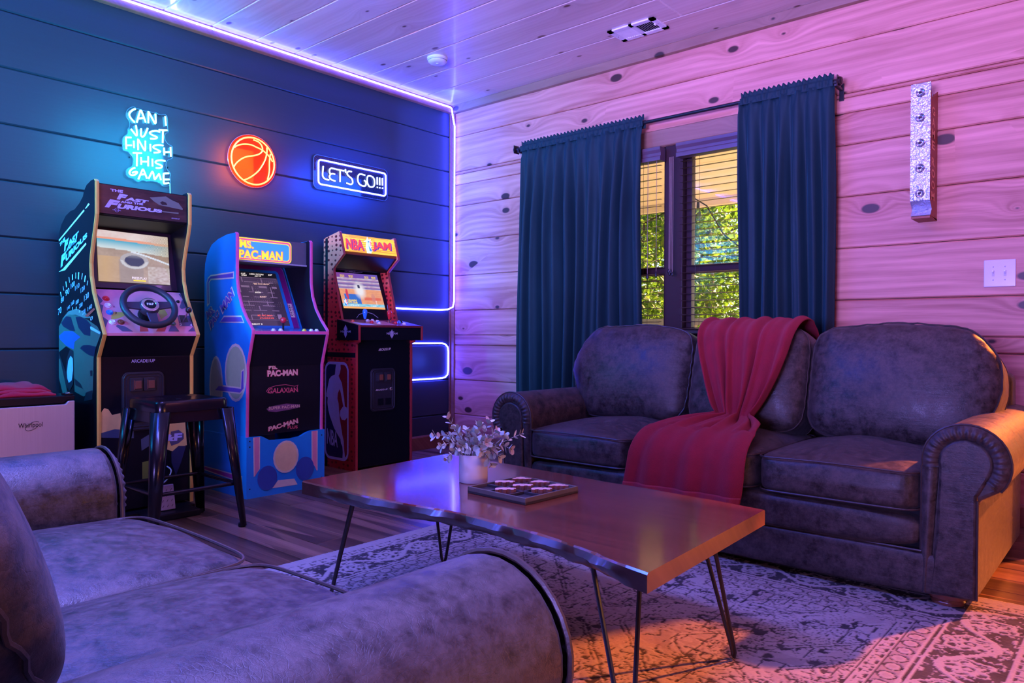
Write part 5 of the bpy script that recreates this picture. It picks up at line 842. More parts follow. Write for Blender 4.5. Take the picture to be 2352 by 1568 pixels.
sc = screen_grid(t, [pM(s0, z0, .0074), pM(s1, z0, .0074), pM(s1, z1, .0074), pM(s0, z1, .0074)], dark, 1, 24, 24)
mz = MB(); rr = random.Random(12)
def bar(u0, u1, v0, v1):
    f = lambda u, v: pM(s0+(s1-s0)*u, z0+(z1-z0)*v, .0086)
    mz.poly([f(u0, v0), f(u1, v0), f(u1, v1), f(u0, v1)])
for u0, v0, du, dv in [(.02,.885,.96,.006),(.02,.10,.96,.006)]: bar(u0, u0+du, v0, v0+dv)
for r_, row in enumerate([(.80,[(.10,.1),(.32,.30),(.80,.09)]),(.70,[(.06,.09),(.24,.16),(.58,.16),(.84,.1)]),(.61,[(.14,.04),(.36,.10),(.52,.12),(.74,.13)]),(.52,[(.22,.12),(.44,.22),(.76,.14)]),(.43,[(.20,.60)]),(.36,[(.16,.24),(.56,.24)]),(.27,[(.18,.14),(.36,.26),(.72,.14)]),(.18,[(.30,.12),(.62,.12)])]):
    for u0, du in row[1]: bar(u0, u0+du, row[0], row[0]+(.012 if r_ != 1 else .035))
for u0, v0, dv in [(.28,.80,.09),(.66,.80,.09),(.44,.63,.09),(.20,.60,.12),(.80,.52,.20),(.30,.37,.08),(.66,.37,.08),(.48,.28,.08),(.50,.18,.05),(.28,.10,.09),(.10,.40,.12)]: bar(u0, u0+.018, v0, v0+dv)
bar(.10, .19, .12, .21); bar(.80, .88, .12, .21)
mz.build('maze_bars', lit('screen_mauve', (.22,.14,.26), .9), sc, tri=True)
dots = MB()
for i in range(22):
    for j in range(20):
        u, v = .05+i*.042, .13+j*.037
        if nz(u, v, 11) > .5: dots.poly([pM(s0+(s1-s0)*(u+a), z0+(z1-z0)*(v+b), .0082) for a, b in ((0,0), (.008,0), (.008,.007), (0,.007))])
dots.build('screen_dots', lit('screen_dot', (.30,.20,.28), .7), sc, kind='stuff')
LT = {'w': MB(), 'r': MB(), 'o': MB()}
for s, q in ART['ms_scrt']: text(LT['r' if s in ('MS. PAC-MAN', 'STARRING') else 'o' if s in ('"MS PAC-MAN"', 'BLINKY') else 'w'], s, [pM(a, b, .0090) for a, b in q], .02)
LT['w'].build('screen_lettering', lit('screen_white', (1,.9,.85), 1.0), sc); LT['r'].build('screen_lettering', lit('screen_red', (.95,.12,.10), 1.0), sc); LT['o'].build('screen_lettering', lit('screen_peach', (.95,.60,.50), .9), sc)
text(MB(), 'ARCADE1UP', [pM(-1.85, .868, .0080), pM(-1.77, .868, .0080), pM(-1.77, .880, .0080), pM(-1.85, .880, .0080)], .01).build('bezel_lettering', M_dk, t)
# deck, stick and buttons
MB().prism([(.395, .895), (.618, .873), (.618, .858), (.395, .858)], 1, iy0, iy1).build('control_deck', M_sky, t)
MB().prism([(.612, .877), (.626, .875), (.626, .860), (.612, .860)], 1, iy0, iy1).build('deck_edge', M_pink, t)
js = MB().tube([(.52, -1.80, .882), (.52, -1.80, .925)], .005, 10).build('joystick', M_blkm, t)
MB().lathe([(.0005, -.0175)]+[(.0175*math.sin(a*PI/8), -.0175*math.cos(a*PI/8)) for a in range(1, 8)]+[(.0005, .0175)], (.52, -1.80, .937), 18, caps=False).build('ball_top', PB['red'], js, smooth=True)
for y, c, x in ((-1.99, 'white', .53), (-1.89, 'white', .57), (-1.84, 'white', .56), (-1.70, 'yellow', .57), (-1.655, 'white', .57), (-1.62, 'white', .57)):
    button(t, (x, y, .882-(x-.5)*.05), (.1, 0, 1), PB[c], .013, .010)
# front and kick plate
MB().prism([(.612, .858), (.560, .690), (.53, .690), (.58, .858)], 1, iy0, iy1).build('knee_panel', M_blkm, t)
MB().box(.53, .557, iy0, iy1, .325, .690).build('front_panel', M_blkm, t)
M_ft = mat('print_peach', (.85,.60,.42), .4)
mb, mo = MB(), MB()
for s, q in ART['ms_ft']:
    if s == 'PLUS': text(mo, s, [(.5585, a, b) for a, b in q], .03)
    elif s == 'SUPER PAC-MAN': text(mb, s, [(.5590, a, b) for a, b in q], .02)
    elif s == 'GALAXIAN': text(mo, s, [(.5585, a, b) for a, b in q], .03)
    else:
        c_ = Vector((sum(a for a, b in q)/4, sum(b for a, b in q)/4))
        text(mo, s, [(.5580, c_.x+(a-c_.x)*1.03, c_.y+(b-c_.y)*1.12) for a, b in q], .08); text(mb, s, [(.5586, a, b) for a, b in q], .04)
mb.build('front_lettering', M_ft, t); mo.tube([(.5580, a, b) for a, b in ART['ms_gal']], .0018, 5, closed=False).build('front_lettering', mat('print_crimson', (.60,.10,.14), .4), t)
MB().poly([(.5576, a, b) for a, b in ART['ms_sup']]).build('front_badge', mat('print_mauve', (.24,.10,.20), .4), t, tri=True)
top = [(a, b) for a, b in ART['ms_base_top']]; top[0] = (Y0-.004, .321); top[-1] = (Y1+.004, .321)
MB().prism([(a, b) for a, b in top]+[(Y1+.004, 0), (Y0-.004, 0)], 0, .560, .577).build('riser_front', M_sky, t)
for a_, b_ in ((Y0-.004, Y0+.014), (Y1-.014, Y1+.004)): MB().box(.09, .560, a_, b_, 0, .321).build('riser_side', M_sky, t)
cl2 = lambda p: [(max(Y0, min(Y1, a)), max(.004, min(.318, b))) for a, b in p]
print_polys(t, [(0, cl2(p)) for p in ART['ms_base_st']]+[(1, cl2([((a-c)*.72+c, b) for a, b in p])) for p in ART['ms_base_st'][:2] for c in [sum(q[0] for q in p)/len(p)]], W2(.577), [M_cream, M_rose], 'riser_stripes')
pMs = lambda a, b, h=0: (a, Y0-h, b)
def bandset(p, mi, sc=.72):
    n = len(p); return p
bands = ART['ms_band']
def shrink(p, d):
    c = [Vector(q) for q in p]; n = len(c); out = []
    ar = sum(c[i].x*c[(i+1) % n].y-c[(i+1) % n].x*c[i].y for i in range(n)); sg = 1 if ar > 0 else -1
    for i in range(n):
        e1 = (c[i]-c[i-1]).normalized(); e2 = (c[(i+1) % n]-c[i]).normalized()
        n1, n2 = Vector((-e1.y, e1.x)), Vector((-e2.y, e2.x)); m_ = n1+n2
        m_ = m_/max(.5, m_.length_squared/2) if m_.length > .2 else n1
        out.append(tuple(c[i]+m_*d*sg))
    return out
lim = lambda p: [(max(.119, min(a, .60)), b) for a, b in p]
print_polys(t, [(0, lim(p)) for p in bands]+[(1, shrink(lim(p), .008)) for p in bands], pMs, [M_cream, M_purple], 'side_bands')
mb, mo = MB(), MB()
for s, q in ART['ms_words']:
    c_ = Vector((sum(a for a, b in q)/4, sum(b for a, b in q)/4))
    text(mo, s, [pMs(c_.x+(a-c_.x)*1.10, c_.y+(b-c_.y)*1.16, .0016) for a, b in q], .10); text(mb, s, [pMs(a, b, .0022) for a, b in q], .04)
mo.build('side_lettering_outline', M_cream, t); mb.build('side_lettering', M_purple, t)
print_polys(t, [(0, [(a, b) for a, b in ART['ms_base_side']]), (1, shrink(ART['ms_base_side'], .006))], lambda a, b, h=0: (a, Y0-.004-h, b), [M_cream, M_mag], 'riser_side_stripe')
# plain rounded shapes stand where the cartoon figures are printed
def blob(cx, cz, rx, rz, n=20): return [(cx+rx*math.cos(2*PI*i/n), cz+rz*math.sin(2*PI*i/n)) for i in range(n)]
M_lime = mat('print_lime', (.42,.55,.26), .4)
print_polys(t, [(0, blob(.46, .655, .115, .155)), (1, blob(.46, .655, .10, .14)), (0, blob(.25, .575, .075, .165)), (2, blob(.25, .575, .062, .15))], pMs, [M_cream, M_lime, mat('print_sand', (.50,.46,.34), .4)], 'side_shapes')
M_bl2 = mat('print_cobalt', (.04,.09,.32), .4)
print_polys(t, [(0, blob(-1.818, .195, .078, .088)), (1, blob(-1.818, .195, .068, .078)), (2, blob(-1.93, .095, .058, .066)), (2, blob(-1.70, .115, .058, .066))], lambda a, b, h=0: (.5785+h, a, b), [M_cream, mat('print_butter', (.86,.66,.28), .4), M_bl2], 'riser_shapes')
for y, z in ((-2.03, .30), (-2.03, .27), (-2.03, .05), (-1.59, .29), (-1.59, .05)): screw(t, (.577, y, z), 'x')

# ---------------------------------------------------------------- 3: red basketball cabinet
Y0, Y1 = -1.200, -.735
k = N('ball_hide'); v = k.coords((.72, 1, 1)); vo = k.n('TexVoronoi'); vo.feature = 'F1'; vo.inputs['Scale'].default_value = 33; vo.inputs['Randomness'].default_value = .35; k.l(v, vo.inputs['Vector'])
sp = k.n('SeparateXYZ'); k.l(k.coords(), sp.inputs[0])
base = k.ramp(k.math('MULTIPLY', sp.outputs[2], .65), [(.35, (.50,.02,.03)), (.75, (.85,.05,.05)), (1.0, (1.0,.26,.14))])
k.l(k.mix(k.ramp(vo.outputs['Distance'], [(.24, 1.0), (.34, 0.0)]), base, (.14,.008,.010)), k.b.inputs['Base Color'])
k.b.inputs['Roughness'].default_value = .3; M_hide = k.m
t = thing('arcade_cabinet', 'red and black basketball arcade cabinet with pebbled sides nearest the corner', 'arcade cabinet', (.2, (Y0+Y1)/2, 0))
FR = [(.193, 1.519), (.200, 1.512), (.242, 1.372), (.137, 1.292), (.134, 1.27), (.222, .957), (.40, .83), (.40, .815), (.370, .80), (.370, .0)]
side = FR+[(.04, 0), (.03, .03), (.03, 1.485)]
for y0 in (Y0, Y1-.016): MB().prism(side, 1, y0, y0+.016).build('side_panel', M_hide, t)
for y0 in (Y0, Y1-.016): edging(t, FR, y0-.0005, y0+.0165, M_red)
MB().box(.050, .075, Y0-.001, Y0, .0, 1.485).box(.03, .37, Y0-.001, Y0, .715, .745).build('side_stripe', M_blkm, t)
iy0, iy1 = Y0+.0165, Y1-.0165
MB().box(.03, .045, iy0, iy1, .03, 1.48).build('back_panel', M_blkm, t)
pN = slopeP(.195, 1.51, .235, 1.39)
MB().prism([(.045, 1.48), (.185, 1.508), (.228, 1.375), (.045, 1.29)], 1, iy0, iy1).build('marquee_box', mat('maroon_panel', (.16,.02,.03), .4), t)
mm = MB(); a0, a1 = iy0+.002, iy1-.002; rr = random.Random(4)
mm.m(0).poly([pN(a, b, .002) for a, b in ((a0, 1.392), (a1, 1.392), (a1, 1.506), (a0, 1.506))])
for i in range(17):
    z = 1.394+i*.0066; y_ = a0+rr.random()*.3*(a1-a0); L = (.25+rr.random()*.7)*(a1-a0)
    mm.m(rr.choice((1, 1, 2))).poly([pN(a, b, .0024+i*1e-5) for a, b in ((y_, z), (min(a1, y_+L), z), (min(a1, y_+L), z+.0036), (y_, z+.0036))])
for s, q in ART['nba_mar']:
    mm.m(4); text(mm, s, [pN(a+.006, b-.004, .0030) for a, b in q], .05)
    mm.m(3); text(mm, s, [pN(a, b, .0036) for a, b in q], .035)
em = ART['nba_emb']; mm.m(5).poly([pN(a, b, .0040) for a, b in em])
ec = Vector((sum(a for a, b in em)/len(em), sum(b for a, b in em)/len(em)))
def logo(put, x0, x1, z0, z1, mats_i, h0=0.0, split=ART['nba_logo_mid'], player=ART['nba_player']):
    """round-cornered badge, blue and red halves, white dribbling player"""
    lx0, lx1, lz0, lz1 = .047, .302, .075, .674
    f = lambda a, b: (x0+(x1-x0)*(a-lx0)/(lx1-lx0), z0+(z1-z0)*(b-lz0)/(lz1-lz0))
    mb_, w_, b_, r_ = mats_i
    R = [(a, b) for a, b in rrect(lx0, lx1, lz0, lz1, .055)]
    I = rrect(lx0+.014, lx1-.014, lz0+.016, lz1-.016, .044)
    mb_.m(w_).poly([put(*f(a, b), h0) for a, b in R])
    mb_.m(b_).poly([put(*f(a, b), h0+.0004) for a, b in I])
    mb_.m(r_).poly([put(*f(a, b), h0+.0007) for a, b in [(.172, .658), (.25, .658), (.275, .646), (.288, .615), (.288, .135), (.276, .105), (.26, .093), (.235, .2), (.20, .36), (.185, .45)]])
    mb_.m(w_).poly([put(*f(a, b), h0+.0010) for a, b in player])
logo(lambda a, b, h: pN(a, b, .0044+h), -.985, -.960, 1.405, 1.478, (mm, 5, 6, 3))
mm.build('marquee', [lit('lit_amber', (1.0,.62,.05), 1.0), lit('lit_orange', (1.0,.22,.03), 1.0), lit('lit_lemon', (.95,.85,.06), 1.0), lit('lit_red', (.95,.06,.06), 1.0), lit('lit_navy', (.10,.05,.30), .8), L_w, L_b], t, tri=True)
MB().prism([(.228, 1.374), (.125, 1.290), (.120, 1.296), (.222, 1.380)], 1, iy0, iy1).build('speaker_panel', M_blk, t)
pB = slopeP(.06, 1.268, .15, 1.03)
MB().prism([(.050, 1.298), (.125, 1.290), (.125, 1.286), (.0535, 1.286), (.182, .940), (.165, .936), (.045, 1.25)], 1, iy0, iy1).build('screen_bezel', M_blk, t)
mb = MB()
for s in ART['nba_court'][3:]: mb.tube([pB(max(iy0+.005, min(iy1-.005, a)), b, .001) for a, b in s], .0022, 4)
s = ART['nba_court'][0]; mb.tube([pB(max(iy0+.005, a), min(1.283, 1.2835-.004*i*(4-i)/4), .001) for i, (a, b) in enumerate(s)], .0022, 4)
mb.build('court_lines', mat('print_grey', (.45,.45,.55), .4), t)
def court(u, v):
    n = nz(u*2, v*4, 11)
    if v > .86: return lerp((.22,.06,.35), (.14,.10,.50), u)
    if v > .55:
        st = int(v*30) % 3; c = ((.45,.30,.55), (.70,.66,.75), (.10,.12,.42))[st]; c = lerp(c, (.35,.15,.35), n*.7)
    elif v > .14: c = lerp((.90,.40,.20), (.75,.30,.18), n) if not (.08 < u < .45 and v < .40) else (.04,.16,.62)
    elif v > .05: return lerp((.05,.45,.75), (.45,.80,.90), n)
    else: return (1.0,.45,.15)
    if .55 < u < .95 and .25 < v < .33: c = lerp(c, (.75,.08,.06), .7)
    d = math.hypot((u-.48)/.16, (v-.52)/.28)
    if d < 1: c = lerp(c, (.85,.82,.88), (1-d)*1.6)
    if abs(u-.47) < .03 and .58 < v < .68: c = (.05,.05,.12)
    if math.hypot((u-.77)/.05, (v-.32)/.12) < 1: c = lerp(c, (.65,.25,.22), .7)
    if math.hypot((u-.16)/.03, (v-.40)/.15) < 1: c = (.65,.05,.10)
    return c
sc = screen_grid(t, [pB(-1.129, 1.031, .002), pB(-.784, 1.031, .002), pB(-.787, 1.270, .002), pB(-1.134, 1.270, .002)], court, 1, 90, 64)
mb = MB()
for y in (-1.085, -1.015, -.885, -.825): text(mb, 'PRESS START', [pB(y-.018, 1.248, .004), pB(y+.018, 1.248, .004), pB(y+.018, 1.255, .004), pB(y-.018, 1.255, .004)], .03); text(mb, 'START', [pB(y-.018, 1.239, .004), pB(y+.018, 1.239, .004), pB(y+.018, 1.246, .004), pB(y-.018, 1.246, .004)], .03)
text(mb, 'ORLANDO', [pB(-1.085, 1.078, .004), pB(-1.01, 1.078, .004), pB(-1.01, 1.090, .004), pB(-1.085, 1.090, .004)], .04); text(mb, 'CITY CLUB', [pB(-1.085, 1.064, .004), pB(-1.01, 1.064, .004), pB(-1.01, 1.076, .004), pB(-1.085, 1.076, .004)], .04)
mb.build('screen_lettering', lit('screen_yellow', (1,.75,.05), 1.0), sc)
mb = MB(); text(mb, 'THE QUARTER', [pB(-1.08, 1.047, .004), pB(-1.0, 1.047, .004), pB(-1.0, 1.055, .004), pB(-1.08, 1.055, .004)]); text(mb, '0:00', [pB(-.885, 1.047, .004), pB(-.858, 1.047, .004), pB(-.858, 1.055, .004), pB(-.885, 1.055, .004)]); text(mb, '0', [pB(-.853, 1.077, .004), pB(-.846, 1.077, .004), pB(-.846, 1.088, .004), pB(-.853, 1.088, .004)]); text(mb, '2', [pB(-.853, 1.062, .004), pB(-.846, 1.062, .004), pB(-.846, 1.073, .004), pB(-.853, 1.073, .004)])
mb.build('screen_lettering', lit('screen_white', (1,.9,.85), 1.0), sc)
mb = MB(); logo(lambda a, b, h: pB(a, b, .004+h), -1.118, -1.090, 1.046, 1.092, (mb, 0, 1, 2)); mb.build('screen_badge', [L_w, L_b, lit('lit_red', (.95,.06,.06), 1.0)], sc, tri=True)
text(MB(), 'ARCADE1UP', [pB(-1.055, 1.275, .001), pB(-.965, 1.275, .001), pB(-.965, 1.2855, .001), pB(-1.055, 1.2855, .001)], .01).build('bezel_lettering', M_lav, t)
# wide control deck
DY0, DY1 = -1.218, -.692
dk_ = MB().prism([(.200, .957), (.424, .917), (.424, .824), (.200, .824)], 1, DY0, DY1).build('control_deck', M_blk, t, bevel=.002)
for y in (DY0, DY1): MB().box(.4235, .429, y-.002 if y == DY0 else y-.012, y+.012 if y == DY0 else y+.002, .824, .917).build('deck_edge', M_red, dk_)
MB().box(.4235, .428, DY0+.012, DY1-.012, .906, .918).build('deck_lip', mat('maroon_panel', (.16,.02,.03), .4), dk_)
pD = lambda x, y, h=0: (x, y, .957-(x-.2)*.1786+h)
pol = [(0, [(.205, DY0+.004), (.422, DY0+.004), (.422, DY1-.004), (.205, DY1-.004)]), (1, [(.30, DY0+.03), (.42, DY0+.03), (.42, DY0+.15), (.36, DY0+.13)]), (2, [(.26, DY1-.13), (.42, DY1-.09), (.42, DY1-.008), (.22, DY1-.008)]), (3, [(.24, -1.03), (.40, -1.05), (.41, -.90), (.25, -.88)])]
print_polys(dk_, pol, lambda a, b, h: pD(a, b, h+.0004), [mat('deck_crimson', (.30,.04,.10), .3), M_lav, M_purple, M_rose], 'deck_print')
for y, c in ((-1.085, 'blue'), (-.885, 'red')):
    j = MB().tube([pD(.315, y, 0), pD(.315, y, .035)], .005, 10).build('joystick', M_chrome, dk_)
    MB().lathe([(.007, .024), (.010, .036), (.0155, .062), (.016, .072), (.012, .082), (.005, .0865), (.0004, .087)], pD(.315, y, 0), 18).build('bat_top', PB[c], j, smooth=True)
for x, y, c in ((.30, -1.17, 'orange'), (.32, -1.035, 'red'), (.26, -1.02, 'white'), (.36, -1.005, 'white'), (.33, -.985, 'blue'), (.25, -.975, 'white'), (.29, -.965, 'white'), (.27, -.845, 'orange'), (.33, -.845, 'red'), (.315, -.80, 'blue'), (.365, -.80, 'white'), (.29, -.765, 'black')):
    button(dk_, pD(x, y, .001), (.18, 0, 1), PB[c], .014, .011)
mb = MB(); text(mb, 'NBA JAM', [(.4250, a, b) for a, b in ART['nba_deckt']], .03); mb.poly([(.4248, a, b) for a, b in ART['nba_deckarrow']]).build('deck_lettering', mat('print_silver', (.40,.40,.55), .4), dk_, tri=True)
mb = MB(); text(mb, 'NBA JAM', [(.24+.105*i, DY0-.001, z) for i, z in ((0, .868), (1, .868), (1, .885), (0, .885))], .03); mb.poly([(.2925+a, DY0-.0008, .877+b) for a, b in ((-.022, .014), (0, .045), (.022, .014), (.012, .010), (.016, -.016), (0, -.04), (-.016, -.016), (-.012, .010))]).build('deck_lettering', mat('print_silver', (.40,.40,.55), .4), dk_, tri=True)
# lower front
MB().box(.34, .366, iy0, iy1, .02, .824).build('front_panel', M_blk, t)
coin_door(t, .366, -1.083, -.880, .366, .642, [(-1.040, -.985, .556, .614), (-.976, -.922, .556, .614)])
text(MB(), 'ARCADE1UP', [(.3745, a, b) for a, b in ART['nba_coint']]).build('door_lettering', M_wht, t)
text(MB(), 'ARCADE1UP', [(.3675, a, b) for a, b in ART['nba_arc']], .01).build('front_lettering', M_wht, t)
mb = MB(); pL = lambda a, b, h=0: (a, Y0-.0012-h, b)
logo(pL, .047, .302, .055, .684, (mb, 0, 1, 2)); q = ART['nba_txt']; mb.m(0); text(mb, 'NBA', [pL(a, b, .0018) for a, b in ((.075, .150), (.19, .135), (.19, .235), (.075, .25))], .02)
mb.build('side_badge', [mat('badge_white', (.55,.48,.85), .35), mat('badge_blue', (.010,.012,.075), .35), mat('badge_red', (.30,.010,.030), .35)], t, tri=True)
for z in (1.46, 1.43): screw(t, (.062, Y0-.0012, z), 'y')
# ================================================================== SOFA, LOVESEAT, THROW
k = N('bomber_leather'); v = k.coords((1,1,1), 30)
big = k.noise(v, 9, 6, .72); fine = k.noise(v, 90, 4, .7)
vo = k.n('TexVoronoi'); vo.feature = 'DISTANCE_TO_EDGE'; vo.inputs['Scale'].default_value = 95; dv = k.n('VectorMath', operation='ADD')
nn = k.n('TexNoise'); nn.inputs['Scale'].default_value = 14; k.l(v, nn.inputs['Vector']); sc_ = k.n('VectorMath', operation='SCALE'); sc_.inputs[3].default_value = .10; k.l(nn.outputs['Color'], sc_.inputs[0]); k.l(v, dv.inputs[0]); k.l(sc_.outputs[0], dv.inputs[1]); k.l(dv.outputs[0], vo.inputs['Vector'])
crk = k.ramp(vo.outputs['Distance'], [(0, 0.0), (.05, 1.0)])
mot = k.noise(v, 26, 5, .75); cl_ = k.noise(v, 3.5, 2)
tone = k.math('ADD', k.math('MULTIPLY', mot, .60), k.math('ADD', k.math('MULTIPLY', fine, .22), k.math('MULTIPLY', cl_, .18)))
col = k.mix(k.ramp(tone, [(.40, 0.0), (.60, 1.0)]), (.009,.0068,.0065), (.074,.053,.048))
col = k.mix(k.math('MULTIPLY', k.math('SUBTRACT', 1.0, crk), .30), col, (.012,.009,.008))
k.l(col, k.b.inputs['Base Color']); k.l(k.ramp(mot, [(.35, .34), (.65, .58)]), k.b.inputs['Roughness']); k.b.inputs['Sheen Weight'].default_value = .06; k.b.inputs['Specular IOR Level'].default_value = .45
wr_ = k.noise(k.coords((1, 1, 9), 30), 6, 3)
k.bump(k.math('ADD', k.math('MULTIPLY', crk, .05), k.math('ADD', k.math('MULTIPLY', fine, .35), k.math('ADD', k.math('MULTIPLY', mot, .25), k.math('MULTIPLY', wr_, .5)))), .50, .004); M_lea = k.m
M_welt = mat('leather_welt', (.045,.030,.026), .4, bump=.2, scale=200)
M_foot = wood('bun_foot', (.22,.08,.05), (.10,.035,.022), rough=.25, knots=False, coat=.4)
def sgnpow(a, p): return math.copysign(abs(a)**p, a)
def puff(cx, cy, cz, hx, hy, hz, ex=6, crown=.0, n=18, M=None, fn=None):
    """a stuffed block: rounded box with crowned faces. fn(p in -1..1) -> extra offset"""
    vs = []; idx = {}; fs = []
    for ax in range(3):
        for sg in (-1, 1):
            for i in range(n):
                for j in range(n):
                    q = []
                    for a, b in ((i, j), (i+1, j), (i+1, j+1), (i, j+1)):
                        u, w_ = -1+2*a/n, -1+2*b/n
                        u = math.sin(u*PI/2*.92)/math.sin(PI/2*.92); w_ = math.sin(w_*PI/2*.92)/math.sin(PI/2*.92)
                        p = [0, 0, 0]; p[ax] = sg; p[(ax+1) % 3] = u; p[(ax+2) % 3] = w_
                        key = tuple(round(t, 5) for t in p)
                        if key not in idx: idx[key] = len(vs); vs.append(p)
                        q.append(idx[key])
                    fs.append(q if sg > 0 else q[::-1])
    out = []
    for p in vs:
        nrm = (abs(p[0])**ex+abs(p[1])**ex+abs(p[2])**ex)**(1/ex); a = [t/nrm for t in p]
        z = a[2]*hz+(crown*(1-a[0]**2)*(1-a[1]**2) if a[2] > 0 else 0)
        q = Vector((a[0]*hx, a[1]*hy, z))
        if fn: q += Vector(fn(a))
        if M is not None: q = M @ q
        out.append((cx+q.x, cy+q.y, cz+q.z))
    return MB().add(out, fs)
def sloop(hx, hy, s, ex, n=160):
    """superellipse outline, for the piping round a cushion"""
    out = []
    for i in range(n):
        a = 2*PI*i/n; c, d = math.cos(a), math.sin(a); r = (abs(c)**ex+abs(d)**ex)**(-1/ex); out.append((c*r*hx*s, d*r*hy*s))
    return out
def couch(t, half, ncush, seed=0, back_extra=.15, lean=15, back_y=.60):
    """local metres: x along the couch, front plane y=0, back y=+1.03"""
    D = 1.03; rc = half+.118; rz = .470; rr = .119
    # arms
    for s in (-1, 1):
        out = [(half, .05), (half, rz-.02)]
        for i in range(0, 19): 
            a = PI-(-.12)+(-1)*(i/18)*(PI*1.28); out.append((rc+rr*math.cos(a), rz+rr*math.sin(a)))
        out += [(half+.152, rz-.115), (half+.150, .05)]
        pts = [(s*x, z) for x, z in out]
        arm = MB().prism(pts, 1, .006, D-.04).build('arm', M_lea, t, smooth=True, bevel=.012, bseg=3)
        # front facing: paddle, pleated ring, welt
        pad = [(rc+.074*math.cos(a), rz+.074*math.sin(a)) for a in [(-.30+i*(PI+.55)/16) for i in range(17)]]
        pad = [(half+.150, .05), (half+.150, rz-.10), (rc+.060, rz-.045)]+pad[1:]+[(half+.046, rz-.06), (half+.040, .24), (half+.020, .05)]
        MB().prism([(s*x, z) for x, z in pad], 1, -.012, .02).build('arm_front_panel', M_lea, arm, smooth=True, bevel=.009, bseg=3)
        mb = MB(); npl = 22; nn_ = npl*6
        def ring(u, v):
            a = -.75+u*(PI+.95); pl = .5+.5*math.cos(2*PI*u*npl); r = .072+v*.045
            return (s*(rc+r*math.cos(a)), -.004-.012*math.sin(PI*min(1, v*1.02))-.005*pl*math.sin(PI*v), rz+r*math.sin(a))
        MB().grid(ring, nn_, 7).build('pleated_ring', M_lea, arm, smooth='all')
        def strip(u, v):
            z = .05+(rz-.02-.05)*u; x0_ = half-.003; x1_ = half+.046-(.026*(1-u))
            return (s*(x0_+(x1_-x0_)*v), -.002-.013*math.sin(PI*v), z)
        MB().grid(strip, 12, 6).build('front_strip', M_lea, arm, smooth='all')
        wp = [(half-.003, .06), (half-.003, rz-.02)]+[(rc+(rr+.001)*math.cos(a), rz+(rr+.001)*math.sin(a)) for a in [PI+.12-i/20*(PI*1.26) for i in range(21)]]
        MB().tube([(s*x, .0, z) for x, z in wp], .0042, 6).build('piping', M_welt, arm, smooth=True)
        MB().tube([(s*x, -.010, z) for x, z in ((half+.152, .055), (half+.152, rz-.11))], .0035, 6).build('piping', M_welt, arm, smooth=True)
    # body
    MB().box(-half, half, .06, D-.10, .05, .30).build('seat_deck', M_blkm, t)
    MB().box(-half-.13, half+.13, D-.16, D-.0, .06, .72).build('back_frame', M_lea, t, smooth=True, bevel=.04, bseg=4)
    puff(0, .045, .235, half+.004, .075, .062, 5, n=14).build('front_rail', M_lea, t, smooth='all')
    puff(0, .035, .108, half+.125, .050, .068, 8, n=16).build('lower_rail', M_lea, t, smooth='all')
    MB().tube([(-half-.0, -.006, .178), (half, -.006, .178)], .004, 6).build('piping', M_welt, t, smooth=True)
    # seat cushions
    w = 2*half/ncush; r = random.Random(seed)
    for i in range(ncush):
        cx = -half+w*(i+.5); hx, hy, hz = w/2-.001, .36, .068; cy = .322; cz = .366
        def fn(a, i=i): return (0, -.012*(1-a[0]**2)*(1-abs(a[2])) if a[1] < -.6 else 0, .004*math.sin(5*a[0]+i)*(1-a[0]**2) if a[2] > 0 else 0)
        cu_ = puff(cx, cy, cz, hx, hy, hz, 9, .042, 20, fn=fn).build('seat_cushion', M_lea, t, smooth='all')
        for zz, sg in ((cz+hz*.86, 1), (cz-hz*.86, -1)):
            lp = sloop(hx, hy, 1.0-.006, 11)
            MB().tube([(cx+x, cy+y-(.003 if y < -hy*.8 else 0), zz+sg*.0+(.006*(1-(x/hx)**2) if sg > 0 else 0)) for x, y in lp], .0036, 6, closed=True).build('piping', M_welt, cu_, smooth=True)
    # back cushions lean on the frame
    for i in range(ncush):
        xa = -half+w*i+.002 - (back_extra if i == 0 else 0); xb = -half+w*(i+1)-.002 + (back_extra if i == ncush-1 else 0)
        cx = (xa+xb)/2; hx = (xb-xa)/2; hz = .235; hy = .115; cz = .655; cy = back_y
        R = Matrix.Rotation(math.radians(-lean), 3, 'X')
        def fn(a, i=i):
            x, y, z = a; d = [0, 0, 0]
            belly = (1-x*x)*(1-(z*.9)**2); d[1] = -.050*belly if y < 0 else .02*belly
            if i == 0 and x < 0: d[0] += .10*max(0, z)**2*abs(x)**3; d[2] -= .030*abs(x)**4*max(0, z) ; d[0] += .12*max(0, -z)*abs(x)**2
            if i == ncush-1 and x > 0: d[0] -= .07*max(0, z)**3*abs(x)**3; d[2] -= .050*abs(x)**4*max(0, z); d[0] -= .10*max(0, -z)**1.5*abs(x)**2
            rp = math.sin(x*34+i)*.5+math.sin(x*21+2*i)*.5
            if z > .35: d[1] += -.008*rp*(z-.35)/.65*(1 if y < 0 else .4); d[2] += .004*math.sin(7*x+i)
            ed = abs(x)
            if ed > .7: d[1] += .004*math.sin(z*26+i)*(ed-.7)/.3*(1 if y < 0 else .4)
            return d
        bc = puff(cx, cy, cz, hx, hy, hz, 5.5, .012, 26, M=R, fn=fn).build('back_cushion', M_lea, t, smooth='all')
        lp = []
        for x, z in sloop(1, 1, 1, 5.5, 120):
            a = (x*.985, -.62, z*.985); q = Vector((a[0]*hx, a[1]*hy, a[2]*hz+(.012*(1-a[0]**2) if z > 0 else 0)))+Vector(fn(a))*.92; q = R @ q; lp.append((cx+q.x, cy+q.y-.004, cz+q.z))
        MB().tube(lp, .0036, 6, closed=True).build('piping', M_welt, bc, smooth=True)
        lp = []
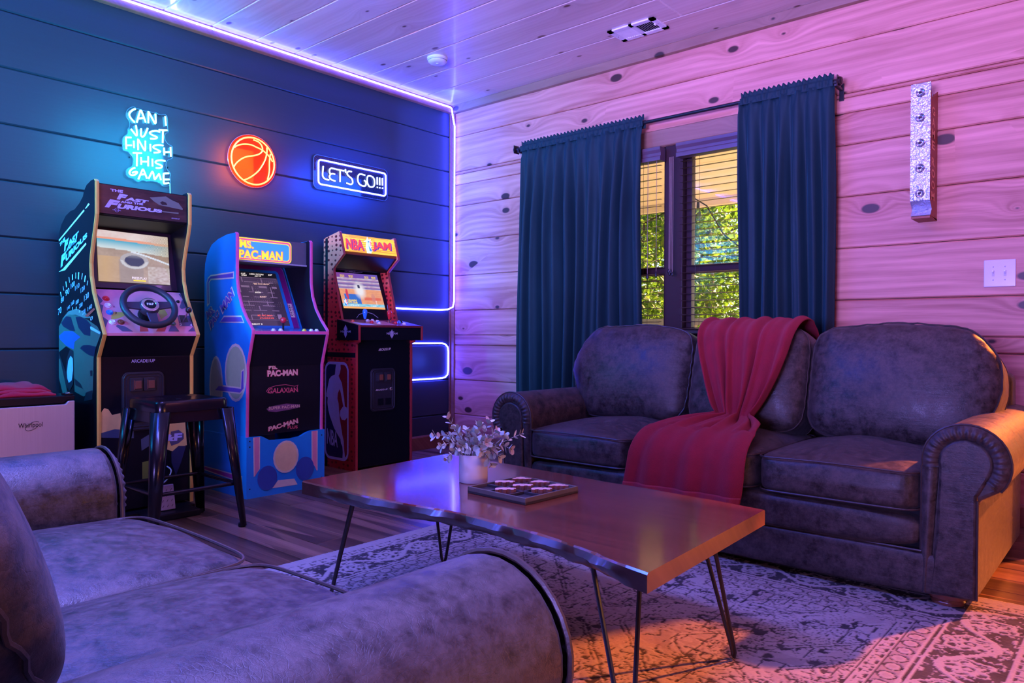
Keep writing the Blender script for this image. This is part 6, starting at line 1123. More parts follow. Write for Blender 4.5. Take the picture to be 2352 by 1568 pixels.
        for x, z in sloop(1, 1, 1, 5.5, 120):
            a = (x*.985, .62, z*.985); q = Vector((a[0]*hx, a[1]*hy, a[2]*hz+(.012*(1-a[0]**2) if z > 0 else 0)))+Vector(fn(a))*.92; q = R @ q; lp.append((cx+q.x, cy+q.y+.004, cz+q.z))
        MB().tube(lp, .0036, 6, closed=True).build('piping', M_welt, bc, smooth=True)
    for s in (-1, 1):
        for y in (.06, D-.10):
            MB().lathe([(.030, .058), (.050, .052), (.062, .036), (.058, .022), (.046, .016), (.050, .010), (.048, .001)], (s*(half+.062), y, .012), 20).build('bun_foot', M_foot, t, smooth=True)
def local_thing(name, label, cat, loc, rot, group=None):
    o = thing(name, label, cat, loc, group); o.rotation_euler = (0, 0, rot); ORG[o.name] = Vector((0, 0, 0)); return o
sofa = local_thing('sofa', 'long dark leather three-seat sofa below the window with rolled arms', 'sofa', (2.765, -1.40, 0), 0)
couch(sofa, .81, 3, seed=1)
love = local_thing('loveseat', 'brown leather two-seat loveseat in the near left foreground', 'loveseat', (2.7925, -3.302, 0), PI)
love.scale = (1, 1, .97)
couch(love, .5575, 2, seed=5, back_extra=.03, lean=25, back_y=.63)
# ---- red throw: over the middle back cushion, gathered at the seat, spread over the seat edge
k = N('red_fleece'); v = k.coords(); f = k.noise(v, 350, 3, .7); g = k.noise(v, 12, 3)
k.l(k.mix(k.math('ADD', k.math('MULTIPLY', f, .5), k.math('MULTIPLY', g, .5)), (.11,.002,.008), (.38,.008,.030)), k.b.inputs['Base Color']); k.b.inputs['Roughness'].default_value = .9
k.b.inputs['Sheen Weight'].default_value = .25; k.b.inputs['Sheen Tint'].default_value = (1,.2,.25,1); k.b.inputs['Sheen Roughness'].default_value = .4; k.bump(f, .6, .004); M_fleece = k.m
t = thing('throw_blanket', 'red fleece throw draped over the middle of the long sofa', 'blanket', (2.75, -1.0, .45))
# stations down the middle: (x_left, x_right, y, z, fold depth)
ST = [(2.565, 2.985, -.545, .66, .004), (2.555, 2.985, -.575, .80, .004), (2.545, 2.985, -.635, .895, .006), (2.54, 2.985, -.72, .925, .008), (2.54, 2.985, -.82, .915, .009), (2.555, 2.985, -.915, .865, .011), (2.59, 2.975, -.968, .78, .014), (2.635, 2.955, -1.005, .69, .017), (2.68, 2.925, -1.035, .60, .021), (2.715, 2.895, -1.058, .535, .022), (2.728, 2.885, -1.085, .505, .018), (2.715, 2.90, -1.12, .500, .016), (2.67, 2.945, -1.18, .499, .015), (2.62, 2.985, -1.25, .497, .012), (2.585, 3.005, -1.33, .490, .009), (2.56, 3.015, -1.40, .474, .007), (2.548, 3.018, -1.452, .440, .007), (2.538, 3.018, -1.478, .395, .009), (2.530, 3.015, -1.484, .34, .011), (2.523, 3.010, -1.486, .29, .012), (2.518, 3.005, -1.488, .250, .012)]
ns = len(ST); SP = [spline([(s[i], s[i+1], 0) for s in ST], 6) for i in (0, 2)]; FD = spline([(s[4], 0, 0) for s in ST], 6)
nv_ = len(FD)
def thr(u, v):
    i = min(nv_-1, int(round(v*(nv_-1)))); xl, xr = SP[0][i].x, SP[0][i].y; y, z = SP[1][i].x, SP[1][i].y
    a = SP[1][max(i-1, 0)]; b = SP[1][min(i+1, nv_-1)]; d = Vector((b.x-a.x, b.y-a.y)).normalized(); nrm = Vector((d.y, -d.x))
    if nrm.x > .35 and False: nrm = -nrm
    nrm = Vector((-abs(d.y), abs(d.x))) if i > 14 else Vector((d.y, d.x))
    fd = FD[i].x; ph = 1.6*math.sin(v*5)+.8*u
    wv = math.sin(2*PI*u*5.2+ph)*.6+math.sin(2*PI*u*8.3+1.3+ph*.5)*.4
    if v > .72: wv = math.sin(2*PI*u*3.1+2+v)*.6+math.sin(2*PI*u*5.7)*.4
    off = fd*1.25*(wv+.75)
    x = xl+(xr-xl)*u+.008*math.sin(2*PI*u*3+v*9)*min(1, fd*60)
    return (x, y+nrm.x*off-.002, z+nrm.y*off+.004)
MB().grid(thr, 90, nv_).build('fleece', M_fleece, t, smooth='all', solid=.006)
def hem(u, v):
    p = thr(u, 1-v*.035); return (p[0], p[1]-.006-.001*math.sin(u*420), p[2]-.002)
MB().grid(hem, 160, 4).build('hem_stitching', mat('hem_thread', (.30,.02,.035), .9), t, smooth='all', solid=.002)
# ================================================================== RUG, TABLE AND WHAT STANDS ON IT, STOOL, FRIDGE
# ---- rug: the woven pattern is drawn into the pile's colour
RX0, RX1, RY0, RY1 = 1.712, 3.965, -4.10, -1.215
st = .0042; nx = int((RX1-RX0)/st)+1; ny = int((RY1-RY0)/st)+1
X, Y = np.meshgrid(np.linspace(RX0, RX1, nx), np.linspace(RY0, RY1, ny), indexing='ij')
rng = np.random.RandomState(11)
def vnoise(X, Y, s, seed):
    g = np.random.RandomState(seed).rand(256, 256); x, y = X*s, Y*s; i, j = np.floor(x).astype(int), np.floor(y).astype(int); f, h = x-i, y-j
    f = f*f*(3-2*f); h = h*h*(3-2*h); G = lambda a, b: g[a % 256, b % 256]
    return (G(i, j)*(1-f)+G(i+1, j)*f)*(1-h)+(G(i, j+1)*(1-f)+G(i+1, j+1)*f)*h
dl, dr, df_, db = X-RX0, RX1-X, RY1-Y, Y-RY0
E_ = np.minimum(np.minimum(dl, dr), np.minimum(df_, db))           # distance in from the edge
horiz = np.minimum(df_, db) < np.minimum(dl, dr)
S_ = np.where(horiz, X-RX0, Y-RY0)                                   # run along the border
ink = np.zeros_like(X); wash = np.zeros_like(X); red = np.zeros_like(X)
wob = .006*(vnoise(X, Y, 22, 1)-.5)
def line(d, w): return (np.abs(d) < w).astype(float)
E2 = E_+wob*.3; S2 = S_+wob
# outer guard: small meander
g1 = (E2 > .045) & (E2 < .105)
c = .075+.016*np.sign(np.sin(S2*2*PI/.045)); ink = np.maximum(ink, g1*line(E2-c, .0035)); ink = np.maximum(ink, g1*((np.abs(((S2*2*PI/.0225) % (2*PI))-PI) < .35) & (np.abs(E2-.075) < .018)))
ink = np.maximum(ink, line(E2-.112, .0035))
# main band: dark ground with scrolling vine and rosettes
mb_ = (E2 > .116) & (E2 < .286); ground = mb_.astype(float)
per = .36; ph = S2*2*PI/per; vine = .201+.055*np.sin(ph)
light = np.zeros_like(X)
light = np.maximum(light, line(E2-vine, .0105))
for off, rad in ((0.25, .062), (.75, .062)):
    cs = (np.floor(S2/per-off+.5)+off)*per; cc = .201-.012*np.sin(2*PI*off)
    r = np.hypot(S2-cs, E2-cc); th = np.arctan2(E2-cc, S2-cs)
    light = np.maximum(light, line(r-rad-.006*np.sin(th*6), .0055)*(np.sin(th+S2*3) > -.55)); light = np.maximum(light, (r < .036+.010*np.cos(th*7)).astype(float)*(r > .016)); light = np.maximum(light, (r < .009).astype(float))
    light = np.maximum(light, line(r-.046-.010*np.sin(th*5), .004))
lv = vnoise(S2, E2, 60, 5); light = np.maximum(light, ((lv > .70) & (vnoise(S2, E2, 140, 6) > .4)).astype(float))
ink = np.where(mb_, 1-light, ink)
for e in (.290, .300): ink = np.maximum(ink, line(E2-e, .0030)*(e > .295))
# inner guard: row of rosettes and a row of hooks
cs = (np.floor(S2/.062)+.5)*.062; r = np.hypot((S2-cs)*.9, E2-.338); gb = (E2 > .315) & (E2 < .362)
wash = np.maximum(wash, gb*.55); wash = np.where((r < .021), 0, wash); ink = np.maximum(ink, (gb & (np.abs(r-.021) < .0028)).astype(float)); wash = np.where(r < .010, .35, wash)
ink = np.maximum(ink, line(E2-.366, .0022)); hk = (E2 > .370) & (E2 < .402); ink = np.maximum(ink, hk*line(E2-.386-.010*np.sign(np.sin(S2*2*PI/.05)), .0032)); ink = np.maximum(ink, hk*(np.abs(((S2*2*PI/.025) % (2*PI))-PI) < .4)*(np.abs(E2-.386) < .012))
ink = np.maximum(ink, line(E2-.408, .0022))
# field: medallions, angular leaves and broken contour lines
F = E2 > .412; cx_, cy_ = (RX0+RX1)/2, (RY0+RY1)/2
xs, ys_ = np.abs(X-cx_)+wob*2, (Y-cy_)+wob*2
def contour(val, step, w): q = (val/step) % 1; return ((q < w) | (q > 1-w)).astype(float)
n1 = vnoise(xs, ys_, 9, 21); n2 = vnoise(xs+ys_*.5, ys_, 16, 22); q1 = np.round(n1*14)/14
dia = np.abs(xs)*1.0+np.abs(((ys_+.5) % 1.0)-.5)*.9
ink_f = contour(n1, .10, .050)*(vnoise(X, Y, 5, 30) > .34)
n3 = vnoise(xs*1.0, ys_, 30, 24); ink_f = np.maximum(ink_f, contour(n2+.3*n1, .15, .05)*(vnoise(X, Y, 7, 31) > .46))
ink_f = np.maximum(ink_f, contour(n3, .30, .06)*(vnoise(X, Y, 8, 36) > .58))
ink_f = np.maximum(ink_f, line((dia % .16)-.08, .0034)*(vnoise(X, Y, 6, 33) > .25))
ink_f = np.maximum(ink_f, line(((dia+.017) % .16)-.08, .0026)*(vnoise(X, Y, 6, 33) > .45))
hkx = np.minimum(np.abs(((xs/.055) % 1)-.5)*.055, np.abs(((ys_/.07) % 1)-.5)*.07); ink_f = np.maximum(ink_f, (hkx < .0026)*(vnoise(xs, ys_, 14, 35) > .60))
blot = ((vnoise(xs, ys_, 19, 41) > .82) & (vnoise(xs, ys_, 60, 42) > .38)).astype(float); ink_f = np.maximum(ink_f, blot)
wash_f = .40*((vnoise(xs, ys_, 9, 51) > .62) & (np.floor(n2*6) % 2 == 0)) + .30*((dia % .32) < .06)
red_f = ((vnoise(xs, ys_, 12, 61) > .74)).astype(float)*.5
ink = np.where(F, ink_f, ink); wash = np.where(F, wash_f, wash); red = np.where(F, red_f, red)
wear = vnoise(X, Y, 90, 71)*.5+vnoise(X, Y, 200, 72)*.5
ink = ink*(wear > .27)*(.88+.12*vnoise(X, Y, 25, 73))
pile = .86+.14*rng.rand(*X.shape)
col = np.stack([np.full_like(X, c_) for c_ in (.36, .33, .315)], -1)*pile[..., None]
col = col*(1-wash[..., None]) + wash[..., None]*np.array([.20, .165, .17])
col = col*(1-red[..., None]*.6) + red[..., None]*.6*np.array([.30, .20, .17])
col = col*(1-ink[..., None]) + ink[..., None]*np.array([.014, .012, .018])*pile[..., None]
zz = .013+.0016*(rng.rand(*X.shape)-.5)-.002*ink; zz[0, :] = zz[-1, :] = .002; zz[:, 0] = zz[:, -1] = .002
me = bpy.data.meshes.new('pile'); nvt = nx*ny; me.vertices.add(nvt)
me.vertices.foreach_set('co', np.stack([X, Y, zz], -1).astype(np.float32).ravel())
i, j = np.meshgrid(np.arange(nx-1), np.arange(ny-1), indexing='ij'); a = (i*ny+j).ravel(); quads = np.stack([a, a+ny, a+ny+1, a+1], -1).astype(np.int32); nq = len(quads)
me.loops.add(nq*4); me.loops.foreach_set('vertex_index', quads.ravel()); me.polygons.add(nq); me.polygons.foreach_set('loop_start', np.arange(0, nq*4, 4, dtype=np.int32))
me.update(calc_edges=True)
ca = me.color_attributes.new('weave', 'FLOAT_COLOR', 'POINT'); ca.data.foreach_set('color', np.concatenate([col, np.ones((*X.shape, 1))], -1).astype(np.float32).ravel())
k = N('rug_wool'); at = k.n('Attribute', attribute_name='weave'); f = k.noise(k.coords(), 700, 2); k.l(k.mix(k.math('MULTIPLY', f, .3), at.outputs['Color'], (.5,.45,.42), 'MULTIPLY'), k.b.inputs['Base Color']); k.b.inputs['Roughness'].default_value = .95; k.bump(f, .5, .003)
me.materials.append(k.m)
rug = thing('area_rug', 'faded cream and charcoal oriental rug under the coffee table', 'rug', (2.84, -2.65, 0))
po = bpy.data.objects.new('pile', me); C.objects.link(po); po.parent = rug; po.location = -ORG[rug.name]
MB().box(RX0-.001, RX1+.001, RY0-.001, RY1+.001, .0005, .0035).build('backing', mat('rug_backing', (.5,.45,.40), .9), rug)
# ---- live-edge coffee table on hairpin legs
TZ = .405
M_slab = wood('walnut_slab', (.17,.034,.015), (.045,.009,.005), rough=.22, contrast=1.2, knots=False, bump=.008, coat=.8, grain=3.2, rnd=3)
M_edge = mat('live_edge', (.035,.013,.010), .35, var=.7, scale=14, bump=.6, coat=.2)
M_end = wood('end_grain', (.22,.10,.055), (.13,.055,.03), rough=.3, knots=False)
near = [(2.135,-2.733), (2.30,-2.734), (2.467,-2.737), (2.598,-2.722), (2.703,-2.708), (2.789,-2.697), (2.916,-2.704), (3.017,-2.711), (3.118,-2.725), (3.216,-2.746), (3.295,-2.772), (3.396,-2.796)]
far = [(3.360,-2.137), (3.24,-2.125), (3.08,-2.112), (2.951,-2.108), (2.76,-2.100), (2.60,-2.088), (2.44,-2.075), (2.28,-2.070), (2.09,-2.062)]
t = thing('coffee_table', 'live-edge dark walnut coffee table on black hairpin legs', 'coffee table', (2.79, -2.48, .013))
nr = [(q.x, q.y) for q in spline([(a, b, 0) for a, b in near], 5)]; fr_ = [(q.x, q.y) for q in spline([(a, b, 0) for a, b in far], 5)]
ang = math.radians(-4.1)
ol = nr+fr_
slab = MB().prism(ol, 2, TZ-.002, TZ).prism(ol, 2, TZ-.036, TZ-.002, caps=False)
slab = MB(); n_ = len(ol); cx0 = sum(a for a, b in ol)/n_; cy0 = sum(b for a, b in ol)/n_
vs = []; rrng = random.Random(9)
for lev, (z, grow) in enumerate(((TZ, -.004), (TZ-.004, .0), (TZ-.016, .010), (TZ-.030, .004), (TZ-.040, -.012))):
    for idx, (a, b) in enumerate(ol):
        on_edge = (3 < idx < len(nr)-4) or (len(nr)+3 < idx < n_-4)
        sgn = -1 if idx < len(nr) else 1
        d = grow*(1+.5*math.sin(idx*.7)+.3*math.sin(idx*1.9)) if on_edge else (grow if lev == 0 else 0)
        vs.append((a+(0 if on_edge else 0), b+sgn*d, z))
fs = []
for lev in range(4):
    for i in range(n_): fs.append((lev*n_+i, lev*n_+(i+1) % n_, (lev+1)*n_+(i+1) % n_, (lev+1)*n_+i))
slab.add(vs, fs); slab.mi = []
for lev in range(4):
    for i in range(n_): slab.mi.append(2 if i in (len(nr)-1, n_-1) else (1 if lev else 0))
slab.f.append(list(range(n_))); slab.mi.append(0); slab.f.append([4*n_+i for i in range(n_)][::-1]); slab.mi.append(0)
top_ = slab.build('tabletop', [M_slab, M_edge, M_end], t, smooth=True, tri=False, origin=(2.79, -2.48, TZ))
for p in top_.data.polygons: p.use_smooth = p.material_index == 1
def hairpin(cx, cy, dx, dy):
    mb = MB(); z0 = TZ-.040; foot = Vector((cx+dx*.055, cy+dy*.045, .0205))
    mb.box(cx-.035, cx+.035, cy-.03, cy+.03, z0-.004, z0)
    for ox, oy in ((.042, 0), (-.010, .036*(1 if dy > 0 else -1)*-1)):
        pass
    p1 = Vector((cx-dx*.045, cy+dy*.030, z0)); p2 = Vector((cx+dx*.030, cy-dy*.040, z0))
    d1 = (p1-foot); d2 = (p2-foot); perp = (d1.normalized()-d2.normalized()).normalized()*.008
    mb.tube([p1, foot+perp+Vector((0,0,.012)), foot+perp*.5+Vector((0,0,-.001)), foot-perp*.5+Vector((0,0,-.001)), foot-perp+Vector((0,0,.012)), p2], .0055, 8)
    mb.build('hairpin_leg', M_black, t, smooth=True)
for cx, cy, dx, dy in ((2.24, -2.62, -1, -1), (2.20, -2.18, -1, 1), (3.27, -2.70, 1, -1), (3.245, -2.235, 1, 1)): hairpin(cx, cy, dx, dy)
# ---- eucalyptus in a white pot
pc = Vector((2.537, -2.385, TZ)); t = thing('potted_plant', 'small grey-green eucalyptus in a plain white pot on the coffee table', 'plant', pc)
MB().lathe([(.001, .0005), (.043, .0005), (.0445, .003), (.0445, .085), (.0435, .087), (.0415, .086), (.0405, .075), (.001, .075)], pc, 40, caps=False).build('pot', mat('white_ceramic', (.80,.78,.80), .3, var=.03), t, smooth=True)
MB().lathe([(.0005, .076), (.0405, .074)], pc, 24, caps=False).build('soil', mat('moss', (.06,.05,.04), .9, var=.5), t)
M_lf = [mat('leaf_sage', (.42,.50,.44), .55, var=.25, scale=60), mat('leaf_pale', (.70,.68,.50), .55, var=.2, scale=60), mat('leaf_mauve', (.55,.46,.46), .55, var=.2, scale=60)]
M_stem = mat('plant_stem', (.20,.17,.14), .7)
def leaf_mesh(L, W, m):
    mb = MB(); ns_ = 7; top = []; 
    pr = [(i/(ns_-1), math.sin(PI*min(1, (i/(ns_-1))*.93+.035))**.7) for i in range(ns_)]
    vs = [(L*u, s*W*w*.5, .10*L*u*u+abs(s)*.10*W*w) for u, w in pr for s in (-1, 0, 1)]
    fs = [(i*3+q, i*3+q+1, (i+1)*3+q+1, (i+1)*3+q) for i in range(ns_-1) for q in (0, 1)]
    o = MB().add(vs, fs).build('leaf', m, None, smooth='all'); me_ = o.data; bpy.data.objects.remove(o); return me_
LM = [leaf_mesh(.0215, .0165, M_lf[i]) for i in range(3)]+[leaf_mesh(.020, .006, M_lf[1])]
rp_ = random.Random(21); nleaf = 0
# stems: direction (screen right, towards viewer, up) given as world offsets of the tip
rv, tv = Vector((.755, .656, 0)), Vector((.656, -.755, 0))
tips = [(-.083, .01, .205), (-.125, .02, .145), (-.10, .05, .115), (-.055, -.03, .16), (-.02, .02, .165), (.015, -.03, .175), (.05, .01, .19), (.075, .02, .16), (.155, .03, .155), (.12, .06, .110), (.085, .07, .085), (.03, .08, .105), (-.035, .07, .115), (-.08, .06, .080), (.10, -.04, .14), (-.09, -.05, .13), (.0, -.06, .15), (.045, .06, .13), (.06, .085, .065)]
for a, b, h in tips:
    tip = pc+rv*a+tv*b+Vector((0, 0, h)); base = pc+rv*a*.12+tv*b*.12+Vector((0, 0, .075)); mid = (base+tip)/2+Vector((0, 0, .028 if h < .15 else .008))
    P = spline([base, mid, tip], 8); MB().tube(P, .0013, 5).build('stem', M_stem, t)
    nn_ = 7
    for q in range(nn_):
        f = .30+.70*q/(nn_-1); p = P[min(len(P)-1, int(f*(len(P)-1)))]; d = (P[-1]-P[-2]).normalized()
        for sd in (0, 1):
            if nleaf > 290: continue
            o = bpy.data.objects.new('leaf', LM[3] if a > .14 else LM[rp_.choice((0, 0, 0, 1, 1, 2))]); C.objects.link(o); o.parent = t; nleaf += 1
            th = rp_.uniform(-.5, .5)+(q % 2)*PI/2+sd*PI; s1 = d.orthogonal().normalized(); s2 = d.cross(s1)
            dirv = (s1*math.cos(th)+s2*math.sin(th)+d*.55+Vector((0, 0, .15))).normalized()
            zax = (d*.9-dirv*.4+Vector((rp_.uniform(-.4, .4), rp_.uniform(-.4, .4), rp_.uniform(-.1, .4)))); yax = zax.cross(dirv).normalized(); zax = dirv.cross(yax)
            sc_f = rp_.uniform(.75, 1.25)*(1 if q < nn_-1 else .8)
            M = Matrix(((dirv.x, yax.x, zax.x, 0), (dirv.y, yax.y, zax.y, 0), (dirv.z, yax.z, zax.z, 0), (0, 0, 0, 1)))
            o.rotation_euler = M.to_euler(); o.location = p-pc; o.scale = (sc_f,)*3; ORG[o.name] = Vector(p)
# ---- tic-tac-toe board
bz = TZ+.0004; bcx, bcy = 2.756, -2.406
M_brd = mat('board_stain', (.035,.028,.030), .35, var=.3, scale=60); M_brds = mat('board_edge', (.11,.085,.07), .35, var=.3, scale=40)
t = thing('game_board', 'dark square tic-tac-toe board on the coffee table', 'game board', (bcx, bcy, bz))
t.rotation_euler = (0, 0, math.radians(-2.5)); ORG[t.name] = Vector((0,0,0))
H = .113
MB().box(-H, H, -H, H, 0, .008).build('board_base', M_brd, t, bevel=.001)
for s in (-1, 1):
    MB().box(s*H-.006 if s > 0 else -H, H if s > 0 else -H+.006, -H, H, .0, .019).build('board_rim', M_brds, t, bevel=.001)
    MB().box(-H+.006, H-.006, H-.006 if s > 0 else -H, H if s > 0 else -H+.006, .0, .019).build('board_rim', M_brds, t, bevel=.001)
    MB().box(s*.036-.003, s*.036+.003, -H+.006, H-.006, .008, .016).build('grid_bar', M_brd, t, bevel=.0008)
    MB().box(-H+.006, H-.006, s*.036-.003, s*.036+.003, .008, .0158).build('grid_bar', M_brd, t, bevel=.0008)
M_pc = mat('game_piece_wood', (.62,.36,.27), .5, var=.2, scale=80); M_pce = mat('burnt_edge', (.16,.05,.035), .6, var=.4, scale=150)
tree_o = [(-.030, -.012), (-.024, -.004), (-.026, .0), (-.016, .006), (-.018, .010), (-.006, .014), (-.004, .020), (.004, .016), (.010, .012), (.012, .006), (.020, .004), (.022, -.002), (.030, -.006), (.028, -.014), (.020, -.011), (.012, -.015), (.004, -.011), (-.004, -.016), (-.012, -.011), (-.020, -.016)]
bear_o = [(-.030, -.004), (-.028, .008), (-.020, .014), (-.008, .016), (.004, .014), (.010, .018), (.016, .013), (.022, .012), (.030, .006), (.029, .0), (.022, -.003), (.024, -.014), (.016, -.015), (.012, -.008), (.004, -.009), (.002, -.016), (-.006, -.016), (-.010, -.008), (-.018, -.010), (-.020, -.017), (-.028, -.016)]
cells = [('t', -1, 1, 'back left corner cell'), ('t', 0, 1, 'middle of the back row'), ('t', 1, 1, 'back right corner cell'), ('b', -1, 0, 'left end of the middle row'), ('b', 0, 0, 'centre cell'), ('b', 0, -1, 'middle of the front row'), ('b', 1, 0, 'right end of the middle row')]
SPOT = [(2.700, -2.360), (2.762, -2.362), (2.850, -2.372), (2.698, -2.430), (2.770, -2.436), (2.776, -2.497), (2.846, -2.440)]
rot = {'t': .72, 'b': .70}
for (kd, i, j, wh_), (x, y) in zip(cells, [(bcx+i*.072, bcy+j*.072) for _, i, j, _ in cells]):
    pass
names = {'t': 'jagged pine-tree shaped wooden game piece', 'b': 'bear shaped wooden game piece with dark ears'}
PL_ = ['in the far corner of the board', 'at the far right middle of the board', 'in the right corner of the board', 'at the left of the board', 'in the centre of the board', 'at the near left edge of the board', 'at the near right edge']
pos = [(-1, 1), (0, 1), (1, 1), (-1, 0), (0, 0), (0, -1), (1, 0)]
pos = [(-.072, .072), (0, .072), (.072, .072), (-.072, 0), (0, 0), (0, -.072), (.072, 0)]
R_ = Matrix.Rotation(math.radians(-2.5), 3, 'Z')
for (kd, *_), (dx, dy), lab in zip(cells, pos, PL_):
    c3 = Vector((bcx, bcy, bz+.0082))+R_ @ Vector((dx, dy, 0)); o = tree_o if kd == 't' else bear_o; ca_, sa_ = math.cos(rot[kd]), math.sin(rot[kd])
    pts = [(c3.x+x*ca_-y*sa_, c3.y+x*sa_+y*ca_) for x, y in o]
    mb = MB(); nP = len(pts)
    mb.m(1).prism(pts, 2, c3.z, c3.z+.0145, caps=False); mb.m(0).poly([(a, b, c3.z+.0146) for a, b in pts]); mb.m(1).poly([(a, b, c3.z) for a, b in pts][::-1])
    g = mb.build('game_piece', [M_pc, M_pce], None, origin=c3, tri=True)
    tag(g, f'{names[kd]} {lab}', 'game piece', 'wooden tic-tac-toe pieces')
# ---- black metal stool
SZ = .578; sc0 = Vector((.865, -2.535)); 
M_st = mat('stool_enamel', (.005,.005,.008), .22, coat=.15, spec=.35)
t = thing('stool', 'glossy black backless metal stool in front of the driving cabinet', 'stool', (sc0.x, sc0.y, 0))
def rsq(h, r, n=5): return [(sc0.x+a, sc0.y+b) for a, b in rrect(-h, h, -h, h, r, n)]
mb = MB(); L_ = [(rsq(.150, .03), SZ-.050), (rsq(.157, .034), SZ-.048), (rsq(.157, .034), SZ-.012), (rsq(.153, .034), SZ-.003), (rsq(.145, .03), SZ), (rsq(.135, .028), SZ-.0015), (rsq(.120, .02), SZ-.006)]
vs = [(x, y, z) for r_, z in L_ for x, y in r_]; n_ = len(L_[0][0]); fs = [(l*n_+i, l*n_+(i+1) % n_, (l+1)*n_+(i+1) % n_, (l+1)*n_+i) for l in range(6) for i in range(n_)]+[tuple(6*n_+i for i in range(n_))]
mb.add(vs, fs).build('seat', M_st, t, smooth=True)
MB().lathe([(.012, SZ-.0055), (.012, SZ-.010)], (sc0.x, sc0.y, 0), 16).build('seat_hole', M_blkm, t)
for sx in (-1, 1):
    for sy in (-1, 1):
        tp = Vector((sc0.x+sx*.138, sc0.y+sy*.138, SZ-.045)); ft = Vector((sc0.x+sx*.195, sc0.y+sy*.195, .006))
        mb = MB(); ring_n = 10; vs = []
        for f in (0, .5, 1):
            p = tp*(1-f)+ft*f; w_ = .040-.022*f
            for q in range(ring_n+1):
                a = -PI/4+q/ring_n*(PI*1.0)-PI/4; ca_, sa_ = math.cos(a), math.sin(a)
                base_a = math.atan2(sy, sx); vs.append((p.x+w_*math.cos(base_a+a), p.y+w_*math.sin(base_a+a), p.z))
        fs = [(l*(ring_n+1)+i, l*(ring_n+1)+i+1, (l+1)*(ring_n+1)+i+1, (l+1)*(ring_n+1)+i) for l in range(2) for i in range(ring_n)]
        MB().add(vs, fs).build('leg', M_st, t, smooth='all', solid=.004)
        MB().lathe([(.015, .0), (.017, .006), (.015, .018)], (ft.x, ft.y, .0), 12).build('foot_cap', M_blkm, t, smooth=True)
for (ax_, sg) in ((0, -1), (0, 1), (1, -1), (1, 1)):
    h = .178; z = .195
    a, b = ((-h, sg*h), (h, sg*h)) if ax_ == 0 else ((sg*h, -h), (sg*h, h))
    MB().tube([(sc0.x+a[0], sc0.y+a[1], z), (sc0.x+b[0], sc0.y+b[1], z)], .0085, 10).build('footrest_bar', M_st, t, smooth=True)
    h2 = .150; z2 = SZ-.078
    a, b = ((-h2, sg*h2), (h2, sg*h2)) if ax_ == 0 else ((sg*h2, -h2), (sg*h2, h2))
    mbp = MB().prism([(sg*.146, SZ-.045), (sg*.151, SZ-.045), (sg*.158, SZ-.095), (sg*.153, SZ-.095)], 0, -.135, .135) if ax_ == 0 else MB().prism([(sg*.146, SZ-.045), (sg*.151, SZ-.045), (sg*.158, SZ-.095), (sg*.153, SZ-.095)], 1, -.135, .135)
    mbp.xf(Matrix.Translation((sc0.x, sc0.y, 0))).build('apron', M_st, t, bevel=.002)
# ---- small fridge and towels
k = N('brushed_steel'); f = k.noise(k.coords((300, 300, 4)), 1, 3); k.l(k.mix(f, (.50,.48,.50), (.62,.60,.62)), k.b.inputs['Base Color']); k.b.inputs['Metallic'].default_value = .55; k.b.inputs['Roughness'].default_value = .42; M_steel = k.m
t = thing('mini_fridge', 'small steel-fronted fridge with black top left of the driving cabinet', 'fridge', (.28, -3.08, 0))
MB().box(.05, .462, -3.31, -2.835, .03, .565).build('body', M_blkm, t, bevel=.006)
dr_ = MB().prism([(-3.31, .04), (-2.835, .04), (-2.835, .562), (-2.862, .562), (-2.872, .548), (-3.31, .548)], 0, .466, .515).build('door', M_steel, t, bevel=.004)
MB().prism([(-3.312, .552), (-2.878, .552), (-2.866, .565), (-2.834, .565), (-2.834, .585), (-3.312, .585)], 0, .464, .512).box(.05, .464, -3.312, -2.834, .566, .585).build('top_cap', M_blk, t, bevel=.003)
hg = MB().box(.445, .505, -2.868, -2.838, .585, .594).build('hinge', M_blk, t, bevel=.002)
for x in (.468, .490): MB().lathe([(.006, .594), (.005, .598), (.0004, .5985)], (x, -2.853, 0), 10).build('hinge_screw', M_chrome, hg)
text(MB(), 'Whirlpool', [(.5165, -3.052, .452), (.5165, -2.962, .452), (.5165, -2.962, .478), (.5165, -3.052, .478)]).build('door_lettering', M_blkm, dr_)
MB().tube([(.5162, -3.000+.026*math.cos(a), .463+.016*math.sin(a)+.010*math.cos(a)) for a in [.3+i*.32 for i in range(18)]], .0009, 4).build('door_swirl', M_blkm, dr_)
for x in (.08, .44):
    for y in (-3.28, -2.87): MB().lathe([(.018, 0), (.018, .03)], (x, y, 0), 12).build('foot', M_blkm, t)
k = N('pink_towel'); f = k.noise(k.coords(), 400, 3); k.l(k.mix(f, (.42,.006,.03), (.75,.02,.07)), k.b.inputs['Base Color']); k.b.inputs['Roughness'].default_value = .95; k.b.inputs['Sheen Weight'].default_value = .1; k.bump(f, .6, .003); M_towel = k.m
t = thing('towel', 'crumpled pinkish-red cloth lying folded on top of the small fridge', 'cloth', (.33, -2.97, .585))
for lay in range(3):
    def tw(u, v, lay=lay):
        x = .20+.26*v-.018*lay; y = -3.10+.215*u+.010*math.sin(4*v+lay)-lay*.007
        b = (max(0, 1-(2*u-1)**6))*(max(0, 1-(2*v-1)**8)); z = .588+lay*.013+.016*b+.009*math.sin(8*u+lay*2+3*v)*math.sin(6*v+lay)*b
        return (x, y, max(.587, z-.018*max(0, u-.8)*5*(.4+.2*lay)))
    MB().grid(tw, 26, 22).build('cloth_fold', M_towel, t, smooth='all', solid=.009)
def tw2(u, v):
    y = -3.20+.13*u; x = .22+.20*v; return (x, y, .590+.030*math.sin(PI*u)*math.sin(PI*v)+.008*math.sin(14*u+3*v))
MB().grid(tw2, 26, 20).build('cloth_corner', M_towel, t, smooth='all', solid=.008)
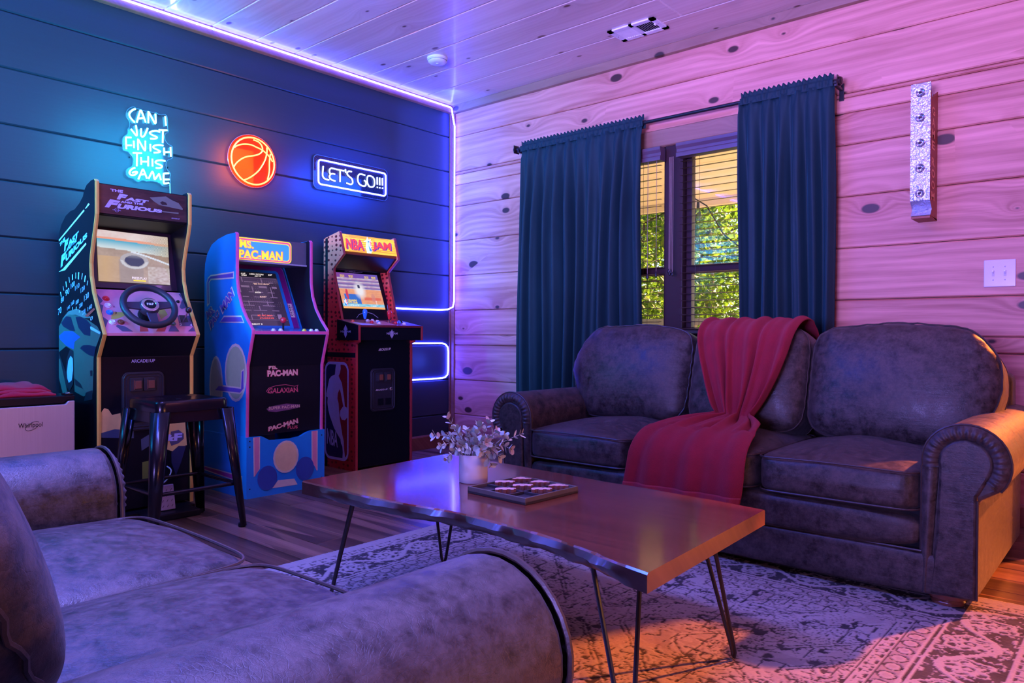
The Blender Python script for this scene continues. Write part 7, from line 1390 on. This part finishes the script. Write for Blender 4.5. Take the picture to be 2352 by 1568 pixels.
# ================================================================== ON THE WALLS AND CEILING
# marquee sign standing out from the pine wall
t = thing('marquee_sign', 'narrow galvanised metal sign with five bulbs and GAME ROOM down its side', 'sign', (3.296, -.08, 1.73))
k = N('hammered_zinc'); v = k.coords(); f = k.noise(v, 55, 3); k.l(k.mix(f, (.42,.46,.58), (.66,.70,.82)), k.b.inputs['Base Color']); k.b.inputs['Metallic'].default_value = .75; k.b.inputs['Roughness'].default_value = .28; k.bump(f, .9, .01); M_zinc = k.m
M_rust = mat('rust_board', (.30,.065,.03), .5, var=.5, scale=25); M_let = mat('sign_letter', (.80,.38,.20), .5, var=.15)
prof = [(0, 2.040), (-.118, 1.988), (-.160, 2.048), (-.160, 1.500), (-.118, 1.462), (-.150, 1.430), (0, 1.420)]
for x0, x1 in ((3.256, 3.260), (3.331, 3.335)): MB().prism(prof, 0, x0, x1).build('side_board', M_rust, t)
strip = [(-.118, 1.988), (-.160, 2.048), (-.162, 2.03), (-.163, 1.52), (-.160, 1.500), (-.121, 1.462), (-.150, 1.430)]
MB().grid(lambda u, v: (3.254+u*.083, (lambda i, f: strip[i][0]*(1-f)+strip[min(i+1, 6)][0]*f)(*divmod(v*6, 1)[:1] and (min(6, int(v*6+1e-9)), v*6-min(6, int(v*6+1e-9)))), (lambda i, f: strip[i][1]*(1-f)+strip[min(i+1, 6)][1]*f)(min(6, int(v*6+1e-9)), v*6-min(6, int(v*6+1e-9)))), 8, 61).build('zinc_face', M_zinc, t, solid=.002)
MB().box(3.256, 3.335, -.148, 0, 1.418, 1.428).build('bottom_plate', M_rust, t)
MB().box(3.258, 3.333, -.006, -.0, 1.425, 2.03).build('back_plate', M_rust, t)
for z in (2.003, 1.886, 1.768, 1.650, 1.532):
    b = MB().lathe([(.017, -.164), (.020, -.166), (.017, -.168), (.011, -.166)], (3.2955, 0, z), 20, 'y', caps=False).build('bulb_collar', mat('collar_zinc', (.5,.5,.58), .2, .9), t, smooth=True)
    MB().lathe([(.0085, -.166), (.0085, -.172), (.0055, -.178), (.0004, -.180)], (3.2955, 0, z), 14, 'y', caps=False).build('bulb', mat('bulb_glass', (.05,.04,.05), .05, coat=1), b, smooth=True)
for i in range(14):
    for x in (3.2575, 3.3325): MB().lathe([(.0016, -.1635), (.001, -.165)], (x, 0, 1.515+i*.039), 6, 'y').build('rivet', mat('rivet_dark', (.10,.12,.2), .4, .6), t)
mb = MB(); zt = 1.945
for ch in 'GAME ROOM':
    if ch != ' ': text(mb, ch, [(3.3362, -.128, zt-.040), (3.3362, -.062, zt-.040), (3.3362, -.062, zt), (3.3362, -.128, zt)], .03)
    zt -= .0535 if ch != ' ' else .026
mb.build('side_lettering', M_let, t)
# light switch
t = thing('light_switch', 'white double toggle light switch plate at the right end of the pine wall', 'light switch', (3.5925, -.004, 1.153))
MB().box(3.531, 3.655, -.0065, -.0002, 1.091, 1.216).build('plate', mat('switch_plate', (.72,.66,.74), .16, var=.04, coat=.6), t, bevel=.004, bseg=3)
for x in (3.568, 3.614):
    MB().box(x-.005, x+.005, -.0080, -.006, 1.140, 1.166).build('toggle_slot', mat('switch_slot', (.5,.45,.52), .4), t)
    MB().prism([(-.006, 1.146), (-.018, 1.160), (-.018, 1.167), (-.006, 1.160)], 0, x-.0035, x+.0035).build('toggle', M_white, t, bevel=.001)
    for z in (1.123, 1.183): MB().lathe([(.0032, -.0066), (.002, -.0080), (.0004, -.0082)], (x, 0, z), 10, 'y').build('plate_screw', mat('switch_slot', (.5,.45,.52), .4), t)
# smoke detector and air vent
t = thing('smoke_detector', 'round white smoke detector on the ceiling', 'smoke detector', (.657, -.778, CEIL))
MB().lathe([(.066, -.0002), (.066, -.010), (.060, -.014), (.060, -.024), (.052, -.032), (.030, -.035), (.0005, -.035)], (.657, -.778, CEIL), 36).build('housing', M_white, t, smooth=True)
MB().lathe([(.061, -.017), (.0615, -.019), (.061, -.021)], (.657, -.778, CEIL), 36, caps=False).build('vent_ring', mat('grille_shadow', (.25,.25,.3), .6), t)
MB().lathe([(.010, -.0350), (.009, -.0375), (.0005, -.038)], (.657, -.778, CEIL), 18).build('test_button', M_white, t, smooth=True)
t = thing('air_vent', 'white metal air vent with two louvre panels on the ceiling', 'vent', (1.867, -.332, CEIL))
vx0, vx1, vy0, vy1 = 1.715, 2.020, -.425, -.245
mb = MB()
for a, b, c_, d in ((vx0, vx1, vy0, vy0+.032), (vx0, vx1, vy1-.032, vy1), (vx0, vx0+.032, vy0, vy1), (vx1-.032, vx1, vy0, vy1), ((vx0+vx1)/2-.010, (vx0+vx1)/2+.010, vy0, vy1)): mb.box(a, b, c_, d, CEIL-.009, CEIL-.0002)
mb.build('vent_frame', M_white, t)
MB().box(vx0+.03, vx1-.03, vy0+.03, vy1-.03, CEIL-.0015, CEIL-.0003).build('duct_shadow', mat('duct_dark', (.01,.01,.015), .9), t)
first = None
for side in (0, 1):
    for i in range(9):
        xc = (vx0+.040 if side == 0 else (vx0+vx1)/2+.018)+i*.0128; o0 = Vector((xc, (vy0+vy1)/2, CEIL-.004))
        tl_ = .55 if side == 0 else -.55
        MB().add([(xc+a, y, CEIL-.0065+b) for y in (vy0+.031, vy1-.031) for a, b in ((-.004, -.003*tl_/.55), (.004, .003*tl_/.55), (.004, .003*tl_/.55+.001), (-.004, -.003*tl_/.55+.001))], [(0,1,2,3), (7,6,5,4), (0,1,5,4), (1,2,6,5), (2,3,7,6), (3,0,4,7)]).build('louvre', M_white, t)
for x, y in ((vx0+.016, -.33), (vx1-.016, -.345)): MB().lathe([(.004, -.009), (.003, -.0105), (.0004, -.011)], (x, y, CEIL), 8).build('vent_screw', M_chrome, t)
MB().box(vx1-.030, vx1-.024, -.365, -.350, CEIL-.020, CEIL-.008).build('damper_lever', M_white, t)
